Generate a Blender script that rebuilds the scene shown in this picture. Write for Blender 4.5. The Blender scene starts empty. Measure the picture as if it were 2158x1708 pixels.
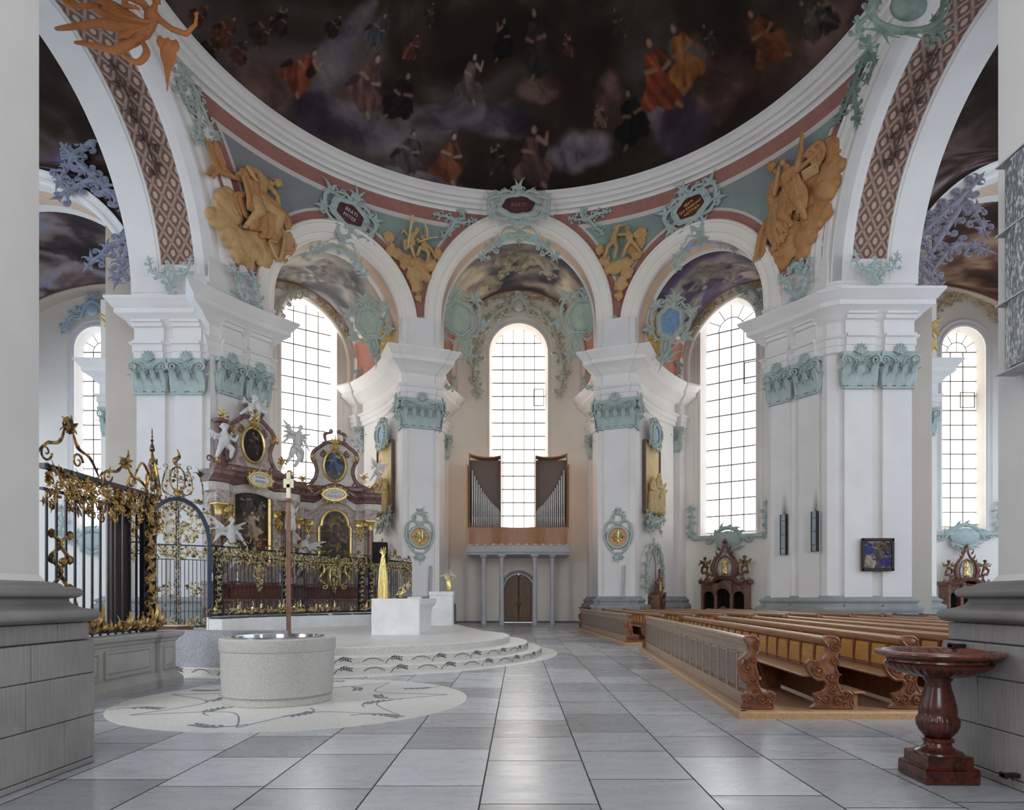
import bpy, math, random
import numpy as np
from mathutils import Vector, Matrix, noise as mnoise
sc = bpy.context.scene
C = sc.collection
PI = math.pi
F, CXP, HYP, CH = 1420.0, 1093.0, 1262.0, 1.6      # focal length in pixels, vanishing point, eye height
def at(px, py, Y):                                   # pixel + distance -> point
    return ((px-CXP)*Y/F, Y, CH+(HYP-py)*Y/F)
def onfloor(px, py, z=0.0):
    Y = (CH-z)*F/(py-HYP)
    return ((px-CXP)*Y/F, Y, z)
def rot(a): return np.array([[math.cos(a), -math.sin(a), 0], [math.sin(a), math.cos(a), 0], [0, 0, 1.0]])
def frame(o, u, v, w):
    M = np.eye(4); M[:3, 0] = u; M[:3, 1] = v; M[:3, 2] = w; M[:3, 3] = o
    return M
def zrot(o, a):
    M = np.eye(4); M[:3, :3] = rot(a); M[:3, 3] = o
    return M
def nrm(a):
    a = np.asarray(a, float); n = np.linalg.norm(a)
    return a/n if n > 1e-12 else a
def lerp(a, b, t): return a+(b-a)*t
def sstep(a, b, x):
    t = np.clip((x-a)/(b-a), 0, 1); return t*t*(3-2*t)

class MB:
    """collects shapes, then links them as one mesh object"""
    def __init__(s, T=None):
        s.v = []; s.f = []; s.m = []; s.uv = []; s.n = 0; s.T = T; s.mat = 0; s.attr = []
    def add(s, v, f, T=None, attr=None):
        v = np.asarray(v, float).reshape(-1, 3)
        for t in (T, s.T):
            if t is not None: v = v @ t[:3, :3].T + t[:3, 3]
        n = s.n
        s.v.append(v); s.n += len(v)
        s.f.extend([tuple(i+n for i in q) for q in f]); s.m.extend([s.mat]*len(f))
        if attr is not None: s.attr.append((n, np.asarray(attr, float)))
    def box(s, c, d, T=None, bev=0.0):
        x, y, z = (q/2 for q in d); cx, cy, cz = c
        if bev <= 0:
            v = [(cx+a*x, cy+b*y, cz+e*z) for a in (-1, 1) for b in (-1, 1) for e in (-1, 1)]
            s.add(v, [(0, 1, 3, 2), (4, 6, 7, 5), (0, 4, 5, 1), (2, 3, 7, 6), (0, 2, 6, 4), (1, 5, 7, 3)], T)
        else:
            b = min(bev, x*.9, y*.9, z*.9)
            rings = []
            for (zz, ins) in ((-z, b), (-z+b, 0), (z-b, 0), (z, b)):
                X, Y = x-ins, y-ins; k = b*.6 if ins == 0 else b*.3
                rings.append([(cx+p, cy+q, cz+zz) for p, q in ((-X+k, -Y), (X-k, -Y), (X, -Y+k), (X, Y-k), (X-k, Y), (-X+k, Y), (-X, Y-k), (-X, -Y+k))])
            s.loft(rings, True, True, T)
    def loft(s, rings, closed=True, caps=False, T=None):
        k = len(rings[0]); v = [p for r in rings for p in r]; f = []
        m = k if closed else k-1
        for i in range(len(rings)-1):
            for j in range(m):
                a = i*k+j; b = i*k+(j+1) % k
                f.append((a, b, b+k, a+k))
        if caps:
            f.append(tuple(range(k))[::-1]); f.append(tuple((len(rings)-1)*k+j for j in range(k)))
        s.add(v, f, T)
    def prism(s, poly, d0, d1, T=None):                # polygon in local xy, depth along z
        s.loft([[(p[0], p[1], d0) for p in poly], [(p[0], p[1], d1) for p in poly]], True, True, T)
    def vprism(s, plan, z0, z1, T=None):
        s.prism(plan, z0, z1, T)
    def lathe(s, prof, n=24, c=(0, 0, 0), a0=0, a1=2*PI, T=None, mod=None):
        full = abs(a1-a0-2*PI) < 1e-6
        m = n if full else n+1
        rings = []
        for (r, z) in prof:
            rr = []
            for i in range(m):
                a = a0+(a1-a0)*i/n
                q = r if mod is None else mod(r, z, a)
                rr.append((c[0]+q*math.cos(a), c[1]+q*math.sin(a), c[2]+z))
            rings.append(rr)
        s.loft(rings, full, False, T)
    def grid(s, P, T=None, attr=None, wrap=False):     # P: (n,m,3)
        n, m = P.shape[:2]
        i = np.arange(n-1)[:, None]; j = np.arange(m if wrap else m-1)[None, :]
        a = i*m+j; b = i*m+(j+1) % m
        f = np.stack([a, b, b+m, a+m], -1).reshape(-1, 4)
        s.add(P.reshape(-1, 3), [tuple(q) for q in f.tolist()], T, attr)
    def tube(s, pts, r, n=6, T=None, flat=1.0, nv=None, cap=True):
        P = np.asarray(pts, float); k = len(P)
        R = np.full(k, r, float) if np.isscalar(r) else np.interp(np.linspace(0, 1, k), np.linspace(0, 1, len(r)), r)
        t = np.gradient(P, axis=0); t /= np.maximum(np.linalg.norm(t, axis=1), 1e-9)[:, None]
        ref = np.array([0, 0, 1.0]) if nv is None else np.asarray(nv, float)
        a = np.cross(t, ref); l = np.linalg.norm(a, axis=1)
        bad = l < 1e-3; a[bad] = np.cross(t[bad], [1, .1, 0]); a /= np.maximum(np.linalg.norm(a, axis=1), 1e-9)[:, None]
        b = np.cross(a, t)
        th = np.arange(n)*2*PI/n
        rings = P[:, None, :]+R[:, None, None]*(np.cos(th)[None, :, None]*a[:, None, :]+flat*np.sin(th)[None, :, None]*b[:, None, :])
        s.loft(rings.tolist(), True, cap, T)
    def ball(s, c, r, n=8, T=None, R=None):
        r = np.array([r]*3 if np.isscalar(r) else r, float); h = max(4, n//2+1)
        rings = []
        for i in range(h):
            e = PI*(i+.001)/(h-1+.002)-PI/2
            rr = np.array([(math.cos(e)*math.cos(2*PI*j/n), math.cos(e)*math.sin(2*PI*j/n), math.sin(e)) for j in range(n)])*r
            if R is not None: rr = rr @ np.asarray(R).T
            rings.append((rr+np.asarray(c, float)).tolist())
        s.loft(rings, True, True, T)
    def cap(s, p0, p1, r0, r1=None, n=8, T=None):       # tapered capsule
        r1 = r0 if r1 is None else r1
        p0 = np.asarray(p0, float); p1 = np.asarray(p1, float); d = nrm(p1-p0)
        pts = []; rr = []
        for a in (-80, -45, 0): pts.append(p0+d*r0*math.sin(math.radians(a))); rr.append(r0*math.cos(math.radians(a)))
        for a in (0, 45, 80): pts.append(p1+d*r1*math.sin(math.radians(a))); rr.append(r1*math.cos(math.radians(a)))
        nv = (0, 0, 1) if abs(d[2]) < .9 else (1, 0, 0)
        P = np.array(pts); a = nrm(np.cross(d, nv)); b = np.cross(a, d)
        th = np.arange(n)*2*PI/n
        rings = [(p+r*(np.cos(th)[:, None]*a+np.sin(th)[:, None]*b)).tolist() for p, r in zip(P, rr)]
        s.loft(rings, True, True, T)
    def sweep(s, prof, pts, U, W, closed=False, caps=True, T=None):
        """profile (a,b) placed at each point along vectors U (a) and W (b)"""
        pr = np.asarray(prof, float)
        P = np.asarray(pts, float); U = np.asarray(U, float); W = np.asarray(W, float)
        if U.ndim == 1: U = np.tile(U, (len(P), 1))
        if W.ndim == 1: W = np.tile(W, (len(P), 1))
        R = P[:, None, :]+pr[None, :, 0:1]*U[:, None, :]+pr[None, :, 1:2]*W[:, None, :]
        rings = R.tolist()
        if closed: rings.append(rings[0])
        s.loft(rings, True, caps and not closed, T)
    def mesh(s, name, smooth=None):
        me = bpy.data.meshes.new(name)
        V = np.concatenate(s.v) if s.v else np.zeros((0, 3))
        me.from_pydata(V.tolist(), [], s.f)
        if any(s.m): me.polygons.foreach_set('material_index', s.m)
        if s.attr:
            k = s.attr[0][1].shape[1] if s.attr[0][1].ndim > 1 else 1
            A = np.zeros((len(V), 4)); A[:, 3] = 1
            for n, a in s.attr: A[n:n+len(a), :a.shape[1]] = a
            at_ = me.attributes.new('paint', 'FLOAT_COLOR', 'POINT'); at_.data.foreach_set('color', A.ravel())
        me.validate(); 
        if smooth is not None:
            me.polygons.foreach_set('use_smooth', [True]*len(me.polygons))
            if smooth < 180: me.set_sharp_from_angle(angle=math.radians(smooth))
        me.update()
        return me
    def build(s, name, mat, parent=None, smooth=None, world=True, label=None, recenter=True):
        me = s.mesh(name, smooth)
        for m in (mat if isinstance(mat, (list, tuple)) else [mat]): me.materials.append(m)
        return link(name, me, parent, world, label)
def link(name, me, parent=None, world=True, label=None):
    o = bpy.data.objects.new(name, me); C.objects.link(o)
    if parent is not None:
        o.parent = parent
        if world:
            W = wmat(parent).inverted(); me.transform(W)
    elif world and len(me.vertices):
        co = np.empty(len(me.vertices)*3); me.vertices.foreach_get('co', co); co = co.reshape(-1, 3)
        lo, hi = co.min(0), co.max(0); c = Vector(((lo[0]+hi[0])/2, (lo[1]+hi[1])/2, lo[2]))
        me.transform(Matrix.Translation(-c)); o.location = c
    if label: o['label'] = label
    return o
def wmat(o):
    M = Matrix.LocRotScale(o.location, o.rotation_euler, o.scale)
    return wmat(o.parent) @ M if o.parent else M
def tag(o, label, cat, group=None):
    o['label'] = label; o['category'] = cat
    if group: o['group'] = group
    return o
def thing(name, label, cat, loc=(0, 0, 0), rz=0, group=None):
    o = bpy.data.objects.new(name, None); C.objects.link(o); o.empty_display_size = .2
    o.location = loc; o.rotation_euler = (0, 0, rz)
    return tag(o, label, cat, group)
def struct(o):
    o['kind'] = 'structure'; return o
def sgroup(name, loc=(0, 0, 0)):
    o = bpy.data.objects.new(name, None); C.objects.link(o); o.location = loc; o['kind'] = 'structure'
    return o
def dup(root, loc, rz, label, group=None):
    r = root.copy(); C.objects.link(r); r.location = loc; r.rotation_euler = (0, 0, rz); r['label'] = label
    if group: r['group'] = group
    for ch in list(root.children):
        c = ch.copy(); C.objects.link(c); c.parent = r
        for g in list(ch.children):
            d = g.copy(); C.objects.link(d); d.parent = c
    return r

# ---------------------------------------------------------------- materials
def hexc(h):
    h = h.lstrip('#'); c = [int(h[i:i+2], 16)/255 for i in (0, 2, 4)]
    return tuple((x/12.92 if x <= .04045 else ((x+.055)/1.055)**2.4) for x in c)
class NT:
    def __init__(s, name):
        m = bpy.data.materials.new(name); m.use_nodes = True; s.m = m; s.t = m.node_tree; s.t.nodes.clear()
        s.out = s.n('ShaderNodeOutputMaterial'); s.b = s.n('ShaderNodeBsdfPrincipled'); s.l(s.b.outputs[0], s.out.inputs[0])
    def n(s, k, **kw):
        x = s.t.nodes.new(k)
        for a, b in kw.items(): setattr(x, a, b)
        return x
    def l(s, a, b): s.t.links.new(a, b)
    def set(s, **kw):
        for k, v in kw.items():
            i = s.b.inputs[k.replace('_', ' ')]
            if hasattr(v, 'is_linked'): s.l(v, i)
            else: i.default_value = (*v, 1) if isinstance(v, tuple) and len(v) == 3 else v
    def pos(s): return s.n('ShaderNodeNewGeometry').outputs['Position']
    def objc(s): return s.n('ShaderNodeTexCoord').outputs['Object']
    def math(s, op, a, b=0.0, c=0.0):
        x = s.n('ShaderNodeMath', operation=op)
        for i, q in enumerate((a, b, c)):
            if hasattr(q, 'is_linked'): s.l(q, x.inputs[i])
            else: x.inputs[i].default_value = q
        return x.outputs[0]
    def noise(s, vec, scale, detail=4, rough=.55, dist=0):
        x = s.n('ShaderNodeTexNoise'); x.inputs['Scale'].default_value = scale; x.inputs['Detail'].default_value = detail
        x.inputs['Roughness'].default_value = rough; x.inputs['Distortion'].default_value = dist
        s.l(vec, x.inputs['Vector']); return x.outputs['Fac']
    def ramp(s, fac, stops, mode='LINEAR'):
        x = s.n('ShaderNodeValToRGB'); cr = x.color_ramp; cr.interpolation = mode
        while len(cr.elements) < len(stops): cr.elements.new(.5)
        for e, (p, c) in zip(cr.elements, stops): e.position = p; e.color = (*c, 1)
        s.l(fac, x.inputs[0]); return x.outputs[0]
    def mix(s, fac, a, b, mode='MIX'):
        x = s.n('ShaderNodeMix', data_type='RGBA', blend_type=mode)
        for i, q in ((0, fac), (6, a), (7, b)):
            if hasattr(q, 'is_linked'): s.l(q, x.inputs[i])
            else: x.inputs[i].default_value = (*q, 1) if isinstance(q, tuple) else q
        return x.outputs[2]
    def mapv(s, vec, scale=(1, 1, 1), rotz=0):
        x = s.n('ShaderNodeMapping'); x.inputs['Scale'].default_value = scale; x.inputs['Rotation'].default_value = (0, 0, rotz)
        s.l(vec, x.inputs[0]); return x.outputs[0]
    def bump(s, h, strength=.3, dist=.02):
        x = s.n('ShaderNodeBump'); x.inputs['Strength'].default_value = strength; x.inputs['Distance'].default_value = dist
        s.l(h, x.inputs['Height']); s.l(x.outputs[0], s.b.inputs['Normal'])
def flat(name, c1, c2=None, scale=2.0, rough=.7, metal=0.0, bump=0.0, bscale=30, detail=4, obj=False, spec=.3, stretch=(1, 1, 1), lo=.3, hi=.7):
    t = NT(name); c2 = c2 or c1
    p = t.objc() if obj else t.pos()
    if stretch != (1, 1, 1): p = t.mapv(p, stretch)
    t.set(Base_Color=t.ramp(t.noise(p, scale, detail), [(lo, c1), (hi, c2)]), Roughness=rough, Metallic=metal, Specular_IOR_Level=spec)
    if bump: t.bump(t.noise(p, bscale, 3), bump)
    return t.m
M = {}
M['plaster'] = flat('white_plaster', hexc('e2dedb'), hexc('ebe8e5'), .6, .85, bump=.05, bscale=6, spec=.2)
M['plaster_warm'] = flat('cream_plaster', hexc('ede6db'), hexc('f4eee5'), .5, .88, bump=.06, bscale=4, spec=.2)
M['stone_base'] = flat('grey_sandstone_base', hexc('8f9290'), hexc('a0a3a1'), 1.5, .75, bump=.1, bscale=20)
M['teal'] = flat('sea_green_stucco', hexc('a6b5b2'), hexc('b8c5c2'), 3, .7, spec=.25)
M['teal_grey'] = flat('grey_green_stucco', hexc('a9b5ae'), hexc('bcc5be'), 3, .7, spec=.25)
M['teal_dark'] = flat('dull_green_stucco', hexc('8fa096'), hexc('6c8078'), 3, .7, spec=.25)
M['ochre'] = flat('ochre_stucco', hexc('b68f60'), hexc('cfaa78'), 1.2, .65, spec=.3, bump=.05, bscale=15)
M['orange'] = flat('orange_stucco', hexc('aa774a'), hexc('c39262'), 1.2, .6, spec=.3, bump=.05, bscale=15)
M['sienna'] = flat('burnt_sienna_stucco', hexc('a9683c'), hexc('bf8050'), 1.2, .6, spec=.3, bump=.05, bscale=15)
M['straw'] = flat('straw_yellow_stucco', hexc('cdb27e'), hexc('dbc596'), 2, .7)
M['yellow'] = flat('gilded_yellow_stucco', hexc('cfa85a'), hexc('e0c27c'), 2, .5, spec=.4)
M['maroon'] = flat('dark_maroon_field', hexc('4d2a2c'), hexc('5d3536'), 3, .6)
M['brownred'] = flat('red_brown_field', hexc('4a1c10'), hexc('642a18'), 3, .6)
M['gold'] = flat('gold_leaf', hexc('cfa75c'), hexc('ead092'), 9, .35, metal=.75)
M['gold_dull'] = flat('worn_gilding', hexc('4d3d28'), hexc('e3cf9c'), 11, .34, metal=.65, lo=.4, hi=.56)
M['gold_bright'] = flat('bright_gold_leaf', hexc('dcbb68'), hexc('f4e0a4'), 9, .32, metal=.75)
M['gold_letter'] = flat('gilt_lettering', hexc('e6c66a'), hexc('f3dd94'), 9, .4, metal=.3)
M['iron'] = flat('black_wrought_iron', hexc('23252c'), hexc('30333b'), 6, .38, metal=.6, spec=.5)
M['iron_blue'] = flat('blue_black_painted_iron', hexc('1f2738'), hexc('2c3850'), 6, .35, metal=.35, spec=.5)
M['white_fig'] = flat('white_polished_stucco', hexc('cfcdca'), hexc('dedcd9'), 4, .4, spec=.5)
M['cushion'] = flat('dark_grey_upholstery', hexc('4a4d55'), hexc('585c66'), 12, .9)
M['black'] = flat('black_cloth', hexc('120f12'), hexc('1d181b'), 12, .8)
M['copper'] = flat('brown_bronze_pole', hexc('7d5a4c'), hexc('93705f'), 6, .45, metal=.4)
M['ivory'] = flat('pale_gilt_metal', hexc('d8cfae'), hexc('ece6d0'), 6, .3, metal=.35)
M['book'] = flat('red_brown_wood', hexc('5a3026'), hexc('74402f'), 5, .5, stretch=(1, 6, 6))
M['chrome'] = flat('polished_steel', hexc('b9bcbf'), hexc('d4d6d8'), 6, .15, metal=1)
M['pipe'] = flat('tin_organ_pipe', hexc('b4b3b0'), hexc('cbcac7'), 8, .3, metal=.6, stretch=(4, 4, .4))
M['oakdark'] = flat('organ_louvre_wood', hexc('857469'), hexc('94837a'), 6, .5, stretch=(6, 6, .3))
M['bracket'] = flat('black_iron_bracket', hexc('2a2527'), hexc('3a3335'), 12, .5, metal=.5)
M['speaker'] = flat('pale_grey_metal', hexc('a9a9ab'), hexc('b8b8ba'), 12, .5)
M['sconce'] = flat('grey_blue_glass', hexc('8d97a0'), hexc('a5aeb6'), 5, .25, spec=.5)
M['soot'] = flat('soot_stain', hexc('3d3a38'), hexc('5a5754'), 5, .9)
M['bronze_letter'] = flat('bronze_lettering', hexc('8f6f62'), hexc('a3837a'), 9, .5)
M['violet_panel'] = flat('violet_grey_shell', hexc('8f8fae'), hexc('a3a3bd'), 4, .6)
M['sky_panel'] = flat('pale_blue_shell', hexc('9db3bd'), hexc('b2c5cd'), 4, .6)
M['ribbon_blue'] = flat('pale_blue_ribbon', hexc('9fbfc4'), hexc('b3d0d3'), 4, .6)
M['ribbon_slate'] = flat('slate_blue_ribbon', hexc('8d98ab'), hexc('a3adbd'), 4, .6)
M['garland'] = flat('dark_garland_stucco', hexc('4c3a34'), hexc('6a544a'), 6, .7)
M['teal_cream'] = flat('cream_green_stucco', hexc('c6c9be'), hexc('d3d5cb'), 3, .75)
M['teal_blue'] = flat('pale_blue_stucco', hexc('a7bccb'), hexc('b8cad6'), 3, .75)
M['cream_gilt'] = flat('cream_gilt_stucco', hexc('b89a6c'), hexc('d9c9a8'), 6, .65)
M['green_pale'] = flat('pale_green_panel', hexc('a5b5a6'), hexc('b5c3b4'), 3, .75)
M['lilac'] = flat('lilac_grey_stucco', hexc('787b8c'), hexc('9295a6'), 3, .75)
M['lilac_warm'] = flat('warm_grey_stucco', hexc('77727c'), hexc('938d97'), 3, .75)
def terrazzo(name, c1, c2, c3, scale=55, rough=.5, macro=None):
    t = NT(name); p = t.pos()
    v = t.n('ShaderNodeTexVoronoi'); v.inputs['Scale'].default_value = scale; t.l(p, v.inputs['Vector'])
    g = t.n('ShaderNodeRGBToBW'); t.l(v.outputs['Color'], g.inputs[0])
    col = t.ramp(g.outputs[0], [(.2, c1), (.5, c2), (.8, c3)])
    col = t.mix(.25, col, t.ramp(t.noise(p, 1.5), [(.3, c1), (.7, c3)]))
    t.set(Base_Color=col, Roughness=rough, Specular_IOR_Level=.35)
    return t.m
M['terrazzo'] = terrazzo('grey_terrazzo', hexc('aeaba5'), hexc('b9b6b0'), hexc('c6c3bd'), 70)
M['terrazzo_white'] = terrazzo('white_terrazzo', hexc('d6d3cd'), hexc('dedbd5'), hexc('e8e5df'), 45, .4)
M['terrazzo_blue'] = terrazzo('blue_grey_terrazzo', hexc('85868b'), hexc('9b9ca2'), hexc('b0b1b6'), 60)
M['terrazzo_rise'] = terrazzo('fawn_terrazzo', hexc('aaa59f'), hexc('bdb8b1'), hexc('cfcac4'), 60)
M['marble_white'] = flat('white_limestone', hexc('d6d6d6'), hexc('e6e5e3'), 2.5, .5, detail=8)
M['granite'] = terrazzo('light_granite', hexc('a3a4a6'), hexc('b7b8ba'), hexc('cdced0'), 40)
def marble(name, cols, scale=2.5, rough=.25, dist=1.5):
    t = NT(name); p = t.objc()
    n = t.noise(p, scale, 9, .62, dist); k = len(cols)
    t.set(Base_Color=t.ramp(n, [(.28+.44*i/(k-1), c) for i, c in enumerate(cols)]), Roughness=rough, Specular_IOR_Level=.5)
    return t.m
M['marble_red'] = marble('red_brown_marble', [hexc('3a211b'), hexc('5b3328'), hexc('7c4a38'), hexc('4a2c22'), hexc('8a6049')], 3.5, .22)
M['marble_stoup'] = marble('dark_red_limestone', [hexc('20100d'), hexc('381d16'), hexc('58291c'), hexc('2c1712'), hexc('6e4430')], 5, .2, .8)
M['marble_mauve'] = marble('mauve_stucco_marble', [hexc('7b655c'), hexc('a08b80'), hexc('c2b3a8'), hexc('8a756c'), hexc('b7a69b')], 1.8, .35)
M['marble_plum'] = marble('plum_red_marble', [hexc('4a3230'), hexc('6b4a46'), hexc('8b6a62'), hexc('54393a'), hexc('a08078')], 2.2, .28)
M['marble_pale'] = marble('pale_grey_marble', [hexc('b0a79e'), hexc('c9c1b8'), hexc('d8d1c9')], 2.5, .35)
def wood(name, c1, c2, c3, rough=.35, axis=1, scale=3.0):
    t = NT(name); st = [9.0, 9.0, 9.0]; st[axis] = .7
    p = t.mapv(t.objc(), tuple(st))
    n = t.noise(p, scale, 6, .6, .6)
    t.set(Base_Color=t.ramp(n, [(.25, c1), (.5, c2), (.75, c3)]), Roughness=rough, Specular_IOR_Level=.45)
    return t.m
M['pew_rail'] = wood('honey_oak_rail', hexc('8a6244'), hexc('a67b56'), hexc('b98e66'), .33)
M['pew_panel'] = wood('golden_veneer_panel', hexc('b07b3c'), hexc('c8924e'), hexc('d4a463'), .35)
M['pew_screen'] = wood('brown_oak_screen', hexc('8a7260'), hexc('a08670'), hexc('b2987f'), .3)
M['pew_field'] = wood('grey_brown_oak_panel', hexc('6a5a4e'), hexc('7c6b5e'), hexc('8b796a'), .33)
M['pew_dark'] = wood('dark_walnut_pew', hexc('3e2a20'), hexc('52382a'), hexc('664635'), .35)
M['pew_carved'] = flat('carved_red_walnut', hexc('5f3622'), hexc('8a5636'), 8, .32, spec=.5, obj=True, bump=.1, bscale=20)
M['pew_deck'] = wood('worn_floor_boards', hexc('8b6650'), hexc('a68268'), hexc('b79479'), .4)
M['pew_kerb'] = wood('light_oak_kerb', hexc('a07a56'), hexc('b8916a'), hexc('c8a47c'), .4)
M['conf'] = flat('reddish_carved_walnut', hexc('5d382c'), hexc('8a5c47'), 6, .4, obj=True, spec=.45)
M['conf_dark'] = flat('dark_green_curtain', hexc('14160f'), hexc('22261a'), 9, .9, stretch=(6, 6, .3))
M['organ_wood'] = wood('warm_oak_veneer', hexc('a06f4e'), hexc('b58461'), hexc('c49572'), .4, axis=2)
M['organ_side'] = wood('light_oak_case', hexc('c39a72'), hexc('cfa880'), hexc('d9b690'), .45, axis=2)
M['door_wood'] = wood('brown_oak_door', hexc('6a5040'), hexc('846650'), hexc('9a7c62'), .45, axis=2)
def stonewall():
    t = NT('tooled_grey_sandstone'); p = t.pos()
    n1 = t.noise(p, 1.2, 5); n2 = t.noise(t.mapv(p, (60, 60, 3)), 1.0, 3)
    c = t.ramp(n1, [(.3, hexc('7f7a77')), (.7, hexc('989390'))])
    c = t.mix(.25, c, t.ramp(n2, [(.35, hexc('6c6765')), (.65, hexc('a5a09d'))]))
    t.set(Base_Color=c, Roughness=.8, Specular_IOR_Level=.25); t.bump(n2, .35, .01)
    return t.m
M['ashlar'] = stonewall()
M['ashlar_gap'] = flat('dark_mortar_joint', hexc('4a4644'), hexc('57524f'), 4, .9)
M['moulded'] = flat('dark_grey_sandstone', hexc('76726f'), hexc('8a8683'), 1.5, .7, bump=.1, bscale=25)
def paintmat(name, rough=.75):
    t = NT(name); a = t.n('ShaderNodeAttribute', attribute_name='paint')
    t.set(Base_Color=a.outputs['Color'], Roughness=rough, Specular_IOR_Level=.2)
    return t.m
M['fresco'] = paintmat('fresco_paint', .8)
M['oilpaint'] = paintmat('oil_paint', .35)
def emis(name, col, st):
    t = NT(name); e = t.n('ShaderNodeEmission'); e.inputs[0].default_value = (*col, 1); e.inputs[1].default_value = st
    t.l(e.outputs[0], t.out.inputs[0]); return t.m
# ---------------------------------------------------------------- building geometry
CY = 22.6; RW = 15.0; RO = 22.0
def pol(R, ph, z): return (R*math.sin(ph), CY+R*math.cos(ph), z)
def rs(z):                                            # inner radius of the rotunda drum
    t = np.clip((np.asarray(z, float)-15.2)/7.0, 0, 1); return RW-1.35*t**1.6
def wallframe(ph, R, z, tilt=0.0):
    u = np.array([math.cos(ph), -math.sin(ph), 0]); w = np.array([-math.sin(ph), -math.cos(ph), 0]); v = np.array([0, 0, 1.0])
    v2 = v*math.cos(tilt)+w*math.sin(tilt); w2 = w*math.cos(tilt)-v*math.sin(tilt)
    return frame(pol(R, ph, z), u, v2, w2)
def drumframe(ph, z, out=0.0):
    r0, r1 = float(rs(z-.3)), float(rs(z+.3)); tl = math.atan2(r0-r1, .6)
    return wallframe(ph, float(rs(z))-out, z, tl)
rad = math.radians
ZCOR = 14.7                                           # top of the main cornice
ARCH = [(0.0, 4.35, 17.15), (rad(-38.2), 3.4, 16.05), (rad(38.2), 3.4, 16.05)]
NEAR = [(PI, 4.35, 17.15), (rad(180-38.2), 3.4, 16.05), (rad(180+38.2), 3.4, 16.05)]
BIG = {-1: (23.05, 6.85, 15.1), 1: (22.4, 6.6, 15.15)}     # centre along y, radius, springing height
ZRING = 22.2
PILL = rad(21.4)

# ---- floor: rows of grey slabs running away from the camera
def make_floor():
    rng = random.Random(7); mb = MB(); W = .928
    me_cols = []
    first = [3.2, 4.25, 5.241, 6.634, 7.77, 8.85, 9.95, 11.46, 12.9, 14.4]
    for k in range(-42, 44):
        x0 = -.304+W*k; x1 = x0+W
        y = -3.0+rng.random()
        ys = [y]
        while y < 46: y += rng.uniform(.95, 1.55); ys.append(y)
        if k == 0: ys = [-2, -.8, .4, 1.5]+first+[15.6+1.3*i for i in range(24)]
        for a, b in zip(ys[:-1], ys[1:]):
            if abs(x0) > 9 and a < 12: continue
            g = .007; t = rng.random(); w = rng.uniform(-.5, .5)
            if rng.random() < .12: t = t*.3+.9
            mb.add([(x0+g, a+g, 0), (x1-g, a+g, 0), (x1-g, b-g, 0), (x0+g, b-g, 0)], [(0, 1, 2, 3)], attr=[(t, w, 0)]*4)
    mb.mat = 1
    mb.add([(-42, -4, -.006), (42, -4, -.006), (42, 47, -.006), (-42, 47, -.006)], [(0, 1, 2, 3)], attr=[(0, 0, 0)]*4)
    t = NT('grey_limestone_slabs'); a = t.n('ShaderNodeAttribute', attribute_name='paint'); sp = t.n('ShaderNodeSeparateColor')
    t.l(a.outputs['Color'], sp.inputs[0]); p = t.pos()
    off = t.n('ShaderNodeVectorMath', operation='ADD'); t.l(p, off.inputs[0]); t.l(a.outputs['Color'], off.inputs[1])
    n = t.noise(t.mapv(off.outputs[0], (.5, 2.2, 1), .3), 2.2, 8, .62, 1.2)
    base = t.ramp(sp.outputs[0], [(0, hexc('949598')), (.35, hexc('a2a4a8')), (.7, hexc('aeb0b4')), (1, hexc('c6c8cd'))])
    vein = t.ramp(n, [(.3, (.86, .86, .86)), (.5, (.97, .97, .97)), (.75, (1.08, 1.08, 1.1))])
    t.set(Base_Color=t.mix(1.0, base, vein, 'MULTIPLY'), Specular_IOR_Level=.5)
    t.set(Roughness=t.math('ADD', .14, t.math('MULTIPLY', n, .28)))
    t.bump(n, .04, .01)
    o = mb.build('floor', [t.m, M['ashlar_gap']]); struct(o)
make_floor()

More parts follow.
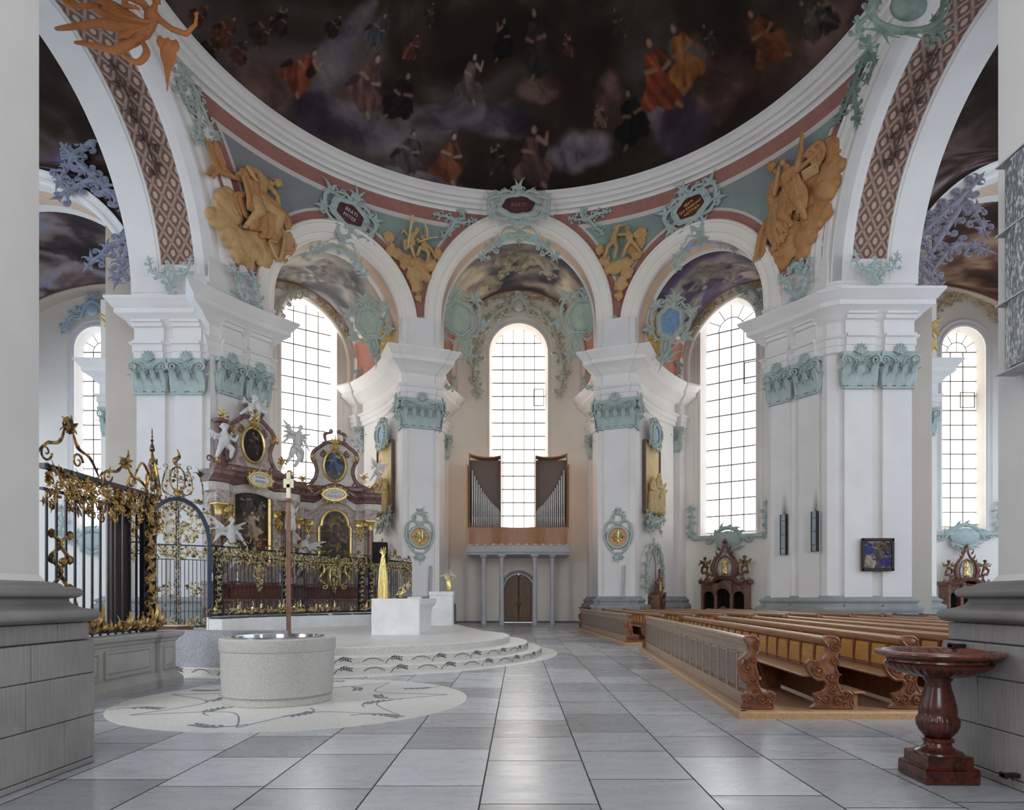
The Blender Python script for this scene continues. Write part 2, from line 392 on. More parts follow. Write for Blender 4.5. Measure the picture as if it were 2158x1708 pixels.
# ---- windows
WINS = {}
def window(idx, T, a, zb, zs, bars, extra=None, strength=9.0, col=(1.0, .985, .96), depth=.7, splay=.17, cols=5, rows=13, top='plain'):
    """arched window in frame T (u right, v up = absolute height, w towards the room)"""
    r = sgroup('window_%d' % idx, tuple((T @ np.array([0, zb, 0, 1]))[:3])); n = 28
    arc = [(a*math.cos(PI*i/n), zs+a*math.sin(PI*i/n)) for i in range(n+1)]
    out = [(a, zb)]+arc+[(-a, zb)]
    g = MB(T); g.add([(x, z, -depth) for x, z in out], [tuple(range(len(out)))])
    key = ('pane', strength, col)
    if key not in M: M[key] = emis('daylit_leaded_glass', col, strength)
    g.build('glass', M[key], r)
    b = MB(T); d = -depth+.04; th = .058
    for i in range(1, cols):
        x = -a+2*a*i/cols
        zt = zs+math.sqrt(max(a*a-x*x, 0)) if top == 'plain' else zs
        b.box((x, (zb+zt)/2, d), (th, zt-zb, .05))
    dz = (zs-zb)/rows
    for i in range(rows+1): b.box((0, zb+dz*i, d), (2*a, th*1.15, .06))
    if top == 'fan':
        q = a*.52
        b.tube([(q*math.cos(PI*i/16), zs+q*math.sin(PI*i/16), d) for i in range(17)], th*.6, 4, nv=(0, 0, 1))
        for k in range(1, 6):
            c, s = math.cos(PI*k/6), math.sin(PI*k/6)
            b.tube([(q*c, zs+q*s, d), (a*c, zs+a*s, d)], th*.55, 4, nv=(0, 0, 1))
        b.tube([(q*.0, zs, d), (0, zs+q, d)], th*.5, 4, nv=(0, 0, 1))
    else:
        for k in (1, 2):
            z = zs+dz*k
            if z < zs+a*.95: b.box((0, z, d), (2*math.sqrt(a*a-(z-zs)**2), th, .05))
    if extra:
        ex, ez, ew, eh = extra
        for sx in (-1, 1): b.box((ex+sx*ew/2, ez, d+.03), (.05, eh, .06))
        for sz in (-1, 1): b.box((ex, ez+sz*eh/2, d+.03), (ew, .05, .06))
    b.build('glazing_bars', M['lead'], r)
    # splayed reveal + moulded surround
    f = MB(T)
    o2 = [((a+splay)*math.cos(PI*i/n), zs+(a+splay)*math.sin(PI*i/n)) for i in range(n+1)]
    outb = [(a+splay, zb-.2)]+o2+[(-a-splay, zb-.2)]
    f.loft([[(x, z, -depth) for x, z in out], [(x, z, 0.0) for x, z in outb]], True)
    f.build('reveal', M['plaster'], r)
    m = MB(T); pts = []; U = []
    for x, z in [(a+splay, zb-.25)]+o2+[(-a-splay, zb-.25)]:
        pts.append((x, z, 0)); U.append(nrm((x, max(z-zs, 0), 0)) if z > zs-.01 else (math.copysign(1, x), 0, 0))
    prof = [(0, -.02), (0, .1), (.08, .14), (.16, .14), (.2, .08), (.34, .08), (.4, .12), (.46, .12), (.5, .0)]
    m.sweep(prof, pts, np.array(U), (0, 0, 1.0))
    m.sweep([(0, -.02), (0, .12), (.12, .16), (.25, .12), (.3, 0)], [(a+splay+.5, zb-.25, 0), (-a-splay-.5, zb-.25, 0)], (0, -1.0, 0), (0, 0, 1.0))
    m.build('surround', M['plaster'], r, smooth=35)
    return r
M['lead'] = flat('lead_glazing_bar', hexc('6f6a64'), hexc('857f78'), 9, .6)
def wallcols(name, mat, fn, s0, s1, z0, z1, holes, ds=.4, parent=None):
    """wall strip over s in [s0,s1] with arched holes (s,a,zb,zs)"""
    S = set(np.arange(s0, s1, ds).tolist()+[s1])
    for (hs, a, zb, zs) in holes:
        for i in range(41): S.add(hs-a*math.cos(PI*i/40))
    S = sorted(x for x in S if s0 <= x <= s1); mb = MB()
    def strip(sa, sb, la, lb, ua, ub):
        k = max(1, int(max(ua-la, ub-lb)/3))
        for i in range(k):
            t0, t1 = i/k, (i+1)/k
            mb.add([fn(sa, lerp(la, ua, t0)), fn(sb, lerp(lb, ub, t0)), fn(sb, lerp(lb, ub, t1)), fn(sa, lerp(la, ua, t1))], [(0, 1, 2, 3)])
    for sa, sb in zip(S[:-1], S[1:]):
        if sb-sa < 1e-6: continue
        m = (sa+sb)/2; h = [q for q in holes if abs(m-q[0]) < q[1]]
        if not h: strip(sa, sb, z0, z0, z1, z1); continue
        lo = lambda q: z0
        for hs, a, zb, zs in sorted(h, key=lambda q: q[2]):
            up = lambda s, hs=hs, a=a, zs=zs: zs+math.sqrt(max(a*a-(s-hs)**2, 0))
            if zb > z0: strip(sa, sb, lo(sa), lo(sb), zb, zb)
            lo = up
        strip(sa, sb, lo(sa), lo(sb), z1, z1)
    return struct(mb.build(name, mat, parent, smooth=30))
# outer wall of the rotunda (three bays) with door and three windows
WA, WZB, WZS = 1.76, 6.25, 17.85
SPL = .17
sw = rad(35.0)
cyl = lambda R: (lambda s, z: pol(R, s/R, z))
wallcols('wall_far', M['plaster_warm'], cyl(RO), -RO*rad(64), RO*rad(64), 0, 23.5,
         [(0, WA+SPL, WZB-.2, WZS), (-RO*sw, 1.5+SPL, 5.9-.2, 18.0), (RO*sw, 1.5+SPL, 5.65-.2, 18.0), (0, .98, 0.0, 2.25)])
def wf(ph, R): return frame(pol(R, ph, 0), (math.cos(ph), -math.sin(ph), 0), (0, 0, 1), (-math.sin(ph), -math.cos(ph), 0))
window(1, wf(0, RO), WA, WZB, WZS, None, extra=(1.35, 15.1, .66, 1.1), strength=3.2, col=(1, .95, .87))
window(2, wf(-sw, RO), 1.5, 5.9, 18.0, None, strength=4.0, cols=4, rows=12)
window(3, wf(sw, RO), 1.5, 5.65, 18.0, None, extra=(1.2, 15.2, .8, 1.25), strength=2.6, cols=4, rows=12, top='fan')
YA = 44.5
for side, xw, idx in ((-1, -27.85, 4), (1, 29.35, 5)):
    s0, s1 = (-42, -21.5) if side < 0 else (21.5, 42)
    wallcols('wall_aisle_left' if side < 0 else 'wall_aisle_right', M['plaster_warm'], lambda s, z: (s, YA, z), s0, s1, 0, 23.5, [(xw, 1.27+SPL, 6.2, 18.1)])
    window(idx, frame((xw, YA, 0), (1, 0, 0), (0, 0, 1), (0, -1, 0)), 1.27, 6.4, 18.1, None, strength=2.4 if side < 0 else 2.6, col=(.95, .97, 1.0) if side < 0 else (1, .93, .82), cols=3 if side > 0 else 4, rows=12, top='fan',
           extra=None if side < 0 else (.7, 14.9, .95, 1.0))
    # transverse wall between the aisle bays
    x0, x1 = (-23.3, -21.4) if side < 0 else (21.4, 23.3)

# ---- door in the far wall
def door():
    T = wf(0, RO); r = sgroup('door_1', pol(RO, 0, 0))
    a, zs, n = .98, 2.25, 24
    for sx in (-1, 1):
        mb = MB(T); arc = [(sx*a*math.sin(PI/2*i/n), zs+a*math.cos(PI/2*i/n)) for i in range(n+1)]
        poly = [(sx*.015, .03), (sx*.015, zs+a)]+arc[1:]+[(sx*a, .03)]
        if sx > 0: poly = poly[::-1]
        mb.prism(poly, -.22, -.14)
        leaf = mb.build('door_leaf', M['door_wood'], r)
        p = MB(T)
        for (z0, z1) in ((.3, .95), (1.1, 1.5)):
            for q, w in ((0, .03), (.07, .05)):
                p.box((sx*.5, (z0+z1)/2, -.13+w/2), (.62-2*q, z1-z0-2*q, w))
        pts = [(.2, 1.75), (.8, 1.75), (.8, 2.45), (.66, 2.72), (.45, 2.9), (.2, 3.02)]
        for sc_, w in ((1, .03), (.8, .06)):
            cx, cz = .5, 2.35
            pp = [(sx*(cx+(x-cx)*sc_), cz+(z-cz)*sc_) for x, z in pts]
            p.prism(pp if sx > 0 else pp[::-1], -.14, -.14+w)
        p.build('door_panel', M['door_wood'], leaf)
        h = MB(T); h.tube([(sx*.12, 1.28, -.13), (sx*.12, 1.28, -.06), (sx*.2, 1.27, -.05)], .014, 6)
        h.ball((sx*.12, 1.2, -.12), (.03, .07, .015)); h.build('door_handle', M['bracket'], leaf)
    mb = MB(T); mb.box((0, 1.6, -.12), (.09, 3.1, .1)); mb.ball((0, 1.9, -.07), (.06, .16, .05)); mb.ball((0, 1.02, -.07), (.07, .13, .05))
    for k in range(8): mb.ball((0, 2.1+k*.13, -.07), (.03, .06, .03), 6)
    mb.build('astragal', M['bracket2'], r)
    s = MB(T); pts = [(a+.02, 0, .0)]+[((a+.02)*math.cos(PI*i/n), zs+(a+.02)*math.sin(PI*i/n), 0) for i in range(n+1)]+[(-a-.02, 0, 0)]
    U = [(1, 0, 0)]+[(math.cos(PI*i/n), math.sin(PI*i/n), 0) for i in range(n+1)]+[(-1, 0, 0)]
    s.sweep([(0, -.25), (0, .05), (.2, .05), (.22, 0), (.22, -.02)], pts, np.array(U, float), (0, 0, 1.0))
    s.build('door_surround', M['stone_base'], r, smooth=40)
M['bracket2'] = flat('carved_dark_oak', hexc('4a342a'), hexc('5c4336'), 9, .5)
door()
bb = MB()
for s in (-1, 1):
    A = [pol(RO-.04, s*(1.02+.1+k*.2)/RO, 0) for k in range(16)]
    B = [pol(RO-.1, s*(1.02+.1+k*.2)/RO, 0) for k in range(16)]
    bb.loft([[a, b, (b[0], b[1], .1), (a[0], a[1], .12)] for a, b in zip(A, B)], True, True)
struct(bb.build('baseboard_far', M['skirt']) if 'skirt' in M else bb.build('baseboard_far', flat('blue_grey_skirting', hexc('6d7480'), hexc('7c838f'), 3, .6)))

# ---- dome ring and painted dome
RF, ZF = 12.7, 22.93
def ring():
    prof = [(13.78, 22.2), (13.62, 22.16), (13.58, 22.26), (13.5, 22.3), (13.34, 22.28), (13.32, 22.4), (13.22, 22.44), (13.1, 22.46), (13.08, 22.54), (13.02, 22.6), (12.9, 22.6), (12.88, 22.74), (12.8, 22.8), (12.72, 22.82), (12.7, 22.95), (12.85, 23.05)]
    mb = MB(); mb.lathe(prof, 180, (0, CY, 0))
    struct(mb.build('trim_1', M['plaster'], smooth=30))
ring()
# ---------------------------------------------------------------- rotunda drum, arches, vaults
EO = .92; EOB = 1.02
def drum():
    dphi = rad(.5); ph = np.arange(-PI, PI+1e-6, dphi); rows = 44
    for (p0, a, z0) in ARCH+NEAR:
        for i in range(25):
            ph = np.append(ph, p0+(a+EO)/RW*math.cos(PI*i/24))
    ph = np.unique(np.round(((ph+PI) % (2*PI))-PI, 6)); ph = np.append(ph, ph[0]+2*PI)
    zl = np.full(len(ph), ZCOR)
    for (p0, a, z0) in ARCH+NEAR:
        s = (((ph-p0+PI) % (2*PI))-PI)*RW; q = (a+EO)**2-s**2
        zl = np.where(q > 1e-6, np.maximum(zl, z0+np.sqrt(np.maximum(q, 0))), zl)
    for sd, (yc, a, z0) in BIG.items():
        z = np.full(len(ph), z0+2.0)
        for _ in range(30):
            q = (a+EOB-.45)**2-(CY+rs(z)*np.cos(ph)-yc)**2
            z = .5*z+.5*(z0+np.sqrt(np.maximum(q, 0)))
        zl = np.where((q > 0) & (np.sin(ph)*sd > .5), np.maximum(zl, z), zl)
    zl = np.minimum(zl, ZRING-.02)
    t = np.linspace(0, 1, rows)[:, None]
    Z = zl[None, :]+(ZRING-zl[None, :])*t; P = np.repeat(ph[None, :], rows, 0); R = rs(Z)
    X = R*np.sin(P); Y = CY+R*np.cos(P)
    dt = ZRING-Z
    db = np.full(Z.shape, 9.0)
    for (p0, a, z0) in ARCH+NEAR:
        s = np.abs((((P-p0+PI) % (2*PI))-PI)*RW)
        db = np.minimum(db, np.where(Z > z0, np.hypot(s, Z-z0), s)-(a+EO))
    for sd, (yc, a, z0) in BIG.items():
        d = np.where(Z > z0, np.hypot(Y-yc, Z-z0), np.abs(Y-yc))-(a+EOB)
        db = np.where(X*sd > 8, np.minimum(db, d), db)
    A = np.stack([np.clip(dt/4, 0, 1), np.clip(db/4, 0, 1), 0*Z], -1).reshape(-1, 3)
    mb = MB(); mb.grid(np.stack([X, Y, Z], -1), attr=A)
    m = NT('painted_pendentive'); a = m.n('ShaderNodeAttribute', attribute_name='paint'); sp = m.n('ShaderNodeSeparateColor'); m.l(a.outputs['Color'], sp.inputs[0])
    d = m.math('MINIMUM', m.math('MULTIPLY', sp.outputs[0], .62), sp.outputs[1])
    red = m.ramp(m.noise(m.pos(), 1.2), [(.3, hexc('9a6a61')), (.7, hexc('a8776d'))])
    grn = m.ramp(m.noise(m.pos(), .9, 6, .6), [(.3, hexc('829990')), (.7, hexc('94a89e'))])
    grn = m.mix(m.ramp(m.noise(m.pos(), .22, 2), [(.42, (0, 0, 0)), (.62, (1, 1, 1))]), grn, hexc('8a8c8e'))
    wht = hexc('cfc8c2')
    k1 = m.math('GREATER_THAN', d, .09); k2 = m.math('GREATER_THAN', d, .122)
    c = m.mix(k2, m.mix(k1, red, wht), grn); m.set(Base_Color=c, Roughness=.8, Specular_IOR_Level=.2)
    m.bump(m.ramp(d, [(.085, (0, 0, 0)), (.095, (1, 1, 1)), (.105, (.6, .6, .6)), (.115, (1, 1, 1)), (.13, (0, 0, 0))]), .6, .05)
    struct(mb.build('wall_rotunda', m.m, smooth=60))
drum()
def lattice(name, bg, fg, oval, p=.72):
    t = NT(name); a = t.n('ShaderNodeAttribute', attribute_name='paint'); sp = t.n('ShaderNodeSeparateColor'); t.l(a.outputs['Color'], sp.inputs[0])
    u = t.math('MULTIPLY', sp.outputs[1], 20.0/p); v = t.math('MULTIPLY', sp.outputs[0], 4.0/p)      # u along the arch, v across
    def cell(e): return t.math('ABSOLUTE', t.math('SUBTRACT', t.math('FRACT', e), .5))
    da = cell(t.math('ADD', t.math('MULTIPLY', u, .75), v)); db = cell(t.math('SUBTRACT', t.math('MULTIPLY', u, .75), v))
    ln = t.math('MAXIMUM', t.math('GREATER_THAN', da, .4), t.math('GREATER_THAN', db, .4))
    gap = t.math('MAXIMUM', t.math('LESS_THAN', t.math('ABSOLUTE', t.math('SUBTRACT', da, .45)), .018), t.math('LESS_THAN', t.math('ABSOLUTE', t.math('SUBTRACT', db, .45)), .018))
    ov = t.math('LESS_THAN', t.math('ADD', t.math('MULTIPLY', da, da), t.math('MULTIPLY', db, db)), .05)
    n = t.noise(t.pos(), 3.0)
    f2 = t.mix(n, fg, oval)
    c = t.mix(ln, t.mix(ov, bg, oval), f2); c = t.mix(gap, c, bg)
    inb = t.math('MULTIPLY', t.math('GREATER_THAN', sp.outputs[0], .001), t.math('LESS_THAN', sp.outputs[0], .999))
    t.set(Base_Color=c, Roughness=.75, Specular_IOR_Level=.2); t.bump(t.math('ADD', ln, ov), .4, .03)
    return t.m
M['lattice'] = lattice('rose_lattice_stucco', hexc('75594e'), hexc('bda596'), hexc('b9a090'), .66)
M['lattice_pale'] = lattice('pale_peach_lattice', hexc('d6b9a0'), hexc('e6d5c4'), hexc('d9bea8'), .55)
def archcurve(a, z0, zb, n=48):
    """lateral, height and outward direction along an arch with vertical legs, right foot to left foot"""
    L = [(a, zb, 1, 0), (a, (zb+z0)/2, 1, 0)]+[(a*math.cos(PI*i/n), z0+a*math.sin(PI*i/n), math.cos(PI*i/n), math.sin(PI*i/n)) for i in range(n+1)]+[(-a, (zb+z0)/2, -1, 0), (-a, zb, -1, 0)]
    return np.array(L)
APROF = [(0, -.3), (0, .12), (.03, .17), (.1, .17), (.12, .1), (.36, .1), (.38, .17), (.46, .2), (.76, .2), (.8, .27), (.88, .29), (.94, .2), (.94, -.15)]
TRIMN = [1]
def trimname():
    TRIMN[0] += 1; return 'trim_%d' % TRIMN[0]
AX = 16.5
def fararch(i, p0, a, z0):
    L = archcurve(a, z0, ZCOR); P = []; U = []; W = []
    for s, z, c, q in L:
        f = drumframe(p0+s/RW, z); P.append(f[:3, 3]); U.append(c*f[:3, 0]+q*f[:3, 1]); W.append(f[:3, 2])
    P = np.array(P); g = sgroup(trimname(), pol(RW, p0, z0))
    mb = MB(); mb.sweep(APROF, P, np.array(U), np.array(W)); mb.build('archivolt', M['plaster_warm'], g, smooth=30)
    A = np.array([math.sin(p0), math.cos(p0), 0.0]); c0 = np.array([0, CY, 0.0])
    front = P+.1*np.array(W); B = front+1.3*A
    arc = np.concatenate([[0], np.cumsum(np.linalg.norm(np.diff(P, axis=0), axis=1))])
    # soffit: white borders and a lattice strip
    ts = [0, .04, .12, .16, .19, .81, .84, .88, .96, 1]; off = [0, 0, 0, .05, .06, .06, .05, 0, 0, 0]
    G = np.stack([lerp(front, B, t)+o*np.array(U) for t, o in zip(ts, off)], 0)
    m1 = MB(); m1.grid(G[:5]); m1.grid(G[5:]); m1.build('soffit_border', M['plaster'], g, smooth=40)
    at2 = np.stack([np.stack([np.full(len(arc), v), arc/20, 0*arc], -1) for v in (.02, .98)], 0)
    m2 = MB(); m2.grid(G[4:6], attr=at2.reshape(-1, 3)); m2.build('soffit_lattice', M['lattice_pale'], g, smooth=40)
    return L, B, A
FARB = []
for i, (p0, a, z0) in enumerate(ARCH): FARB.append(fararch(i, p0, a, z0))
def bigarch(sd):
    yc, a, z0 = BIG[sd]; n = 64; xf, xb = 13.5, 16.9
    g = sgroup(trimname(), (sd*15, yc, z0))
    th = np.linspace(0, PI, n+1)
    P = np.stack([np.full(n+1, sd*xf), yc+a*np.cos(th), z0+a*np.sin(th)], -1)
    U = np.stack([0*th, np.cos(th), np.sin(th)], -1)
    prof = [(0, -.4), (0, .0), (.04, .05), (.3, .05), (.34, .12), (.42, .14), (.48, .1), (.62, .1), (.66, .14), (.76, .16), (.84, .1), (.9, .08), (.94, .1), (1.0, .1), (1.03, .04), (1.03, -.3)]
    G = []
    for o, w in prof:
        Y = yc+(a+o)*np.cos(th); Z = z0+(a+o)*np.sin(th); e = sstep(0, 1.0, o)
        xd = np.sqrt(np.maximum(rs(np.minimum(Z, ZRING))**2-(Y-CY)**2, 1)); G.append(np.stack([sd*(xf*(1-e)+xd*e-w), Y, Z], -1))
    mb = MB(); mb.grid(np.stack(G, 0)); mb.build('archivolt', M['plaster'], g, smooth=30)
    xs = [xf, xf+.72, xf+.76, xf+.84, xf+.86, xb-.86-.22, xb-.84-.22, xb-.76-.22, xb-.72-.22, xb]
    off = [0, 0, .04, .04, .09, .09, .04, .04, 0, 0]
    G = np.stack([np.stack([np.full(n+1, sd*x), yc+(a+o)*np.cos(th), z0+(a+o)*np.sin(th)], -1) for x, o in zip(xs, off)], 0)
    m1 = MB(); m1.grid(G[:5]); m1.grid(G[5:]); m1.build('soffit_border', M['plaster'], g, smooth=40)
    at2 = np.stack([np.stack([np.full(n+1, v), a*th/20, 0*th], -1) for v in (.0, .4)], 0)
    m2 = MB(); m2.grid(G[4:6], attr=at2.reshape(-1, 3)); m2.build('soffit_lattice', M['lattice'], g, smooth=40)
    # back edge fillet towards the nave
    m3 = MB(); m3.sweep([(0, 0), (.9, 0), (.9, .3), (0, .3)], P+np.array([sd*(xb-xf), 0, 0]), U, (sd, 0, 0.0)); m3.build('back_edge', M['plaster'], g, smooth=40)
bigarch(-1); bigarch(1)

# ---- generic painter for fresco surfaces
def vnoise(x, y, seed=0):
    def h(i, j):
        q = np.sin(i*127.1+j*311.7+seed*74.7)*43758.5453; return q-np.floor(q)
    xi = np.floor(x); yi = np.floor(y); fx = x-xi; fy = y-yi; fx = fx*fx*(3-2*fx); fy = fy*fy*(3-2*fy)
    return (h(xi, yi)*(1-fx)+h(xi+1, yi)*fx)*(1-fy)+(h(xi, yi+1)*(1-fx)+h(xi+1, yi+1)*fx)*fy
def fbm(x, y, seed=0, o=5):
    s = 0*x; a = .5; f = 1.0
    for k in range(o): s = s+a*vnoise(x*f, y*f, seed+k*13); a *= .5; f *= 2.03
    return s
def cramp(t, stops):
    t = np.clip(t, 0, 1); xs = [s[0] for s in stops]; cs = np.array([s[1] for s in stops])
    return np.stack([np.interp(t, xs, cs[:, i]) for i in range(3)], -1)
def seg(x, y, p, q, r0, r1):
    px, py = p; dx, dy = q[0]-px, q[1]-py; L = dx*dx+dy*dy+1e-9
    t = np.clip(((x-px)*dx+(y-py)*dy)/L, 0, 1)
    return np.hypot(x-px-dx*t, y-py-dy*t)-(r0+(r1-r0)*t), t
def blend(col, d, c, soft):
    k = (1-sstep(-soft, soft, d))[..., None]; c = np.asarray(c)
    return col*(1-k)+c*k
def painted_figure(col, x, y, cx, cy, h, robe, skin, rng, lean=0.0, dark=None, flip=1):
    """a seated or kneeling robed figure, h = height"""
    X = (x-cx)*flip; Y = y-cy; near = (np.abs(X) < h*1.1) & (np.abs(Y) < h*1.1)
    if not near.any(): return col
    xs, ys = X[near], Y[near]; c = col[near]; s = h*.03
    n = .25+.75*fbm((xs+.4*ys)/h*9+cx*1.7, ys/h*3.2+cy, int(abs(cx)*10) % 97, 4)
    robe = np.array(robe); skin = np.array(skin); dk = np.array(dark if dark is not None else robe*.35)
    rc = robe*(.35+.85*sstep(.35, .95, n))[:, None]
    def put(p, q, r0, r1, colr, soft=s):
        nonlocal c
        d, t = seg(xs, ys, (p[0]*h, p[1]*h), (q[0]*h, q[1]*h), r0*h, r1*h); c = blend(c, d+.012*h*(n-.5), colr, soft)
    L = lean
    up = rng.random() < .35
    put((.1+L, .5), (-.05+L, .25), .19, .22, dk*(.6+.6*n[:, None]))
    put((0, .22), (.3, .14), .16, .12, rc); put((0, .25), (-.22, .05), .18, .14, rc); put((.28, .15), (.22, -.12), .12, .09, rc); put((-.1, .1), (.1, -.08), .13, .1, rc*.8)
    put((L*.5, .55), (0, .28), .13, .17, rc); put((-.25, .3), (-.38, .12), .08, .03, dk*(.7+.5*n[:, None]))
    if up: put((L+.1, .66), (L+.26, .56), .045, .035, skin*(.6+.4*n[:, None])); put((L+.26, .56), (L+.3, .74), .033, .022, skin*.85)
    else: put((L+.1, .64), (L+.24, .42), .05, .04, rc*.9); put((L+.24, .42), (L+.1, .38), .03, .024, skin*.75)
    put((L-.1, .64), (L-.2, .45), .055, .04, rc*.85); put((L-.2, .45), (L-.02, .42), .032, .024, skin*.75)
    put((.22, -.14), (.27, -.2), .035, .028, skin*.7)
    put((L*1.1, .8), (L*1.15, .84), .07, .065, dk*.7); put((L*1.1+.02, .79), (L*1.15+.02, .82), .052, .047, skin*.95)
    col[near] = c
    return col
def clouds(x, y, stops, sc_=1.0, seed=1, o=6):
    w = fbm(x*sc_*.7+3, y*sc_*.7, seed+40, 3)
    t = fbm(x*sc_+w*2.2, y*sc_*1.3+w*1.6, seed, o)
    return cramp((t-.25)/.5, stops)
def dome():
    ph = np.linspace(rad(-112), rad(112), 760); rho = np.concatenate([np.linspace(12.86, 12.7, 2), np.linspace(12.65, 2.0, 250)])
    Pm, Rm = np.meshgrid(ph, rho)
    zd = 22.98+5.6*(1-(Rm/12.75)**2)
    X = Rm*np.sin(Pm); Y = CY+Rm*np.cos(Pm)
    x = Pm*10.5; y = (12.7-Rm)*1.15                    # painting coordinates in metres: along the rim, up from the rim
    c = clouds(x, y, [(0, hexc('241a13')), (.4, hexc('33271d')), (.6, hexc('3f342b')), (.8, hexc('4f4440')), (1, hexc('63544e'))], .32, 5)
    ash = clouds(x+9, y, [(0, hexc('2c2430')), (.35, hexc('4a3e4a')), (.6, hexc('7a6c74')), (1, hexc('a3949a'))], .42, 11)
    warm = clouds(x-5, y, [(0, hexc('2c1d18')), (.4, hexc('513a34')), (.7, hexc('7d5e56')), (1, hexc('9a7a70'))], .5, 21)
    def bank(cx, cy, rx, ry, img, k=1.0):
        nonlocal c
        d = np.hypot((x-cx)/rx, (y-cy)/ry)+(fbm(x*.8, y*.8, 31, 4)-.5)*1.0
        m = (k*(1-sstep(.55, 1.15, d)))[..., None]; c = c*(1-m)+img*m
    rng = random.Random(3); O = hexc
    def dm(px, py):
        d = np.array([(px-CXP)/F, 1.0, (HYP-py)/F]); t0, t1 = 20.0, 48.0
        f = lambda t: CH+d[2]*t-(22.98+5.6*(1-(np.hypot(d[0]*t, t-CY)/12.75)**2))
        ts = np.linspace(24.0, 36.5, 1200); v = [f(t) for t in ts]; k = next((i for i in range(1, 1200) if v[i-1] < 0 <= v[i]), 1199); t = ts[k]
        return math.atan2(d[0]*t, t-CY)*10.5, (12.7-math.hypot(d[0]*t, t-CY))*1.15
    for px, py, rx, ry, im, k in ((680, 245, 1.5, .9, ash, 1), (760, 270, 2.2, .8, ash, 1), (560, 190, 1.1, .9, warm, .8), (720, 110, .9, 1.9, ash, .7), (1010, 245, 2.6, .8, ash, .8), (900, 260, 1.6, .8, ash, .6), (900, 385, 2.0, .35, ash, .8), (1215, 320, 1.6, .8, ash, .9), (1430, 245, 1.2, 1.5, ash, .9), (1490, 150, 1.1, 1.5, warm, .9), (1290, 210, .9, 1.3, warm, .8), (1630, 130, 1.5, 1.2, warm, .75), (1750, 75, 1.4, 1.0, warm, .7), (1560, 150, 1.0, .8, warm, .7), (1140, 190, 1.2, .5, warm, .5)):
        bx, by = dm(px, py); bank(bx, by, rx, ry, im, k)
    # px of the figure, its foot and head rows, robe, skin, lean, shadow, facing
    figs = [(628, 212, 92, 'a5583e', 'b98c70', .12, '30201a', 1), (772, 252, 112, '8a625a', 'c09a88', .02, '43363e', 1), (845, 268, 150, '2c2424', '9c7a68', -.05, '1c1717', -1), (858, 375, 272, '6c6062', 'b09284', .05, '352b30', 1), (940, 392, 276, '92593f', 'c2a69c', .1, '40323a', 1), (988, 222, 110, '7c6a66', 'b4948a', .08, '34261f', 1),
            (1062, 135, 36, '191414', '8a6b5c', 0, '120d0d', -1), (1140, 175, 12, '3a3530', '8f6f5c', .1, '231e1a', -1), (1118, 402, 262, '70554d', 'a07f70', .06, '332622', 1), (1050, 372, 300, '3a3230', '8c6f60', 0, '1f1917', -1), (1328, 318, 190, '1d1814', '84664f', -.1, '15110e', -1), (1378, 258, 85, '9c492f', 'a87e62', .1, '362e2a', 1), (1440, 205, 55, 'a86a3a', '9c7660', -.08, '5c5753', -1),
            (1612, 170, 22, '7c482e', 'a0725a', .06, '29201a', 1), (1715, 105, 0, '5c5148', '987458', -.1, '35302a', -1), (1745, 90, 5, '4f4840', '8c6c56', .1, '27221d', 1), (545, 112, 26, '4a382e', '96705a', .06, '271c16', 1), (470, 118, 30, '6e4030', '9a745e', -.04, '2a1e18', 1), (505, 150, 84, '5f4034', '94705c', .05, '231a15', -1), (415, 70, 5, '643c2e', '94705c', 0, '2a1c16', 1), (440, 140, 70, '3f3028', '8e6a56', 0, '2a1c16', 1), (590, 90, 20, '3a2f2a', '90705c', .1, '201814', -1),
            (790, 110, 26, '5c6068', 'a08674', .08, '2a282c', 1), (868, 135, 70, '7a4736', '9c7a66', -.1, '2c201c', -1), (1195, 125, 70, '683f32', '98745f', 0, '2c201c', 1), (1262, 275, 218, '7a5a4c', '946f5c', 0, '3a2a24', 1), (700, 90, 30, '352c28', '8d705c', .05, '201915', 1), (1500, 120, 50, '40362e', '886a54', 0, '221b16', -1), (905, 60, 5, '4a3c34', '8c6c5a', 0, '261d18', 1), (1300, 90, 20, '3c322a', '86684f', .1, '221b17', 1)]
    for fx, pb, ptop, rb, sk, ln, dk, fl in figs:
        (x0, y0), (x1, y1) = dm(fx, pb), dm(fx, ptop); h = math.hypot(y1-y0, (x1-x0))/1.15
        c = painted_figure(c, x, y, (x0+x1)/2, y0+.25*h, h, O(rb), O(sk), rng, ln, O(dk), fl)
    g = fbm(x*9, y*9, 77, 2)[..., None]; c = c*(.62+.2*g)
    mb = MB(); mb.grid(np.stack([X, Y, zd], -1), attr=c.reshape(-1, 3)); 
    struct(mb.build('ceiling', M['fresco'], smooth=180))
    mb = MB(); mb.lathe([(13.8, 22.2), (13.9, 23.2), (12, 25.2), (8, 28.6), (0.01, 30)], 48, (0, CY, 0))   # outer shell of the dome
    struct(mb.build('roof', M['plaster']))
dome()
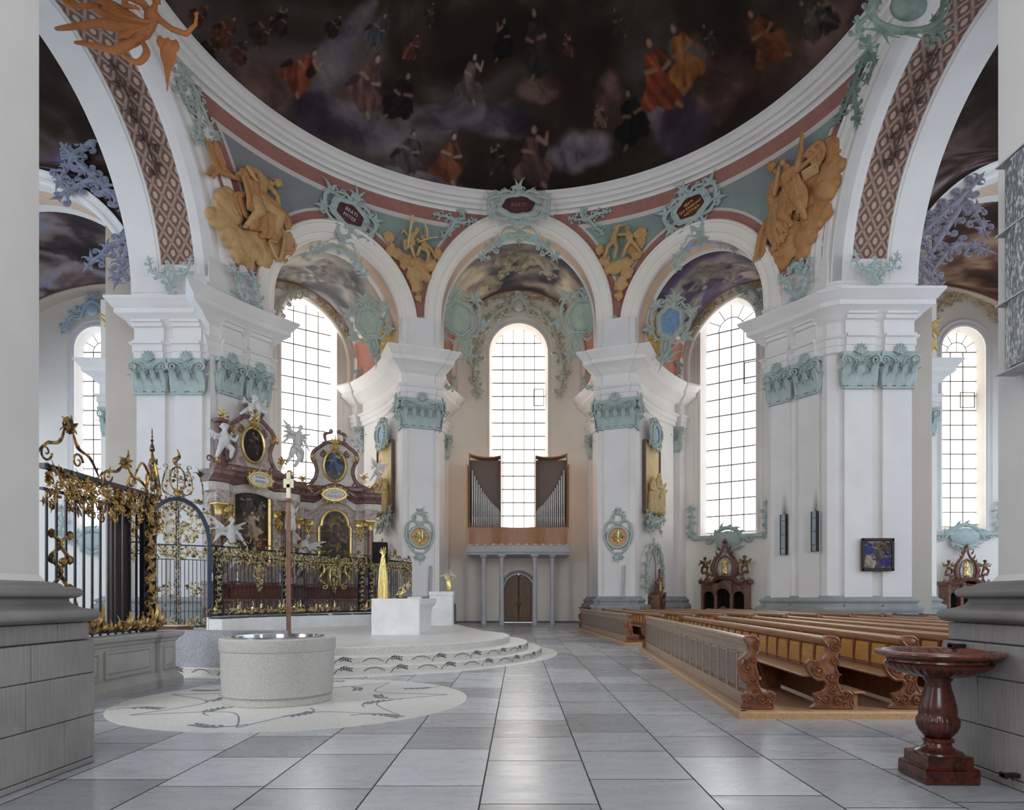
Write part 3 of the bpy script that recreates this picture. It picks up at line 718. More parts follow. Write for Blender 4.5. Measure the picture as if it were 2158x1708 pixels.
def bayvault(i, L, B, A, kb, stops, seed, bandcol, name):
    """painted barrel from the back of the arch to the outer wall"""
    p0, a, z0 = ARCH[i]; lat = np.array([A[1], -A[0], 0.0]); nr = 46
    ts = np.linspace(0, 1, nr); rows = []
    for t in ts:
        k = lerp(1.03, kb, t); s = L[:, 0]*k; z = z0+(L[:, 1]-z0)*np.where(L[:, 1] > z0, lerp(1.03, 1.06 if i == 0 else 1.2, t), 1)
        ax1 = np.sqrt(RO**2-s**2)+.02; axf = (B-np.array([0, CY, 0.0])) @ A-.03; ax = axf+(ax1-axf)*t
        rows.append(np.stack([ax*A[0]+s*lat[0], CY+ax*A[1]+s*lat[1], z], -1))
    G = np.stack(rows, 0)
    n = len(L); ang = np.degrees(np.arctan2(L[:, 1]-z0, L[:, 0])); Am = np.repeat(ang[None, :], nr, 0); Tm = np.repeat(ts[:, None], n, 1)
    # finer sampling for the paint
    G2 = np.stack([np.stack([np.interp(np.linspace(0, n-1, 150), np.arange(n), G[r, :, k]) for k in range(3)], -1) for r in range(nr)], 0)
    A2 = np.repeat(np.interp(np.linspace(0, n-1, 150), np.arange(n), ang)[None, :], nr, 0); T2 = np.repeat(ts[:, None], 150, 1)
    x = A2/90*a*1.6; y = T2*6
    c = clouds(x, y, stops, .55, seed)
    rng = random.Random(seed)
    for q in range(5):
        fx = rng.uniform(75, 105)+(-1)**q*rng.uniform(5, 35); col = np.array(stops[-1][1])*rng.uniform(.7, 1.1); dk = np.array(stops[0][1])*1.2
        c = painted_figure(c, x, y, fx/90*a*1.6, rng.uniform(1.0, 4.2), rng.uniform(1.8, 2.6), col*.8, col*.9, rng, rng.uniform(-.15, .15), dk*1.3, rng.choice((-1, 1)))
    e = np.minimum(A2, 180-A2)
    wall = np.array(hexc('d3cbc2')); red = np.array(hexc('a8705f')); mauve = np.array(hexc('6d565a'))
    lim = 24-4*T2
    k1 = sstep(lim-1, lim+1, e)[..., None]; c = c*k1+wall*(1-k1)
    k2 = ((e < lim-3) & (T2 > .25) & (T2 < .92))[..., None]; c = np.where(k2, red, c)
    k3 = (T2 > .93)[..., None]; c = np.where(k3, np.array(bandcol), c)
    k4 = (np.abs(T2-.9) < .025)[..., None] & (e > 20)[..., None]; c = np.where(k4, mauve, c)
    mb = MB(); mb.grid(G2, attr=c.reshape(-1, 3)); o = struct(mb.build(name, M['fresco'], smooth=180))
    # moulding where the vault meets the outer wall
    E = G[-1]; cen = np.array([0, 0, z0])
    W = -np.repeat(A[None, :], n, 0); U = []
    for s_, z_ in zip(L[:, 0], L[:, 1]): U.append(nrm(lat*s_+np.array([0, 0, 1.0])*max(z_-z0, 0)))
    m = MB(); m.sweep([(-.5, -.05), (-.5, .12), (-.42, .2), (-.3, .2), (-.26, .12), (-.1, .12), (-.06, .2), (.06, .2), (.06, -.05)], E, np.array(U), W)
    struct(m.build(trimname(), M['plaster_warm'], smooth=35))
    return E, np.array(U), W
GREY = [(0, hexc('33303a')), (.3, hexc('565058')), (.55, hexc('8a8078')), (.8, hexc('b3a58f')), (1, hexc('c7bda6'))]
MIST = [(0, hexc('4a4a4c')), (.35, hexc('6d6b69')), (.6, hexc('8f8a84')), (1, hexc('b5aea4'))]
VIOL = [(0, hexc('221b2c')), (.35, hexc('3f3550')), (.6, hexc('62566a')), (.8, hexc('857880')), (1, hexc('a2948e'))]
VEDGE = []
for i, (st, sd, nm, kb) in enumerate(((GREY, 4, 'ceiling', 1.0), (MIST, 9, 'ceiling', 1.17), (VIOL, 15, 'ceiling', 1.17))):
    VEDGE.append(bayvault(i, *FARB[i], kb, st, sd, hexc('cfc7be'), nm))

# ---- mouldings round a plan
def offs(poly, d):
    P = np.array(poly, float); n = len(P); out = []
    for i in range(n):
        a = nrm(P[i]-P[i-1]); b = nrm(P[(i+1) % n]-P[i]); na = np.array([a[1], -a[0]]); nb = np.array([b[1], -b[0]])
        m = na+nb; k = max(.35, 1+na @ nb); out.append(P[i]+d*m/k)
    return np.array(out)
def mould(mb, poly, prof, caps=True):
    mb.loft([[(x, y, z) for x, y in offs(poly, o)] for o, z in prof], True, caps)
ENT = [(.02, 12.15), (.1, 12.2), (.1, 12.45), (.15, 12.48), (.15, 12.75), (.22, 12.8), (.26, 12.9), (.05, 12.95), (.05, 13.5), (.12, 13.55), (.2, 13.62), (.28, 13.7), (.32, 13.78), (.6, 13.98), (.66, 14.02), (.66, 14.22), (.72, 14.26), (.8, 14.38), (.9, 14.5), (.95, 14.56), (.95, 14.66), (.2, 14.72)]
ATT = [(.1, 14.7), (.1, 15.1), (.16, 15.14), (.16, 15.24), (.05, 15.28)]
BASE = [(.36, 0), (.36, .95), (.3, 1.0), (.34, 1.06), (.36, 1.14), (.34, 1.22), (.28, 1.27), (.2, 1.3), (.16, 1.38), (.22, 1.44), (.24, 1.5), (.2, 1.56), (.08, 1.62), (.04, 1.72), (0, 1.72)]
def leaf3(mb, o, up, out, h, w, T=None, curl=.5):
    """an acanthus leaf: rises along up and curls forward along out"""
    up = np.array(up, float); out = np.array(out, float); sd = np.cross(up, out); o = np.array(o, float)
    prof = [(0, .03, .75), (.3, .06, 1.0), (.6, .12, .95), (.82, .24, .8), (.98, .42, .6), (1.0, .6, .42), (.9, .72, .2)]
    R = []
    for t, f, ww in prof:
        c = o+up*h*t+out*h*f*curl; q = sd*w/2*ww
        R.append([c-q, c-q*.5+out*.05*h, c+out*.02*h, c+q*.5+out*.05*h, c+q])
    mb.grid(np.array(R), T)
def spiral(cx, cy, r, turns, a0, dr=1, n=26, r1=.12):
    return [(cx+(r*(1-(1-r1)*i/n))*math.cos(a0+dr*2*PI*turns*i/n), cy+(r*(1-(1-r1)*i/n))*math.sin(a0+dr*2*PI*turns*i/n)) for i in range(n+1)]
def capital(mb, w, z0, z1, T, ends=(1, 1)):
    """corinthian face: T maps u right, v up (absolute height), w outward"""
    h = z1-z0
    mb.loft([[(-w/2, z0, 0), (w/2, z0, 0), (w/2, z0, .03), (-w/2, z0, .03)], [(-w/2+.02, z0+h*.6, -.02), (w/2-.02, z0+h*.6, -.02), (w/2-.02, z0+h*.6, .05), (-w/2+.02, z0+h*.6, .05)], [(-w/2-.04, z1-.16, -.02), (w/2+.04, z1-.16, -.02), (w/2+.04, z1-.16, .12), (-w/2-.04, z1-.16, .12)]], True, True, T)
    mb.box((0, z0+.03, .05), (w+.12, .09, .16), T)
    k = max(2, int(round(w/.5)))
    for j in range(k): leaf3(mb, ((j+.5)/k*w-w/2, z0+.08, .1), (0, 1, 0), (0, 0, 1), h*.36, w/k*.8, T, .8)
    for j in range(k+1): leaf3(mb, (j/k*w-w/2, z0+.12, .07), (0, 1, 0), (0, 0, 1), h*.6, w/k*.62, T, .75)
    for j in range(k):
        for s in (-1, 1): sp = spiral((j+.5)/k*w-w/2+s*w/k*.2, z0+h*.62, .1, 1.2, -PI/2, s, 12); mb.tube([(x, y, .16) for x, y in sp], [.035, .02], 5, T, nv=(0, 0, 1))
    for s in (-1, 1): leaf3(mb, (s*(w/2+.02), z0+.1, .0), (0, 1, 0), (s*.8, 0, .6), h*.5, .3, T, .7)
    ab = [(-w/2-.2, z1-.14, .3), (-w*.2, z1-.14, .16), (w*.2, z1-.14, .16), (w/2+.2, z1-.14, .3)]
    mb.loft([[(x, z1-.16, -.05), (x, z1-.16, d), (x, z1, d+.04), (x, z1, -.05)] for x, _, d in ab], True, True, T)
    for s in (-1, 1):
        sp = spiral(s*(w/2+.02), z1-.36, .22, 1.6, PI/2, -s, 22)
        mb.tube([(x, y, .27) for x, y in sp], [.06, .03], 6, T, nv=(0, 0, 1))
        mb.tube([(s*w*.08, z0+h*.6, .12), (s*w*.2, z0+h*.82, .2), (s*(w/2-.08), z1-.16, .26), (s*(w/2+.02), z1-.14, .27)], [.03, .06], 5, T)
        sp = spiral(s*.13, z1-.42, .12, 1.3, PI/2, s, 14); mb.tube([(x, y, .2) for x, y in sp], [.04, .02], 5, T, nv=(0, 0, 1))
    for q in range(7):
        a = PI*(q/6); mb.tube([(0, z1-.1, .22), (.2*math.cos(a), z1-.02+.22*math.sin(a), .3), (.3*math.cos(a), z1+.05+.34*math.sin(a), .24)], [.05, .05, .015], 5, T)
    mb.ball((0, z1-.06, .26), .1, 6, T)
ZC0, ZC1 = 10.62, 12.15
def edgeframe(p, q):
    """frame on a wall edge p->q of a plan (outline runs clockwise seen from above is not assumed: w points to the left-hand outside)"""
    p = np.array(p); q = np.array(q); u = nrm(q-p); m = (p+q)/2
    return frame((m[0], m[1], 0), (u[0], u[1], 0), (0, 0, 1), (u[1], -u[0], 0)), float(np.linalg.norm(q-p))
def pillar(sd):
    """free standing pillar with the concave wall that ties it to the outer wall (plan runs anticlockwise)"""
    p0 = sd*PILL; A = np.array([math.sin(p0), math.cos(p0)]); Lx = np.array([math.cos(p0), -math.sin(p0)]); c = np.array([0, CY])
    pt = lambda x, R: tuple(c+A*R+Lx*x)
    xr, xl = (2.6, -3.7) if sd > 0 else (3.7, -2.6)
    g = sgroup('wall_pillar_right' if sd > 0 else 'wall_pillar_left', (A[0]*15.0, CY+A[1]*15.0, 0))
    front = [(-1.0, 14.95), (-1.0, 14.25), (-.72, 14.25), (-.68, 14.14), (.68, 14.14), (.72, 14.25), (1.0, 14.25), (1.0, 14.95)]
    R = np.linspace(15.1, 20.9, 9)
    def side(x, s): return [(s*(.9+(abs(x)-1.5)*((r-15.1)/5.8)**2.0), r) for r in R]+[(s*(abs(x)-1.45), 20.95), (s*(abs(x)-.25), 21.35), (s*abs(x), 21.7), (s*abs(x), 22.15)]
    plan = [pt(x, r) for x, r in front[::1]]
    right = [pt(x, r) for x, r in side(xr, 1)]; left = [pt(x, r) for x, r in side(xl, -1)]
    poly = plan+right+left[::-1]
    # anticlockwise when seen from above
    ar = sum(a[0]*b[1]-b[0]*a[1] for a, b in zip(poly, poly[1:]+poly[:1]))
    if ar < 0: poly = poly[::-1]
    mb = MB(); mould(mb, poly, [(0, 1.6), (0, 12.2)]); mb.build('shaft', M['plaster'], g)
    mb = MB(); mould(mb, poly, BASE); mb.build('base', M['stone_base'], g, smooth=30)
    mb = MB(); mould(mb, poly, ENT); mould(mb, poly, [(.1, 14.6), (.1, 15.0), (.0, 15.3), (0.0, 16.5)]); mb.build('entablature', M['plaster'], g, smooth=30)
    mb = MB()
    for (a, b, w) in (((-.7, 14.14), (.7, 14.14), 1.75), ((1.0, 14.25), (1.0, 14.95), .8), ((-1.0, 14.95), (-1.0, 14.25), .8)):
        T, L = edgeframe(pt(*a), pt(*b)); capital(mb, w, ZC0, ZC1, T)
    mb.build('capital', M['teal_grey'] if False else M['teal'], g, smooth=50)
    for s, x in ((1, xr), (-1, xl)):
        a, b = (s*(abs(x)-1.45), 20.95), (s*(abs(x)-.25), 21.35)
        P, Q = pt(*a), pt(*b)
        if s < 0: P, Q = Q, P
        T, L = edgeframe(P, Q); m2 = MB(); capital(m2, L*.92, ZC0, ZC1, T); m2.build('wall_capital', M['teal'], g, smooth=50)
    mb = MB()
    T, L = edgeframe(pt(-.68, 14.14), pt(.68, 14.14))
    for (x0, x1, z0, z1) in ((-.62, -.58, 1.9, 10.5), (.58, .62, 1.9, 10.5)): mb.box(((x0+x1)/2, (z0+z1)/2, .005), (.04, z1-z0, .02), T)
    mb.build('panel_fillet', M['plaster'], g)
    return g, pt
PIL = {s: pillar(s) for s in (-1, 1)}
def pier(sd):
    yj = 29.05 if sd > 0 else 29.9
    c0 = (0.0, CY)
    def arcp(p, R): return (R*math.sin(p), CY+R*math.cos(p))
    P = []; caps = []
    def pil(pa, pb):
        k = 5
        P.append(arcp(pa, 15.05)); a = len(P)
        for i in range(k+1): P.append(arcp(lerp(pa, pb, i/k), 14.88))
        P.append(arcp(pb, 15.05)); caps.append(('arc', pa, pb))
    P.append(arcp(rad(51.6), 17.6)); P.append(arcp(rad(51.6), 15.05))
    pil(rad(52.6), rad(56.4)); pil(rad(58.2), rad(62.0))
    P.append(arcp(rad(62.6), 15.05)); P.append(arcp(rad(62.6), 14.95)); P.append(arcp(rad(63.6), 14.95))
    xj = 13.72
    P += [(xj, yj+.1), (xj, yj+.12), (xj+.3, yj+.12), (xj+.3, yj-.06), (xj+1.5, yj-.06), (xj+1.5, yj+.12), (xj+1.95, yj+.12), (xj+1.95, yj-.06), (xj+3.2, yj-.06), (xj+3.2, yj+2.6), (xj+3.2, yj+2.9), (xj-.5, yj+3.6)]
    # remove duplicates closer than 4 cm
    S = [arcp(rad(51.6), 17.6)]+[arcp(rad(51.6+12.0*i/8), 14.95) for i in range(9)]+[(xj, yj), (xj+3.2, yj), (xj+3.2, yj+2.9), (xj-.5, yj+3.6)]
    Q = []
    for p in P:
        if not Q or math.hypot(p[0]-Q[-1][0], p[1]-Q[-1][1]) > .04: Q.append(p)
    if sd < 0: Q = [(-x, y) for x, y in Q]; S = [(-x, y) for x, y in S]
    ar = sum(a[0]*b[1]-b[0]*a[1] for a, b in zip(Q, Q[1:]+Q[:1]))
    if ar < 0: Q = Q[::-1]; S = S[::-1]
    g = sgroup('wall_pier_right' if sd > 0 else 'wall_pier_left', (sd*15, yj+1.5, 0))
    mb = MB(); mould(mb, Q, [(0, 1.6), (0, 12.2)]); mb.build('shaft', M['plaster'], g)
    mb = MB(); mould(mb, S, BASE); eb = MB(); mould(eb, S, ENT); mould(eb, S, ATT+[(.05, 16.4)])
    def resault(T, L):
        w = L+.3
        mb.box((0, .5, .2), (w+.3, 1.0, .4), T); mb.box((0, 1.2, .1), (w+.15, .3, .35), T)
        for z0, z1, d in ((12.17, 12.46, .2), (12.46, 12.78, .25), (12.78, 12.92, .36), (12.92, 13.55, .14), (13.55, 13.72, .3), (13.72, 13.82, .42)): eb.box((0, (z0+z1)/2, d/2-.1), (w, z1-z0, d+.2), T)
    for (k, pa, pb) in caps:
        a, b = arcp(pa, 14.86), arcp(pb, 14.86)
        if sd < 0: a, b = (-b[0], b[1]), (-a[0], a[1])
        T, L = edgeframe(a, b); resault(T, L-.25)
        m = MB(); capital(m, L, ZC0, ZC1, T); m.build('capital', M['teal'], g, smooth=50)
    for x0, x1 in ((xj+.3, xj+1.5), (xj+1.95, xj+3.2)):
        a, b = (x0, yj-.06), (x1, yj-.06)
        if sd < 0: a, b = (-x1, yj-.06), (-x0, yj-.06)
        T, L = edgeframe(a, b); resault(T, L-.25); m = MB(); capital(m, L, ZC0, ZC1, T); m.build('capital', M['teal'], g, smooth=50)
    mb.build('base', M['stone_base'], g, smooth=30); eb.build('entablature', M['plaster'], g, smooth=30)
    # transverse wall at the end of the outer bay, with its own pilaster
    x0, x1 = sd*21.3, sd*23.2; xa, xb = min(x0, x1), max(x0, x1); ya = 37.4
    t = [(xa, ya), (xb, ya), (xb, 44.6), (xa, 44.6)]
    h = sgroup('wall_spur_right' if sd > 0 else 'wall_spur_left', ((xa+xb)/2, 41, 0))
    mb = MB(); mould(mb, t, [(0, 0), (0, 12.2)]); mould(mb, t, [(.0, 14.6), (0, 18.2)]); mb.build('shaft', M['plaster_warm'], h)
    mb = MB(); mould(mb, t, BASE); mb.build('base', M['stone_base'], h, smooth=30)
    mb = MB(); mould(mb, t, ENT); mb.build('entablature', M['plaster'], h, smooth=30)
    T, L = edgeframe((xa+.2, ya-.02), (xb-.2, ya-.02)); m = MB(); capital(m, L, ZC0, ZC1, T); m.build('capital', M['teal'], h, smooth=50)
    return yj
YJ = {s: pier(s) for s in (-1, 1)}
# ---- nave beyond the big arches: arcade wall, painted vault, aisle vault
def nave(sd):
    yj = YJ[sd]; yw = yj+.5; xa = 16.9; n = 40
    cx, r, z0 = sd*(xa+6.1), 5.75, 14.75
    BRN = [(0, hexc('1d1510')), (.4, hexc('30241b')), (.65, hexc('4a3b33')), (.85, hexc('5c4d55')), (1, hexc('6a66a0'))] if sd < 0 else [(0, hexc('241a14')), (.4, hexc('3a2c23')), (.65, hexc('5a4740')), (.85, hexc('6d5a58')), (1, hexc('8b7f88'))]
    # wall above the arcade + cove + crown as one painted sheet, x along the nave
    xs = np.linspace(xa-.02, xa+17, 90); L = []
    yc = BIG[sd][0]
    th = np.linspace(0, PI/2, 34); prof = [(yw+.02, z) for z in np.linspace(14.7, 21.4, 24)]+[(yc+(yw-yc)*math.cos(t), 21.4+1.9*math.sin(t)) for t in th[1:]]
    prof = np.array(prof)
    G = np.stack([np.stack([np.full(len(prof), sd*x), prof[:, 0], prof[:, 1]], -1) for x in xs], 0)
    low = np.sqrt(np.maximum((r+.55)**2-(sd*xs-cx)**2, 0))+z0
    k = (prof[:, 0] > yw-.01)
    for i in range(len(xs)):
        zl = max(low[i] if abs(sd*xs[i]-cx) < r+.55 else 14.7, 14.7); m = G[i, k, 2]
        G[i, k, 2] = zl+(21.4-zl)*np.linspace(0, 1, k.sum())
    s = np.concatenate([[0], np.cumsum(np.linalg.norm(np.diff(prof, axis=0), axis=1))])
    Xp = np.repeat(xs[:, None], len(prof), 1); Sp = np.repeat(s[None, :], len(xs), 0)
    c = clouds(Xp, Sp, BRN, .6, 33+sd)
    mb = MB(); mb.grid(G, attr=c.reshape(-1, 3)); struct(mb.build('ceiling', M['fresco'], smooth=180))
    # arcade arch
    g = sgroup(trimname(), (cx, yw, z0)); a = np.linspace(0, PI, n+1)
    P = np.stack([cx+r*np.cos(a), np.full(n+1, yw), z0+r*np.sin(a)], -1); U = np.stack([np.cos(a), 0*a, np.sin(a)], -1)
    mb = MB(); mb.sweep([(0, -.3), (0, .06), (.06, .12), (.2, .12), (.24, .06), (.44, .06), (.48, .14), (.58, .14), (.6, -.3)], P, U, (0, -1.0, 0)); mb.build('archivolt', M['plaster'], g, smooth=30)
    ys = [yw+.28, yw+.7, yw+.72, yw+2.0, yw+2.02, yw+2.5]; o = [0, 0, .05, .05, 0, 0]
    G = np.stack([np.stack([cx+(r+q)*np.cos(a), np.full(n+1, y), z0+(r+q)*np.sin(a)], -1) for y, q in zip(ys, o)], 0)
    mb = MB(); mb.grid(G[:3]); mb.grid(G[3:]); mb.build('soffit_border', M['plaster'], g, smooth=40)
    at2 = np.stack([np.stack([np.full(n+1, v), r*a/20, 0*a], -1) for v in (.02, .4)], 0)
    mb = MB(); mb.grid(G[2:4], attr=at2.reshape(-1, 3)); mb.build('soffit_lattice', M['lattice_pale'], g, smooth=40)
    # aisle barrel running outwards
    ax = sd*26.0; ar = 9.2; az = 15.0
    A2 = np.linspace(0, PI, 110); ysv = np.linspace(yw+2.4, YA+.02, 60)
    G = np.stack([np.stack([ax+ar*np.cos(A2), np.full(110, y), az+6.9*np.sin(A2)], -1) for y in ysv], 0)
    RED = [(0, hexc('2a1a18')), (.35, hexc('4c332c')), (.55, hexc('7a5a4a')), (.8, hexc('a58a72')), (1, hexc('c9b59a'))] if sd > 0 else [(0, hexc('231a1e')), (.35, hexc('43353a')), (.55, hexc('6a5a5c')), (.8, hexc('8d8284')), (1, hexc('7c86bb'))]
    Xp = np.repeat((A2*ar)[None, :], 60, 0); Yp = np.repeat(ysv[:, None], 110, 1)
    c = clouds(Xp, Yp, RED, .5, 51+sd)
    e = YA-Yp; c = np.where((e < 1.0)[..., None], np.array(hexc('d6c8b8')), c); c = np.where((np.abs(e-1.15) < .16)[..., None], np.array(hexc('5d3c34')), c)
    mb = MB(); mb.grid(G, attr=c.reshape(-1, 3)); struct(mb.build('ceiling', M['fresco'], smooth=180))
    # flat infill between the vaults and over the spur wall (keeps daylight out)
    mb = MB(); mb.box((sd*30, 38, 23.6), (30, 16, .2)); mb.box((sd*27, 22, 24.2), (24, 18, .2)); struct(mb.build('ceiling', M['plaster']))
for s in (-1, 1): nave(s)
# ---- wall behind the camera; unseen near bay windows set low to dim the ring
def nearwall():
    R2 = 24.6; w = rad(35)
    wallcols('wall_near', M['plaster_warm'], lambda s, z: pol(R2, PI+s/R2, z), -R2*rad(62), R2*rad(62), 0, 24,
             [(0, 2.1, 2.6, 10.5), (-R2*w, 2.1, 2.6, 10.5), (R2*w, 2.1, 2.6, 10.5)])
    for k, p in ((6, PI), (7, PI-w), (8, PI+w)):
        window(k, frame(pol(R2, p, 0), (math.cos(p), -math.sin(p), 0), (0, 0, 1), (-math.sin(p), -math.cos(p), 0)), 1.82, 2.8, 10.5, None, strength=NEARW[k-6], cols=5, rows=12, col=(.9, .95, 1.0))
    mb = MB()
    mb.box((0, 2, 22.6), (34, 11, .2)); mb.box((0, -1, 23.8), (46, 3, .2)); struct(mb.build('ceiling', M['plaster']))
NEARW = (6.0, 12.0, 12.0)
nearwall()
# ---- near pillars either side of the camera
def nearpillar(sd):
    x0 = 4.15; y1 = 6.6; y0 = 3.6; xo = 7.4
    g = sgroup('wall_pillar_near_right' if sd > 0 else 'wall_pillar_near_left', (sd*5.6, 5.1, 0))
    rect = lambda i: [(sd*(x0+i), y0+i), (sd*(xo-i), y0+i), (sd*(xo-i), y1-i), (sd*(x0+i), y1-i)][::sd]
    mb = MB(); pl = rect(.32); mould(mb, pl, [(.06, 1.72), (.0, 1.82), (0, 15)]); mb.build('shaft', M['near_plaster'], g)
    prof = [(-.06, 1.37), (-.06, 1.375), (-.0, 1.38), (.035, 1.4), (.055, 1.43), (.055, 1.465), (.03, 1.495), (-.03, 1.505), (-.06, 1.515), (-.11, 1.545), (-.13, 1.575), (-.13, 1.6), (-.08, 1.61), (-.06, 1.625), (-.05, 1.655), (-.06, 1.69), (-.1, 1.71), (-.16, 1.715), (-.18, 1.74), (-.25, 1.76)]
    mb = MB(); mould(mb, rect(.02), prof); mb.build('base', M['moulded'], g, smooth=50)
    # ashlar plinth: courses of tooled blocks
    rng = random.Random(5+sd); mb = MB(); mb.mat = 1
    mould(mb, rect(.012), [(0, .0), (0, 1.2), (-.06, 1.2), (-.06, 1.375)]); mb.mat = 0
    zs = [0.0, .06, .47, .88, 1.2, 1.375] if sd < 0 else [0, .08, .46, .9, 1.2, 1.375]
    for a, b, in zip(zs[:-1], zs[1:]):
        y = y0
        while y < y1-.01:
            e = min(y+rng.uniform(.55, 1.15), y1)
            if y1-e < .3: e = y1
            mb.box((sd*(x0+.1+(.055 if b > 1.21 else 0)), (y+e)/2, (a+b)/2), (.2, e-y-.008, b-a-.008), bev=.008); y = e
        x = x0+.2
        while x < xo-.01:
            e = min(x+rng.uniform(.6, 1.1), xo)
            mb.box((sd*(x+e)/2, y1-.1, (a+b)/2), (e-x-.008, .2, b-a-.008), bev=.008); x = e
    mb.build('plinth', [M['ashlar'], M['ashlar_gap']], g)
M['near_plaster'] = flat('shaded_white_plaster', hexc('c9c5c1'), hexc('d3cfcb'), .8, .85, bump=.05, bscale=8, spec=.2)  # the white plaster again, darkened: shade of the near shafts in the colour
for s in (-1, 1): nearpillar(s)
# ---------------------------------------------------------------- stucco ornament
def ray(px, py): return np.array([(px-CXP)/F, 1.0, (HYP-py)/F])
def hit(px, py, radius, y0=CY, y1=60):
    d = ray(px, py); o = np.array([0, 0, CH])
    f = lambda t: math.hypot(d[0]*t, t-CY)-float(radius(CH+d[2]*t))
    a, b = y0, y1
    for _ in range(60):
        m = (a+b)/2
        if f(m) < 0: a = m
        else: b = m
    return o+d*a
def on_drum(px, py, out=0.0):
    p = hit(px, py, rs); ph = math.atan2(p[0], p[1]-CY); T = drumframe(ph, p[2], out)
    return T, p[1]/F
def on_far(px, py, out=0.0, R=RO):
    p = hit(px, py, lambda z: R); ph = math.atan2(p[0], p[1]-CY); return wallframe(ph, R-out, p[2]), p[1]/F
def on_plane(px, py, Y, out=0.0):
    return frame(np.array(at(px, py, Y))-np.array([0, out, 0]), (1, 0, 0), (0, 0, 1), (0, -1, 0)), Y/F
def tilt(T, a):
    """turn a frame about its own normal (anticlockwise in view)"""
    R = np.eye(4); R[:3, :3] = rot(a); return T @ R
def pxframe(T, s, px=None):
    """local units become photo pixels of size s, stretched for foreshortening"""
    u = T[:3, 0]; d = nrm((T[0, 3], T[1, 3], 0)); k = abs(u[0]*d[1]-u[1]*d[0]); M4 = T.copy()
    M4[:3, 0] *= s/max(k, .55); M4[:3, 1] *= s; M4[:3, 2] *= s
    return M4
def bez(p, n=10):
    """smooth curve through points"""
    p = np.array(p, float); k = len(p)
    if k < 3: return [tuple(lerp(p[0], p[1], i/n)) for i in range(n+1)]
    t = np.linspace(0, k-1, n*(k-1)+1); out = []
    for x in t:
        i = min(int(x), k-2); f = x-i
        a, b, c, d = p[max(i-1, 0)], p[i], p[i+1], p[min(i+2, k-1)]
        out.append(tuple(.5*((2*b)+(c-a)*f+(2*a-5*b+4*c-d)*f*f+(3*b-a-3*c+d)*f**3)))
    return out
def leaf(mb, T, p, ang, L, w, curl=1.0, out=.25):
    """curved acanthus blade in the uv plane starting at p"""
    n = 7; a = ang; x, y = p[0], p[1]; z0 = p[2] if len(p) > 2 else 0; R = []
    for i in range(n+1):
        t = i/n; ww = w*(.35+.9*math.sin(PI*min(t*1.15+.12, 1)))*(1-t*.55) if i < n else w*.08
        nx, ny = -math.sin(a), math.cos(a); z = z0+L*out*math.sin(PI*t*.8)
        R.append([(x-nx*ww/2, y-ny*ww/2, z*.8), (x-nx*ww*.25, y-ny*ww*.25, z+ww*.22), (x, y, z+ww*.08), (x+nx*ww*.25, y+ny*ww*.25, z+ww*.22), (x+nx*ww/2, y+ny*ww/2, z*.8)])
        x += math.cos(a)*L/n; y += math.sin(a)*L/n; a += curl/n*(.4+1.4*t)
    mb.grid(np.array(R), T)
def spray(mb, T, p, ang, L, w, k=4, spread=1.2, rng=random):
    for i in range(k):
        f = (i/(k-1)-.5) if k > 1 else 0
        leaf(mb, T, p, ang+f*spread, L*(1-.5*abs(f)+rng.uniform(-.12, .12)), w*.85, f*4.2+rng.uniform(-.6, .6))
def volute(mb, T, p, r, a0, dr, th, turns=1.4, z=0.0, end=.45):
    c = (p[0]-r*math.cos(a0), p[1]-r*math.sin(a0)); pts = spiral(c[0], c[1], r, turns, a0, dr, int(16*turns)+4)
    mb.tube([(x, y, z+th*.5+th*.6*i/len(pts)) for i, (x, y) in enumerate(pts)], [th, th*end], 6, T, nv=(0, 0, 1))
def ccurve(mb, T, pts, th, z=0.0, vol=.0, ridge=True, leaves=0, rng=random, side=1):
    P = bez(pts, 8); n = len(P)
    Z = [(x, y, z+th*.6+th*.5*math.sin(PI*i/(n-1))) for i, (x, y) in enumerate([q[:2] for q in P])]
    mb.tube(Z, [th*.45, th, th, th*.5], 6, T, nv=(0, 0, 1))
    for e, q, sgn in ((0, 1, -1), (-1, -2, 1)):
        if vol <= 0: break
        a = P[e]; b = P[q]; d = math.atan2(a[1]-b[1], a[0]-b[0])
        # curl keeps turning the way the curve bends
        m = P[n//2]; cr = (m[0]-P[0][0])*(P[-1][1]-P[0][1])-(m[1]-P[0][1])*(P[-1][0]-P[0][0]); s = 1 if cr < 0 else -1
        s = s if e == -1 else -s
        volute(mb, T, a, vol, d-s*PI/2, s, th*.55, 1.25, z)
    for i in range(leaves):
        k = int((i+.5)/leaves*(n-1)); k2 = min(k+1, n-1); d = math.atan2(P[k2][1]-P[k-1][1], P[k2][0]-P[k-1][0])
        leaf(mb, T, (P[k][0], P[k][1], z+th*.5), d+side*rng.uniform(.5, 1.1), th*rng.uniform(3.0, 4.6), th*1.3, -side*rng.uniform(.4, 1.4))
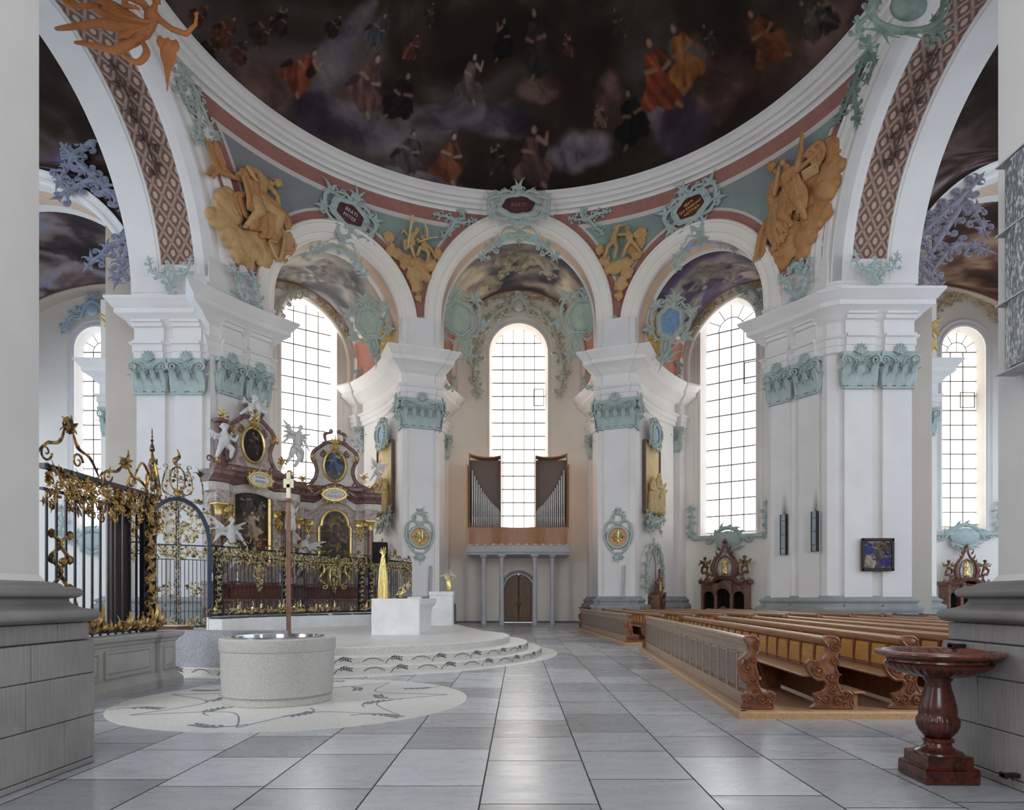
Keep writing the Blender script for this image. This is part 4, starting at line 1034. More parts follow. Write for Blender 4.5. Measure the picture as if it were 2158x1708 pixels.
def scrollwork(mb, T, spine, size, seed, dens=1.0, th=None):
    """rocaille along a spine: stem, alternating C scrolls and leaf sprays"""
    rng = random.Random(seed); th = th or size*.16; P = bez(spine, 8); n = len(P)
    mb.tube([(x, y, th*.7+th*.4*math.sin(i*1.1)) for i, (x, y) in enumerate([q[:2] for q in P])], [th*.6, th*1.1, th*1.1, th*.5], 6, T, nv=(0, 0, 1))
    L = sum(math.hypot(P[i+1][0]-P[i][0], P[i+1][1]-P[i][1]) for i in range(n-1)); k = max(2, int(L/size*1.9*dens))
    for i in range(k):
        j = min(int((i+.5)/k*(n-1)), n-2); p = P[j]; d = math.atan2(P[j+1][1]-p[1], P[j+1][0]-p[0]); s = 1 if i % 2 else -1
        a = d+s*rng.uniform(.6, 1.2); r = size*rng.uniform(.22, .34)
        e = (p[0]+math.cos(a)*r*1.5, p[1]+math.sin(a)*r*1.5)
        ccurve(mb, T, [p[:2], (p[0]+math.cos(d)*r*.7+math.cos(a)*r*.4, p[1]+math.sin(d)*r*.7+math.sin(a)*r*.4), e], th*.7, 0, 0)
        volute(mb, T, e, r*.62, a-s*PI/2, s, th*.62, 1.35)
        spray(mb, T, (p[0], p[1], th*.5), d-s*rng.uniform(.3, 1.0), size*rng.uniform(.55, .9), size*.28, rng.choice((2, 3, 3, 4)), 1.1, rng)
    d = math.atan2(P[-1][1]-P[-2][1], P[-1][0]-P[-2][0]); spray(mb, T, P[-1][:2], d, size*.85, size*.28, 4, 1.5, rng)
    d = math.atan2(P[0][1]-P[1][1], P[0][0]-P[1][0]); spray(mb, T, P[0][:2], d, size*.7, size*.28, 3, 1.5, rng)
def lettering(lines, size, T, parent, mat, name='lettering', gap=1.25, sx=1.0):
    vv = []; ff = []; nb = 0
    for i, ln in enumerate(lines):
        cu = bpy.data.curves.new('t', 'FONT'); cu.body = ln; cu.align_x = 'CENTER'; cu.align_y = 'CENTER'; cu.size = size; cu.extrude = size*.05; cu.resolution_u = 3; cu.space_character = 1.15
        o = bpy.data.objects.new('t', cu); C.objects.link(o); dg = bpy.context.evaluated_depsgraph_get()
        me = bpy.data.meshes.new_from_object(o.evaluated_get(dg)); y = ((len(lines)-1)/2-i)*size*gap
        vv += [(v.co.x*sx, v.co.y+y, v.co.z) for v in me.vertices]; ff += [tuple(k+nb for k in p.vertices) for p in me.polygons]; nb = len(vv)
        bpy.data.objects.remove(o); bpy.data.curves.remove(cu); bpy.data.meshes.remove(me)
    mb = MB(T); mb.add(vv, ff); return mb.build(name, mat, parent)
def wobble_oval(a, b, k=40, lob=0.06, ph=0.0, m=6):
    return [(a*(1+lob*math.cos(m*t+ph))*math.cos(t), b*(1+lob*math.cos(m*t+ph))*math.sin(t)) for t in (2*PI*i/k for i in range(k))]
def cartouche(name, label, T, a, b, field, frame_mat, seed, text=None, tsize=None, tcol='gold_letter', crest=1.0, drop=1.0, wings=1.0, group=None, lob=.05, th=None, field2=None):
    """shield with scalloped frame; a, b half axes of the field in local units"""
    rng = random.Random(seed); th = th or min(a, b)*.24
    o = thing(name, label, 'stucco ornament', tuple(T[:3, 3]), 0, group)
    mb = MB(T); ov = wobble_oval(a, b, 44, lob, seed); mb.loft([[(x*1.05, y*1.05, 0) for x, y in ov], [(x*.98, y*.98, th*.7) for x, y in ov], [(x*.5, y*.5, th*1.05) for x, y in ov]], True, True)
    mb.build('field', field, o, smooth=40)
    f = MB(T); k = len(ov)
    def ringtube(s_, r, z, sc=0.0):
        pts = [(x*s_, y*s_, z) for x, y in ov]+[(ov[0][0]*s_, ov[0][1]*s_, z)]
        f.tube(pts, [r*(1+sc*math.cos(i*2.1)) for i in range(k+1)], 6, nv=(0, 0, 1), cap=False)
    ringtube(1.02, th*.38, th*1.0); ringtube(1.18, th*.95, th*.6, .25); ringtube(1.36, th*.5, th*.5, .3)
    for s in (-1, 1):
        X = a*1.45
        ccurve(f, None, [(s*X*.62, b*1.15), (s*(X+th*2.2), b*.75), (s*(X+th*2.6), -b*.1), (s*(X+th*.2), -b*.85)], th*.8, 0, th*1.7, leaves=5, rng=rng, side=-s)
        ccurve(f, None, [(s*a*.3, -b*1.25), (s*a*.95, -b*1.5), (s*X*1.02, -b*1.05)], th*.7, 0, th*1.3, leaves=3, rng=rng, side=-s)
        ccurve(f, None, [(s*a*.22, b*1.25), (s*a*.7, b*1.6), (s*X*.95, b*1.2)], th*.7, 0, th*1.3, leaves=3, rng=rng, side=s)
        if wings > 0:
            spray(f, None, (s*X*1.08, b*.9), PI/2-s*.9, b*1.3*wings, b*.5, 3, 1.3, rng)
            spray(f, None, (s*X*1.12, -b*.75), -PI/2+s*1.15, b*1.25*wings, b*.5, 3, 1.3, rng)
            spray(f, None, (s*X*1.15, b*.1), (0 if s > 0 else PI), b*.8*wings, b*.4, 2, .9, rng)
    if crest > 0:
        ccurve(f, None, [(-a*.25, b*1.3), (-a*.3, b*(1.5+.4*crest)), (a*.1, b*(1.5+.55*crest)), (a*.18, b*1.4)], th*.75, 0, 0)
        spray(f, None, (0, b*(1.35+.3*crest)), PI/2, b*1.4*crest, b*.42, 4, 1.5, rng); f.ball((0, b*1.35, th), (th*1.4, th*1.6, th), 8)
    if drop > 0:
        ccurve(f, None, [(-a*.28, -b*1.2), (-a*.42, -b*(1.3+.45*drop)), (0, -b*(1.35+.85*drop)), (a*.42, -b*(1.3+.45*drop)), (a*.28, -b*1.2)], th*.85, 0, 0, leaves=5, rng=rng, side=-1)
        spray(f, None, (0, -b*(1.3+.8*drop)), -PI/2, b*.8*drop, b*.4, 3, 1.4, rng)
        for s in (-1, 1): volute(f, None, (s*a*.3, -b*1.22), b*.22, -PI/2, s, th*.55, 1.2)
    f.build('scroll_frame', frame_mat, o, smooth=60)
    if drop > 0 and field2 is not None:
        g = MB(T); g.ball((0, -b*(1.2+.45*drop), 0), (a*.26, b*.3*drop, th*.5), 12); g.build('lower_shell', field2, o, smooth=60)
    if text: lettering(text, tsize or b*.42, T @ frame((0, 0, th*1.08), (1, 0, 0), (0, 1, 0), (0, 0, 1)), o, M[tcol])
    return o
def ornament(name, label, T, spines, size, mat, seed, group=None, dens=1.0, balls=0, extra=None, leafcol=None):
    mb = MB(T)
    for i, sp in enumerate(spines): scrollwork(mb, None, sp, size, seed+i*7, dens)
    if extra: extra(mb)
    o = mb.build(name, mat, smooth=60); tag(o, label, 'stucco ornament', group)
    return o
def PT(px, py, kind='drum', out=0.0, Y=None, rot_=0.0):
    T, s = on_drum(px, py, out) if kind == 'drum' else on_far(px, py, out) if kind == 'far' else on_plane(px, py, Y, out)
    return tilt(pxframe(T, s), rot_)
# cartouches with inscriptions above the three arches
cartouche('stucco_cartouche', 'sea green cartouche reading BEATI MITES above the far arch on the left', PT(734, 456, out=.15, rot_=-.28), 29, 19, M['maroon'], M['teal'], 3, ['BEATI', 'MITES'], 9.0, 'white_fig', 1.25, 1.5, 1.15, field2=M['sky_panel'] if 'sky_panel' in M else M['teal_grey'])
cartouche('stucco_cartouche', 'grey green cartouche reading BEATI over the crown of the middle arch', PT(1093, 435, 'plane', Y=34.9), 35, 19, M['maroon'], M['teal_grey'], 5, ['BEATI'], 11.0, 'bronze_letter', 1.1, .8, .8)
cartouche('stucco_cartouche', 'sea green cartouche with three gilt lines above the far arch on the right', PT(1459, 440, out=.15, rot_=.28), 29, 19, M['brownred'], M['teal'], 9, ['BEATI', 'QUI ESURIUNT', 'IUSTITIAM'], 6.4, 'gold_letter', 1.2, 1.5, 1.15, field2=M['violet_panel'])
# ribbons under the arch crowns
def ribbon(label, p0, w, h, rot_, text, ts, mat, seed, Y):
    T = PT(p0[0], p0[1], 'plane', Y=Y, rot_=rot_); o = thing('stucco_banderole', label, 'stucco ornament', tuple(T[:3, 3]))
    mb = MB(T); n = 20; top = []
    for i in range(n+1):
        t = i/n*2-1; x = t*w; y = -h*.9*t*t+h*.12*math.sin(t*9)
        top.append([(x, y+h*.5, 0), (x, y+h*.5, 3), (x, y-h*.5, 3.5), (x, y-h*.5, 0)])
    mb.loft(top, True, True); mb.build('ribbon', mat, o, smooth=50)
    f = MB(T); rng = random.Random(seed)
    for s in (-1, 1):
        scrollwork(f, None, [(s*w*.95, -h*.9), (s*w*1.25, -h*1.3), (s*w*1.7, -h*2.5)], h*1.5, seed+s, 1.4); ccurve(f, None, [(s*w*.1, h*.6), (s*w*.5, h*1.1), (s*w*.9, h*.1)], 1.8, 0, 4, leaves=3, rng=rng)
    spray(f, None, (0, -h*.5), -PI/2, h*.9, h*.3, 5, 2.2, rng); f.build('scrolls', M['teal_grey'], o, smooth=60)
    lettering(text, ts, T @ frame((0, 0, 4.2), (1, 0, 0), (0, 1, 0), (0, 0, 1)), o, M['gold_letter'], gap=1.1)
ribbon('pale blue ribbon reading FORTITUDO ET DECOR under the middle arch', (1093, 498), 44, 17, 0, ['FORTITUDO', 'ET DECOR'], 9.5, M['ribbon_blue'], 61, 36.0)
ribbon('sea green ribbon with faint gilt letters under the far arch on the left', (718, 524), 36, 15, -.33, ['IUSTITIA'], 8, M['teal'], 62, 33.4)
ribbon('slate blue ribbon with faint letters under the far arch on the right', (1474, 508), 36, 15, .3, ['VERITAS'], 8, M['ribbon_slate'], 63, 33.4)
# open scrollwork on the pendentives and along the ring
ornament('stucco_scroll', 'sea green scroll spray beside the middle cartouche, on its left', PT(962, 468, out=.1, rot_=-.1), [[(-44, 2), (-18, 3), (6, -2), (36, 8)], [(-2, 0), (-10, -16), (-22, -34)], [(4, 0), (14, 12), (4, 24)]], 15, M['teal'], 21)
ornament('stucco_scroll', 'sea green scroll spray beside the middle cartouche, on its right', PT(1240, 462, out=.1, rot_=.1), [[(44, 2), (18, 3), (-6, -2), (-36, 8)], [(2, 0), (10, -16), (24, -34)], [(-4, 0), (-14, 10), (-6, 20)]], 15, M['teal'], 22)
ornament('stucco_scroll', 'grey green scroll where the ring meets the great arch on the left', PT(408, 202, out=.1), [[(-46, 50), (-34, 18), (-8, 12), (16, -14), (46, -40)], [(0, -4), (12, -34), (20, -72)], [(-20, 18), (-30, -6), (-14, -22)]], 22, M['teal_grey'], 23)
ornament('stucco_scroll', 'dull green scroll where the ring meets the great arch on the right', PT(1812, 160, out=.1), [[(26, 60), (22, 22), (2, 0), (-24, -28), (-46, -44)], [(-6, -8), (-12, -40), (-14, -80)], [(14, 20), (34, 2), (18, -22)]], 22, M['teal_dark'], 24)
ornament('stucco_drop', 'bright sea green pierced drop at the foot of the left pendentive', PT(506, 608, out=.45), [[(-28, 26), (-12, 8), (-14, -14), (2, -36), (22, -34)], [(10, 30), (16, 6), (24, -14), (20, -34)], [(-10, 18), (2, 24), (10, 14)]], 19, M['teal'], 25)
ornament('stucco_drop', 'sea green pierced drop at the foot of the right pendentive', PT(1690, 594, out=.45), [[(-26, 16), (-14, 0), (-8, -22), (6, -38)], [(26, 26), (18, 4), (20, -16), (4, -36)], [(-8, 22), (4, 30), (12, 14)]], 19, M['teal'], 26)
for px, lab in ((358, 'pale blue grey pierced crest at the foot of the left lattice band'), (1846, 'sea green pierced crest at the foot of the right lattice band')):
    sd = -1 if px < CXP else 1
    ornament('stucco_crest', lab, PT(px, 576 if sd < 0 else 566, 'plane', Y=29.3 if sd < 0 else 28.5), [[(-38, 26), (-32, 2), (-10, -6), (0, -24), (2, -42)], [(38, 26), (32, 2), (10, -6), (0, -24)], [(-12, 0), (0, 16), (12, 0)]], 19, M['teal_grey'] if sd < 0 else M['teal'], 27+sd)
for px, py, lab in ((889, 702, 'small green leaf pendant above the left free standing pillar'), (1297, 698, 'small green leaf pendant above the right free standing pillar')):
    ornament('stucco_pendant', lab, PT(px, py, out=.1), [[(0, 26), (-5, 8), (-7, -10), (0, -32)], [(2, 16), (9, 0), (5, -16)]], 13, M['teal_grey'], 31+px % 5)
T = PT(1910, 26, 'plane', Y=19.5)
def mask(mb):
    mb.ball((0, 6, 8), (34, 30, 16), 16); ccurve(mb, None, [(-62, 30), (-56, -26), (0, -46), (52, -28), (64, 20)], 7, 0, 9, leaves=9, side=-1)
    spray(mb, None, (-40, -34), -2.2, 50, 14, 5, 1.6); spray(mb, None, (40, -30), -.9, 50, 14, 5, 1.6); spray(mb, None, (-52, 12), 3.0, 36, 12, 4, 1.4)
ornament('stucco_mask', 'large dark green shell cartouche on the crown of the right great arch', T, [[(-60, 40), (-66, 0), (-90, -36), (-70, -70)], [(50, -20), (60, -44), (44, -64)]], 26, M['teal_dark'], 41, extra=mask)
# dark flower garland running down each lattice band is painted with leaves
for sd in (-1, 1):
    yc, a, z0 = BIG[sd]; mb = MB(); rng = random.Random(71+sd)
    for k in range(13):
        th = rad(40+k*2.6); x = sd*(15.2+rng.uniform(-.25, .25)); c = (x, yc+(a+.02)*math.cos(th), z0+(a+.02)*math.sin(th)); w = np.array([0, -math.cos(th), -math.sin(th)])
        if k % 3 == 2: continue
        fr = frame(c, (sd, 0, 0), np.cross(w, (sd, 0, 0)), w)
        spray(mb, fr, (0, 0), rng.uniform(0, 6), .32, .12, 4, 5.0, rng); mb.ball((0, 0, .08), .12, 6, fr)
    mb.tube([(sd*15.2, yc+(a-.02)*math.cos(t), z0+(a-.02)*math.sin(t)) for t in np.linspace(rad(39), rad(73), 24)], .05, 6)
    tag(mb.build('flower_garland', M['garland']), 'dark leafy garland hanging down the %s lattice band' % ('left' if sd < 0 else 'right'), 'stucco ornament')
# ---------------------------------------------------------------- modelled figures (one continuous skin each)
def skinned(name, prims, T, voxel, mat, parent=None, folds=0.0, freq=.35, seed=0, smooth_it=2, world=True, flatten=None):
    """fuse capsules ('c',p0,p1,r0,r1) and balls ('b',c,r) into one surface"""
    mb = MB()
    for p in prims:
        if p[0] == 'c': mb.cap(p[1], p[2], p[3], p[4] if len(p) > 4 else p[3], 10)
        elif p[0] == 'b': mb.ball(p[1], p[2], 12, R=p[3] if len(p) > 3 else None)
        elif p[0] == 't':
            P = bez(p[1], 6); mb.tube(P, p[2], 8, flat=p[3] if len(p) > 3 else 1.0, nv=p[4] if len(p) > 4 else (0, 0, 1))
        elif p[0] == 'm': p[1](mb)
    me = mb.mesh('tmp'); o = bpy.data.objects.new('tmp', me); C.objects.link(o)
    r = o.modifiers.new('r', 'REMESH'); r.mode = 'VOXEL'; r.voxel_size = voxel; r.use_smooth_shade = True
    sm = o.modifiers.new('s', 'SMOOTH'); sm.iterations = smooth_it; sm.factor = .5
    dg = bpy.context.evaluated_depsgraph_get(); out = bpy.data.meshes.new_from_object(o.evaluated_get(dg))
    bpy.data.objects.remove(o); bpy.data.meshes.remove(me)
    n = len(out.vertices); co = np.empty(n*3); out.vertices.foreach_get('co', co); co = co.reshape(-1, 3)
    if folds > 0:
        no = np.empty(n*3); out.vertices.foreach_get('normal', no); no = no.reshape(-1, 3)
        q = co*freq+seed*3.1; w = fbm(q[:, 0]*.35+5, q[:, 1]*.35+q[:, 2]*.2, seed, 3)
        d = np.sin(q[:, 0]*1.1+q[:, 1]*.55+w*11)*.6+np.sin(q[:, 1]*.9-q[:, 0]*.5+w*17+1)*.4
        co = co+no*(d*folds)[:, None]
    if T is not None: co = co @ T[:3, :3].T+T[:3, 3]
    out.vertices.foreach_set('co', co.ravel()); out.polygons.foreach_set('use_smooth', [True]*len(out.polygons)); out.name = name
    out.materials.clear(); out.materials.append(mat); out.update()
    return link(name, out, parent, world)
def hand(p, d, r, w=(0, 0, 1)):
    """palm, four unequal fingers and a thumb leaving its side; d = direction of the fingers"""
    p = np.array(p, float); d = nrm(d); w = np.array(w, float); s = nrm(np.cross(w, d)); P = [('c', p, p+d*r*1.5, r*.75, r*.8)]
    for i, (k, L) in enumerate(((-.75, 1.5), (-.25, 1.9), (.25, 1.75), (.75, 1.3))):
        a = p+d*r*1.8+s*k*r; b = a+d*r*L*.6+s*k*r*.2; P += [('c', a-d*r*.4, b, r*.24), ('c', b, b+d*r*L*.45+w*r*.3, r*.22, r*.18)]
    P += [('c', p+s*r*.7+d*r*.3, p+s*r*1.5+d*r*1.0, r*.3, r*.24), ('c', p+s*r*1.5+d*r*1.0, p+s*r*1.6+d*r*1.6, r*.23, r*.18)]
    return P
def face(c, r, look=(0, 0, 1), up=(0, 1, 0), hair=True, seed=1):
    """head with nose, brow, mouth, chin, ears and locks of hair"""
    c = np.array(c, float); f = nrm(look); u = nrm(np.array(up, float)-f*np.dot(up, f)); s = np.cross(u, f)
    at_ = lambda a, b, d: c+s*a*r+u*b*r+f*d*r
    P = [('c', at_(0, .18, -.05), at_(0, -.3, .12), r*.86, r*.66), ('b', at_(0, -.78, .38), r*.3), ('c', at_(0, .12, .84), at_(0, -.2, 1.02), r*.12, r*.17),
         ('c', at_(-.5, .3, .74), at_(-.12, .26, .86), r*.13), ('c', at_(.5, .3, .74), at_(.12, .26, .86), r*.13), ('b', at_(-.34, .06, .74), r*.13), ('b', at_(.34, .06, .74), r*.13),
         ('c', at_(-.22, -.5, .78), at_(.22, -.5, .78), r*.11), ('b', at_(-.86, -.02, 0), r*.2), ('b', at_(.86, -.02, 0), r*.2)]
    if hair:
        rng = random.Random(seed)
        for k in range(16):
            a = rng.uniform(-PI, PI); e = rng.uniform(.1, 1.5); v = s*math.cos(a)*math.cos(e)+(-f if math.sin(a) < 0 else f*.55)*abs(math.sin(a))*math.cos(e)+u*math.sin(e)
            P.append(('b', c+v*r*.95, r*rng.uniform(.22, .34)))
    return P
def cloudballs(L, z=6, seed=1):
    rng = random.Random(seed); P = []
    for (x, y, r) in L:
        P.append(('b', (x, y, z), (r, r, min(r*.62, 13))))
        for k in range(5):
            a = rng.uniform(0, 2*PI); q = r*rng.uniform(.35, .5); P.append(('b', (x+math.cos(a)*r*.75, y+math.sin(a)*r*.75, z+rng.uniform(-2, 4)), (q, q, q*.8)))
    return P
def loc(c0, pts): return [(x-c0[0], c0[1]-y) + tuple(r) for x, y, *r in pts]
def grp(name, label, T, group=None): return thing(name, label, 'statue', tuple(T[:3, 3]), 0, group)
def drape(pts, r, z=10, k=3, seed=0):
    """bundle of folded cloth along a path"""
    rng = random.Random(seed); P = []; k = k+3
    for i in range(k):
        o = (i-(k-1)/2)*r*.46; sw = rng.uniform(-.3, .3)*r; zz = rng.uniform(-3, 3.5)
        q = [(x+o*rng.uniform(.85, 1.1)+sw*(j % 2), y+o*.35+sw*.5*((j+1) % 2), z+zz*(1 if j else .3)) for j, (x, y) in enumerate(pts)]
        P.append(('t', q, [r*.36, r*.5, r*.46, r*.2], .9))
    return P
def corner_left():
    c0 = (520, 455); T = PT(*c0, out=.1); g = grp('stucco_figure_group', 'big ochre stucco figure leaning on clouds in the left pendentive', T); Lc = lambda *p: loc(c0, p)
    cl = Lc((476, 452, 22), (470, 492, 24), (492, 512, 22), (521, 514, 30), (555, 522, 22), (511, 542, 18), (596, 462, 20), (598, 482, 18), (575, 500, 20), (592, 507, 12), (540, 492, 24), (490, 472, 20), (530, 548, 12))
    skinned('cloud', cloudballs(cl, 4, 3), T, 1.4, M['ochre'], g, 1.0, .12, 2)
    q = lambda x, y, z=12: (x-c0[0], c0[1]-y, z)
    P = face(q(556, 371, 22), 9.5, (.5, -.1, .85), (.5, .85, 0), True, 4)+[('c', q(548, 376, 17), q(538, 380, 15), 5.5, 7), ('c', q(531, 383, 14), q(528, 400, 16), 13.5, 11.5), ('c', q(528, 400, 16), q(532, 424, 16), 11.5, 15), ('c', q(520, 373, 15), q(543, 386, 16), 8, 8),
        ('c', q(543, 384, 18), q(556, 398, 26), 5.5, 4.6), ('c', q(556, 398, 26), q(561, 416, 28), 4.6, 3.6)]+hand(q(561, 417, 28), (.1, -1, .1), 3.2)
    P += [('c', q(520, 371, 18), q(497, 378, 26), 6, 5), ('c', q(497, 378, 26), q(503, 390, 33), 5, 4)]+hand(q(503, 390, 33), (.8, -.6, .2), 3.0)
    P += [('c', q(528, 426, 18), q(566, 430, 30), 13, 10), ('c', q(566, 430, 30), q(561, 486, 20), 9.5, 6), ('c', q(520, 428, 20), q(524, 446, 32), 13, 11), ('c', q(524, 446, 32), q(508, 486, 22), 9, 5)]
    P += [('c', q(561, 486, 20), q(553, 492, 26), 4.5, 3), ('c', q(508, 486, 22), q(502, 491, 27), 4.5, 3)]
    skinned('seated_figure', P, T, .95, M['ochre'], g, .5, .5, 5)
    D = drape([q(520, 395)[:2], q(490, 402)[:2], q(458, 403)[:2], q(436, 362)[:2]], 9, 12, 3, 1)+drape([q(455, 395)[:2], q(446, 412)[:2], q(441, 428)[:2]], 9, 10, 2, 2)+drape([q(545, 425)[:2], q(552, 455)[:2], q(530, 482)[:2]], 10, 20, 4, 3)+drape([q(500, 424)[:2], q(490, 440)[:2], q(505, 470)[:2]], 7, 14, 3, 4)+drape([q(525, 450)[:2], q(530, 470)[:2], q(522, 486)[:2]], 10, 26, 3, 8)+drape([q(495, 380)[:2], q(510, 395)[:2], q(520, 415)[:2]], 8, 18, 3, 9)
    D += drape([q(515, 410)[:2], q(545, 418)[:2], q(572, 432)[:2], q(580, 452)[:2]], 11, 24, 4, 21)+drape([q(545, 440)[:2], q(556, 468)[:2], q(548, 490)[:2]], 11, 24, 4, 22)+drape([q(505, 395)[:2], q(512, 425)[:2], q(518, 452)[:2]], 10, 24, 4, 23)+drape([q(512, 372)[:2], q(498, 386)[:2], q(488, 400)[:2]], 8, 18, 3, 24)
    skinned('drapery', D, T, .9, M['orange'], g, .5, .4, 7)
    mb = MB(T); mb.tube(bez([q(568, 440, 22), q(582, 470, 22), q(583, 505, 20), (58, -62, 18), q(556, 490, 18)], 10), 4.0, 8); mb.tube(bez([q(588, 495, 16), q(608, 485, 16), q(612, 465, 14)], 8), 2.2, 6); mb.build('stole', M['ochre'], g, smooth=60)
def corner_right():
    c0 = (1690, 435); T = PT(*c0, out=.1); g = grp('stucco_figure_group', 'big orange stucco figure with raised arm before clouds in the right pendentive', T); Lc = lambda *p: loc(c0, p)
    cl = Lc((1740, 358, 14), (1758, 368, 20), (1752, 404, 24), (1737, 434, 26), (1714, 470, 28), (1692, 500, 25), (1685, 530, 15), (1656, 506, 22), (1646, 526, 16), (1636, 502, 16), (1700, 440, 26), (1718, 400, 22), (1668, 480, 22))
    skinned('cloud', cloudballs(cl, 4, 5), T, 1.4, M['orange'], g, 1.0, .12, 9)
    q = lambda x, y, z=12: (x-c0[0], c0[1]-y, z)
    P = face(q(1660, 341, 24), 9.5, (-.2, .25, .9), (-.1, 1, -.2), True, 6)+[('b', q(1655, 329, 20), 5.5), ('c', q(1664, 350, 20), q(1670, 360, 17), 5, 6), ('c', q(1680, 370, 16), q(1682, 388, 18), 13, 11), ('c', q(1682, 388, 18), q(1686, 404, 18), 11, 14), ('c', q(1671, 362, 16), q(1700, 368, 16), 8, 8),
        ('c', q(1672, 364, 20), q(1660, 396, 28), 6, 5), ('c', q(1660, 396, 28), q(1677, 360, 34), 5, 3.8)]+hand(q(1677, 360, 34), (.35, 1, .1), 3.0)
    P += [('c', q(1702, 372, 18), q(1716, 348, 24), 6.5, 5), ('c', q(1716, 348, 24), q(1721, 322, 24), 5, 3.6)]+hand(q(1721, 322, 24), (.2, 1, 0), 3.0)
    P += [('c', q(1680, 408, 22), q(1672, 444, 34), 12, 9.5), ('c', q(1672, 444, 34), q(1682, 466, 28), 8, 4.6), ('c', q(1690, 410, 22), q(1704, 440, 30), 12, 9), ('c', q(1704, 440, 30), q(1706, 470, 20), 8, 5), ('c', q(1682, 466, 28), q(1684, 474, 32), 4, 3)]
    skinned('standing_figure', P, T, .95, M['orange'], g, .5, .5, 11)
    P = face(q(1680, 344, 20), 6.5, (-.5, .2, .8), (0, 1, 0), True, 8)+[('c', q(1682, 352, 16), q(1690, 372, 14), 6, 8), ('c', q(1690, 372, 14), q(1700, 388, 14), 8, 8)]
    skinned('child_figure', P, T, .9, M['orange'], g, .2, .6, 2)
    D = drape([q(1660, 400)[:2], q(1650, 425)[:2], q(1627, 445)[:2], q(1606, 500)[:2]], 9, 16, 3, 1)+drape([q(1670, 440)[:2], q(1658, 470)[:2], q(1648, 500)[:2]], 10, 18, 3, 2)+drape([q(1672, 410)[:2], q(1668, 440)[:2], q(1676, 476)[:2]], 9, 28, 3, 3)+drape([q(1700, 405)[:2], q(1708, 432)[:2], q(1704, 458)[:2]], 9, 26, 3, 4)+drape([q(1708, 360)[:2], q(1730, 352)[:2], q(1742, 378)[:2], q(1718, 402)[:2]], 9, 16, 3, 5)
    D += drape([q(1690, 392)[:2], q(1694, 420)[:2], q(1690, 450)[:2]], 11, 30, 4, 31)+drape([q(1660, 410)[:2], q(1652, 450)[:2], q(1656, 490)[:2]], 10, 22, 4, 32)+drape([q(1660, 362)[:2], q(1650, 385)[:2], q(1652, 410)[:2]], 8, 16, 3, 33)+drape([q(1700, 372)[:2], q(1722, 372)[:2], q(1745, 362)[:2]], 8, 18, 3, 34)
    skinned('drapery', D, T, .9, M['orange'], g, .5, .4, 13)
    mb = MB(T); mb.box((q(1725, 392)[0], q(1725, 392)[1], 20), (30, 22, 3), bev=1); mb.build('open_book', M['ochre'], g)
def small_left():
    c0 = (872, 545); T = PT(*c0, out=.1); g = grp('stucco_putti_group', 'small ochre group of winged children with bow and quiver, left of the middle arch', T); Lc = lambda *p: loc(c0, p); q = lambda x, y, z=10: (x-c0[0], c0[1]-y, z)
    cl = Lc((819, 517, 12), (824, 541, 12), (838, 544, 12), (855, 554, 14), (880, 558, 17), (904, 554, 14), (920, 530, 11), (874, 580, 18), (880, 602, 13), (884, 624, 8), (896, 578, 12), (850, 566, 8))
    skinned('cloud', cloudballs(cl, 3, 7), T, 1.0, M['ochre'], g, .8, .22, 3)
    P = []
    for (hx, hy, bx, by, k1, f1, k2, f2, e, h) in ((872, 496, 860, 512, (847, 522), (849, 537), (861, 530), (869, 548), (866, 524), (856, 528)), (885, 509, 889, 522, (879, 528), (874, 543), (897, 534), (897, 552), (903, 528), (910, 540))):
        P += face(q(hx, hy, 15), 5.6, (.2, -.3, .9), (0, 1, 0), True, hx)+[('c', q((hx+bx)/2, (hy+by)/2, 13), q(bx, by, 13), 6.5, 8), ('c', q(bx, by+6, 13), q(*k1, 18), 5, 4), ('c', q(*k1, 18), q(*f1, 17), 3.8, 2.6), ('c', q(bx+2, by+6, 13), q(*k2, 18), 5, 4), ('c', q(*k2, 18), q(*f2, 17), 3.8, 2.6), ('c', q(bx+4, by-4, 14), q(*e, 18), 3.6, 3), ('c', q(*e, 18), q(*h, 20), 3, 2.2)]+hand(q(*h, 20), (0, -1, .3), 1.8)
        P += [('t', [q(bx-5, by-4, 9), q(bx-13, by-12, 8), q(bx-19, by-4, 6)], [3, 3.4, 1.2], .5)]
    skinned('winged_children', P, T, .7, M['ochre'], g, 0, 1, 1)
    mb = MB(T); mb.tube([q(853, 536, 20), q(861, 470, 16)], [2.0, 2.6], 8); mb.tube([q(855, 483, 18), q(866, 483, 18)], 1.2, 6); mb.build('quiver', M['straw'], g, smooth=60)
    mb = MB(T); mb.tube(bez([q(872, 520, 22), q(886, 513, 24), q(896, 508, 24), q(914, 502, 22)], 6), [1, 1.7, 1], 6); mb.tube(bez([q(884, 474, 16), q(891, 492, 18), q(893, 512, 20)], 6), [1.4, 2, 1.4], 6); mb.build('bow', M['straw'], g, smooth=60)
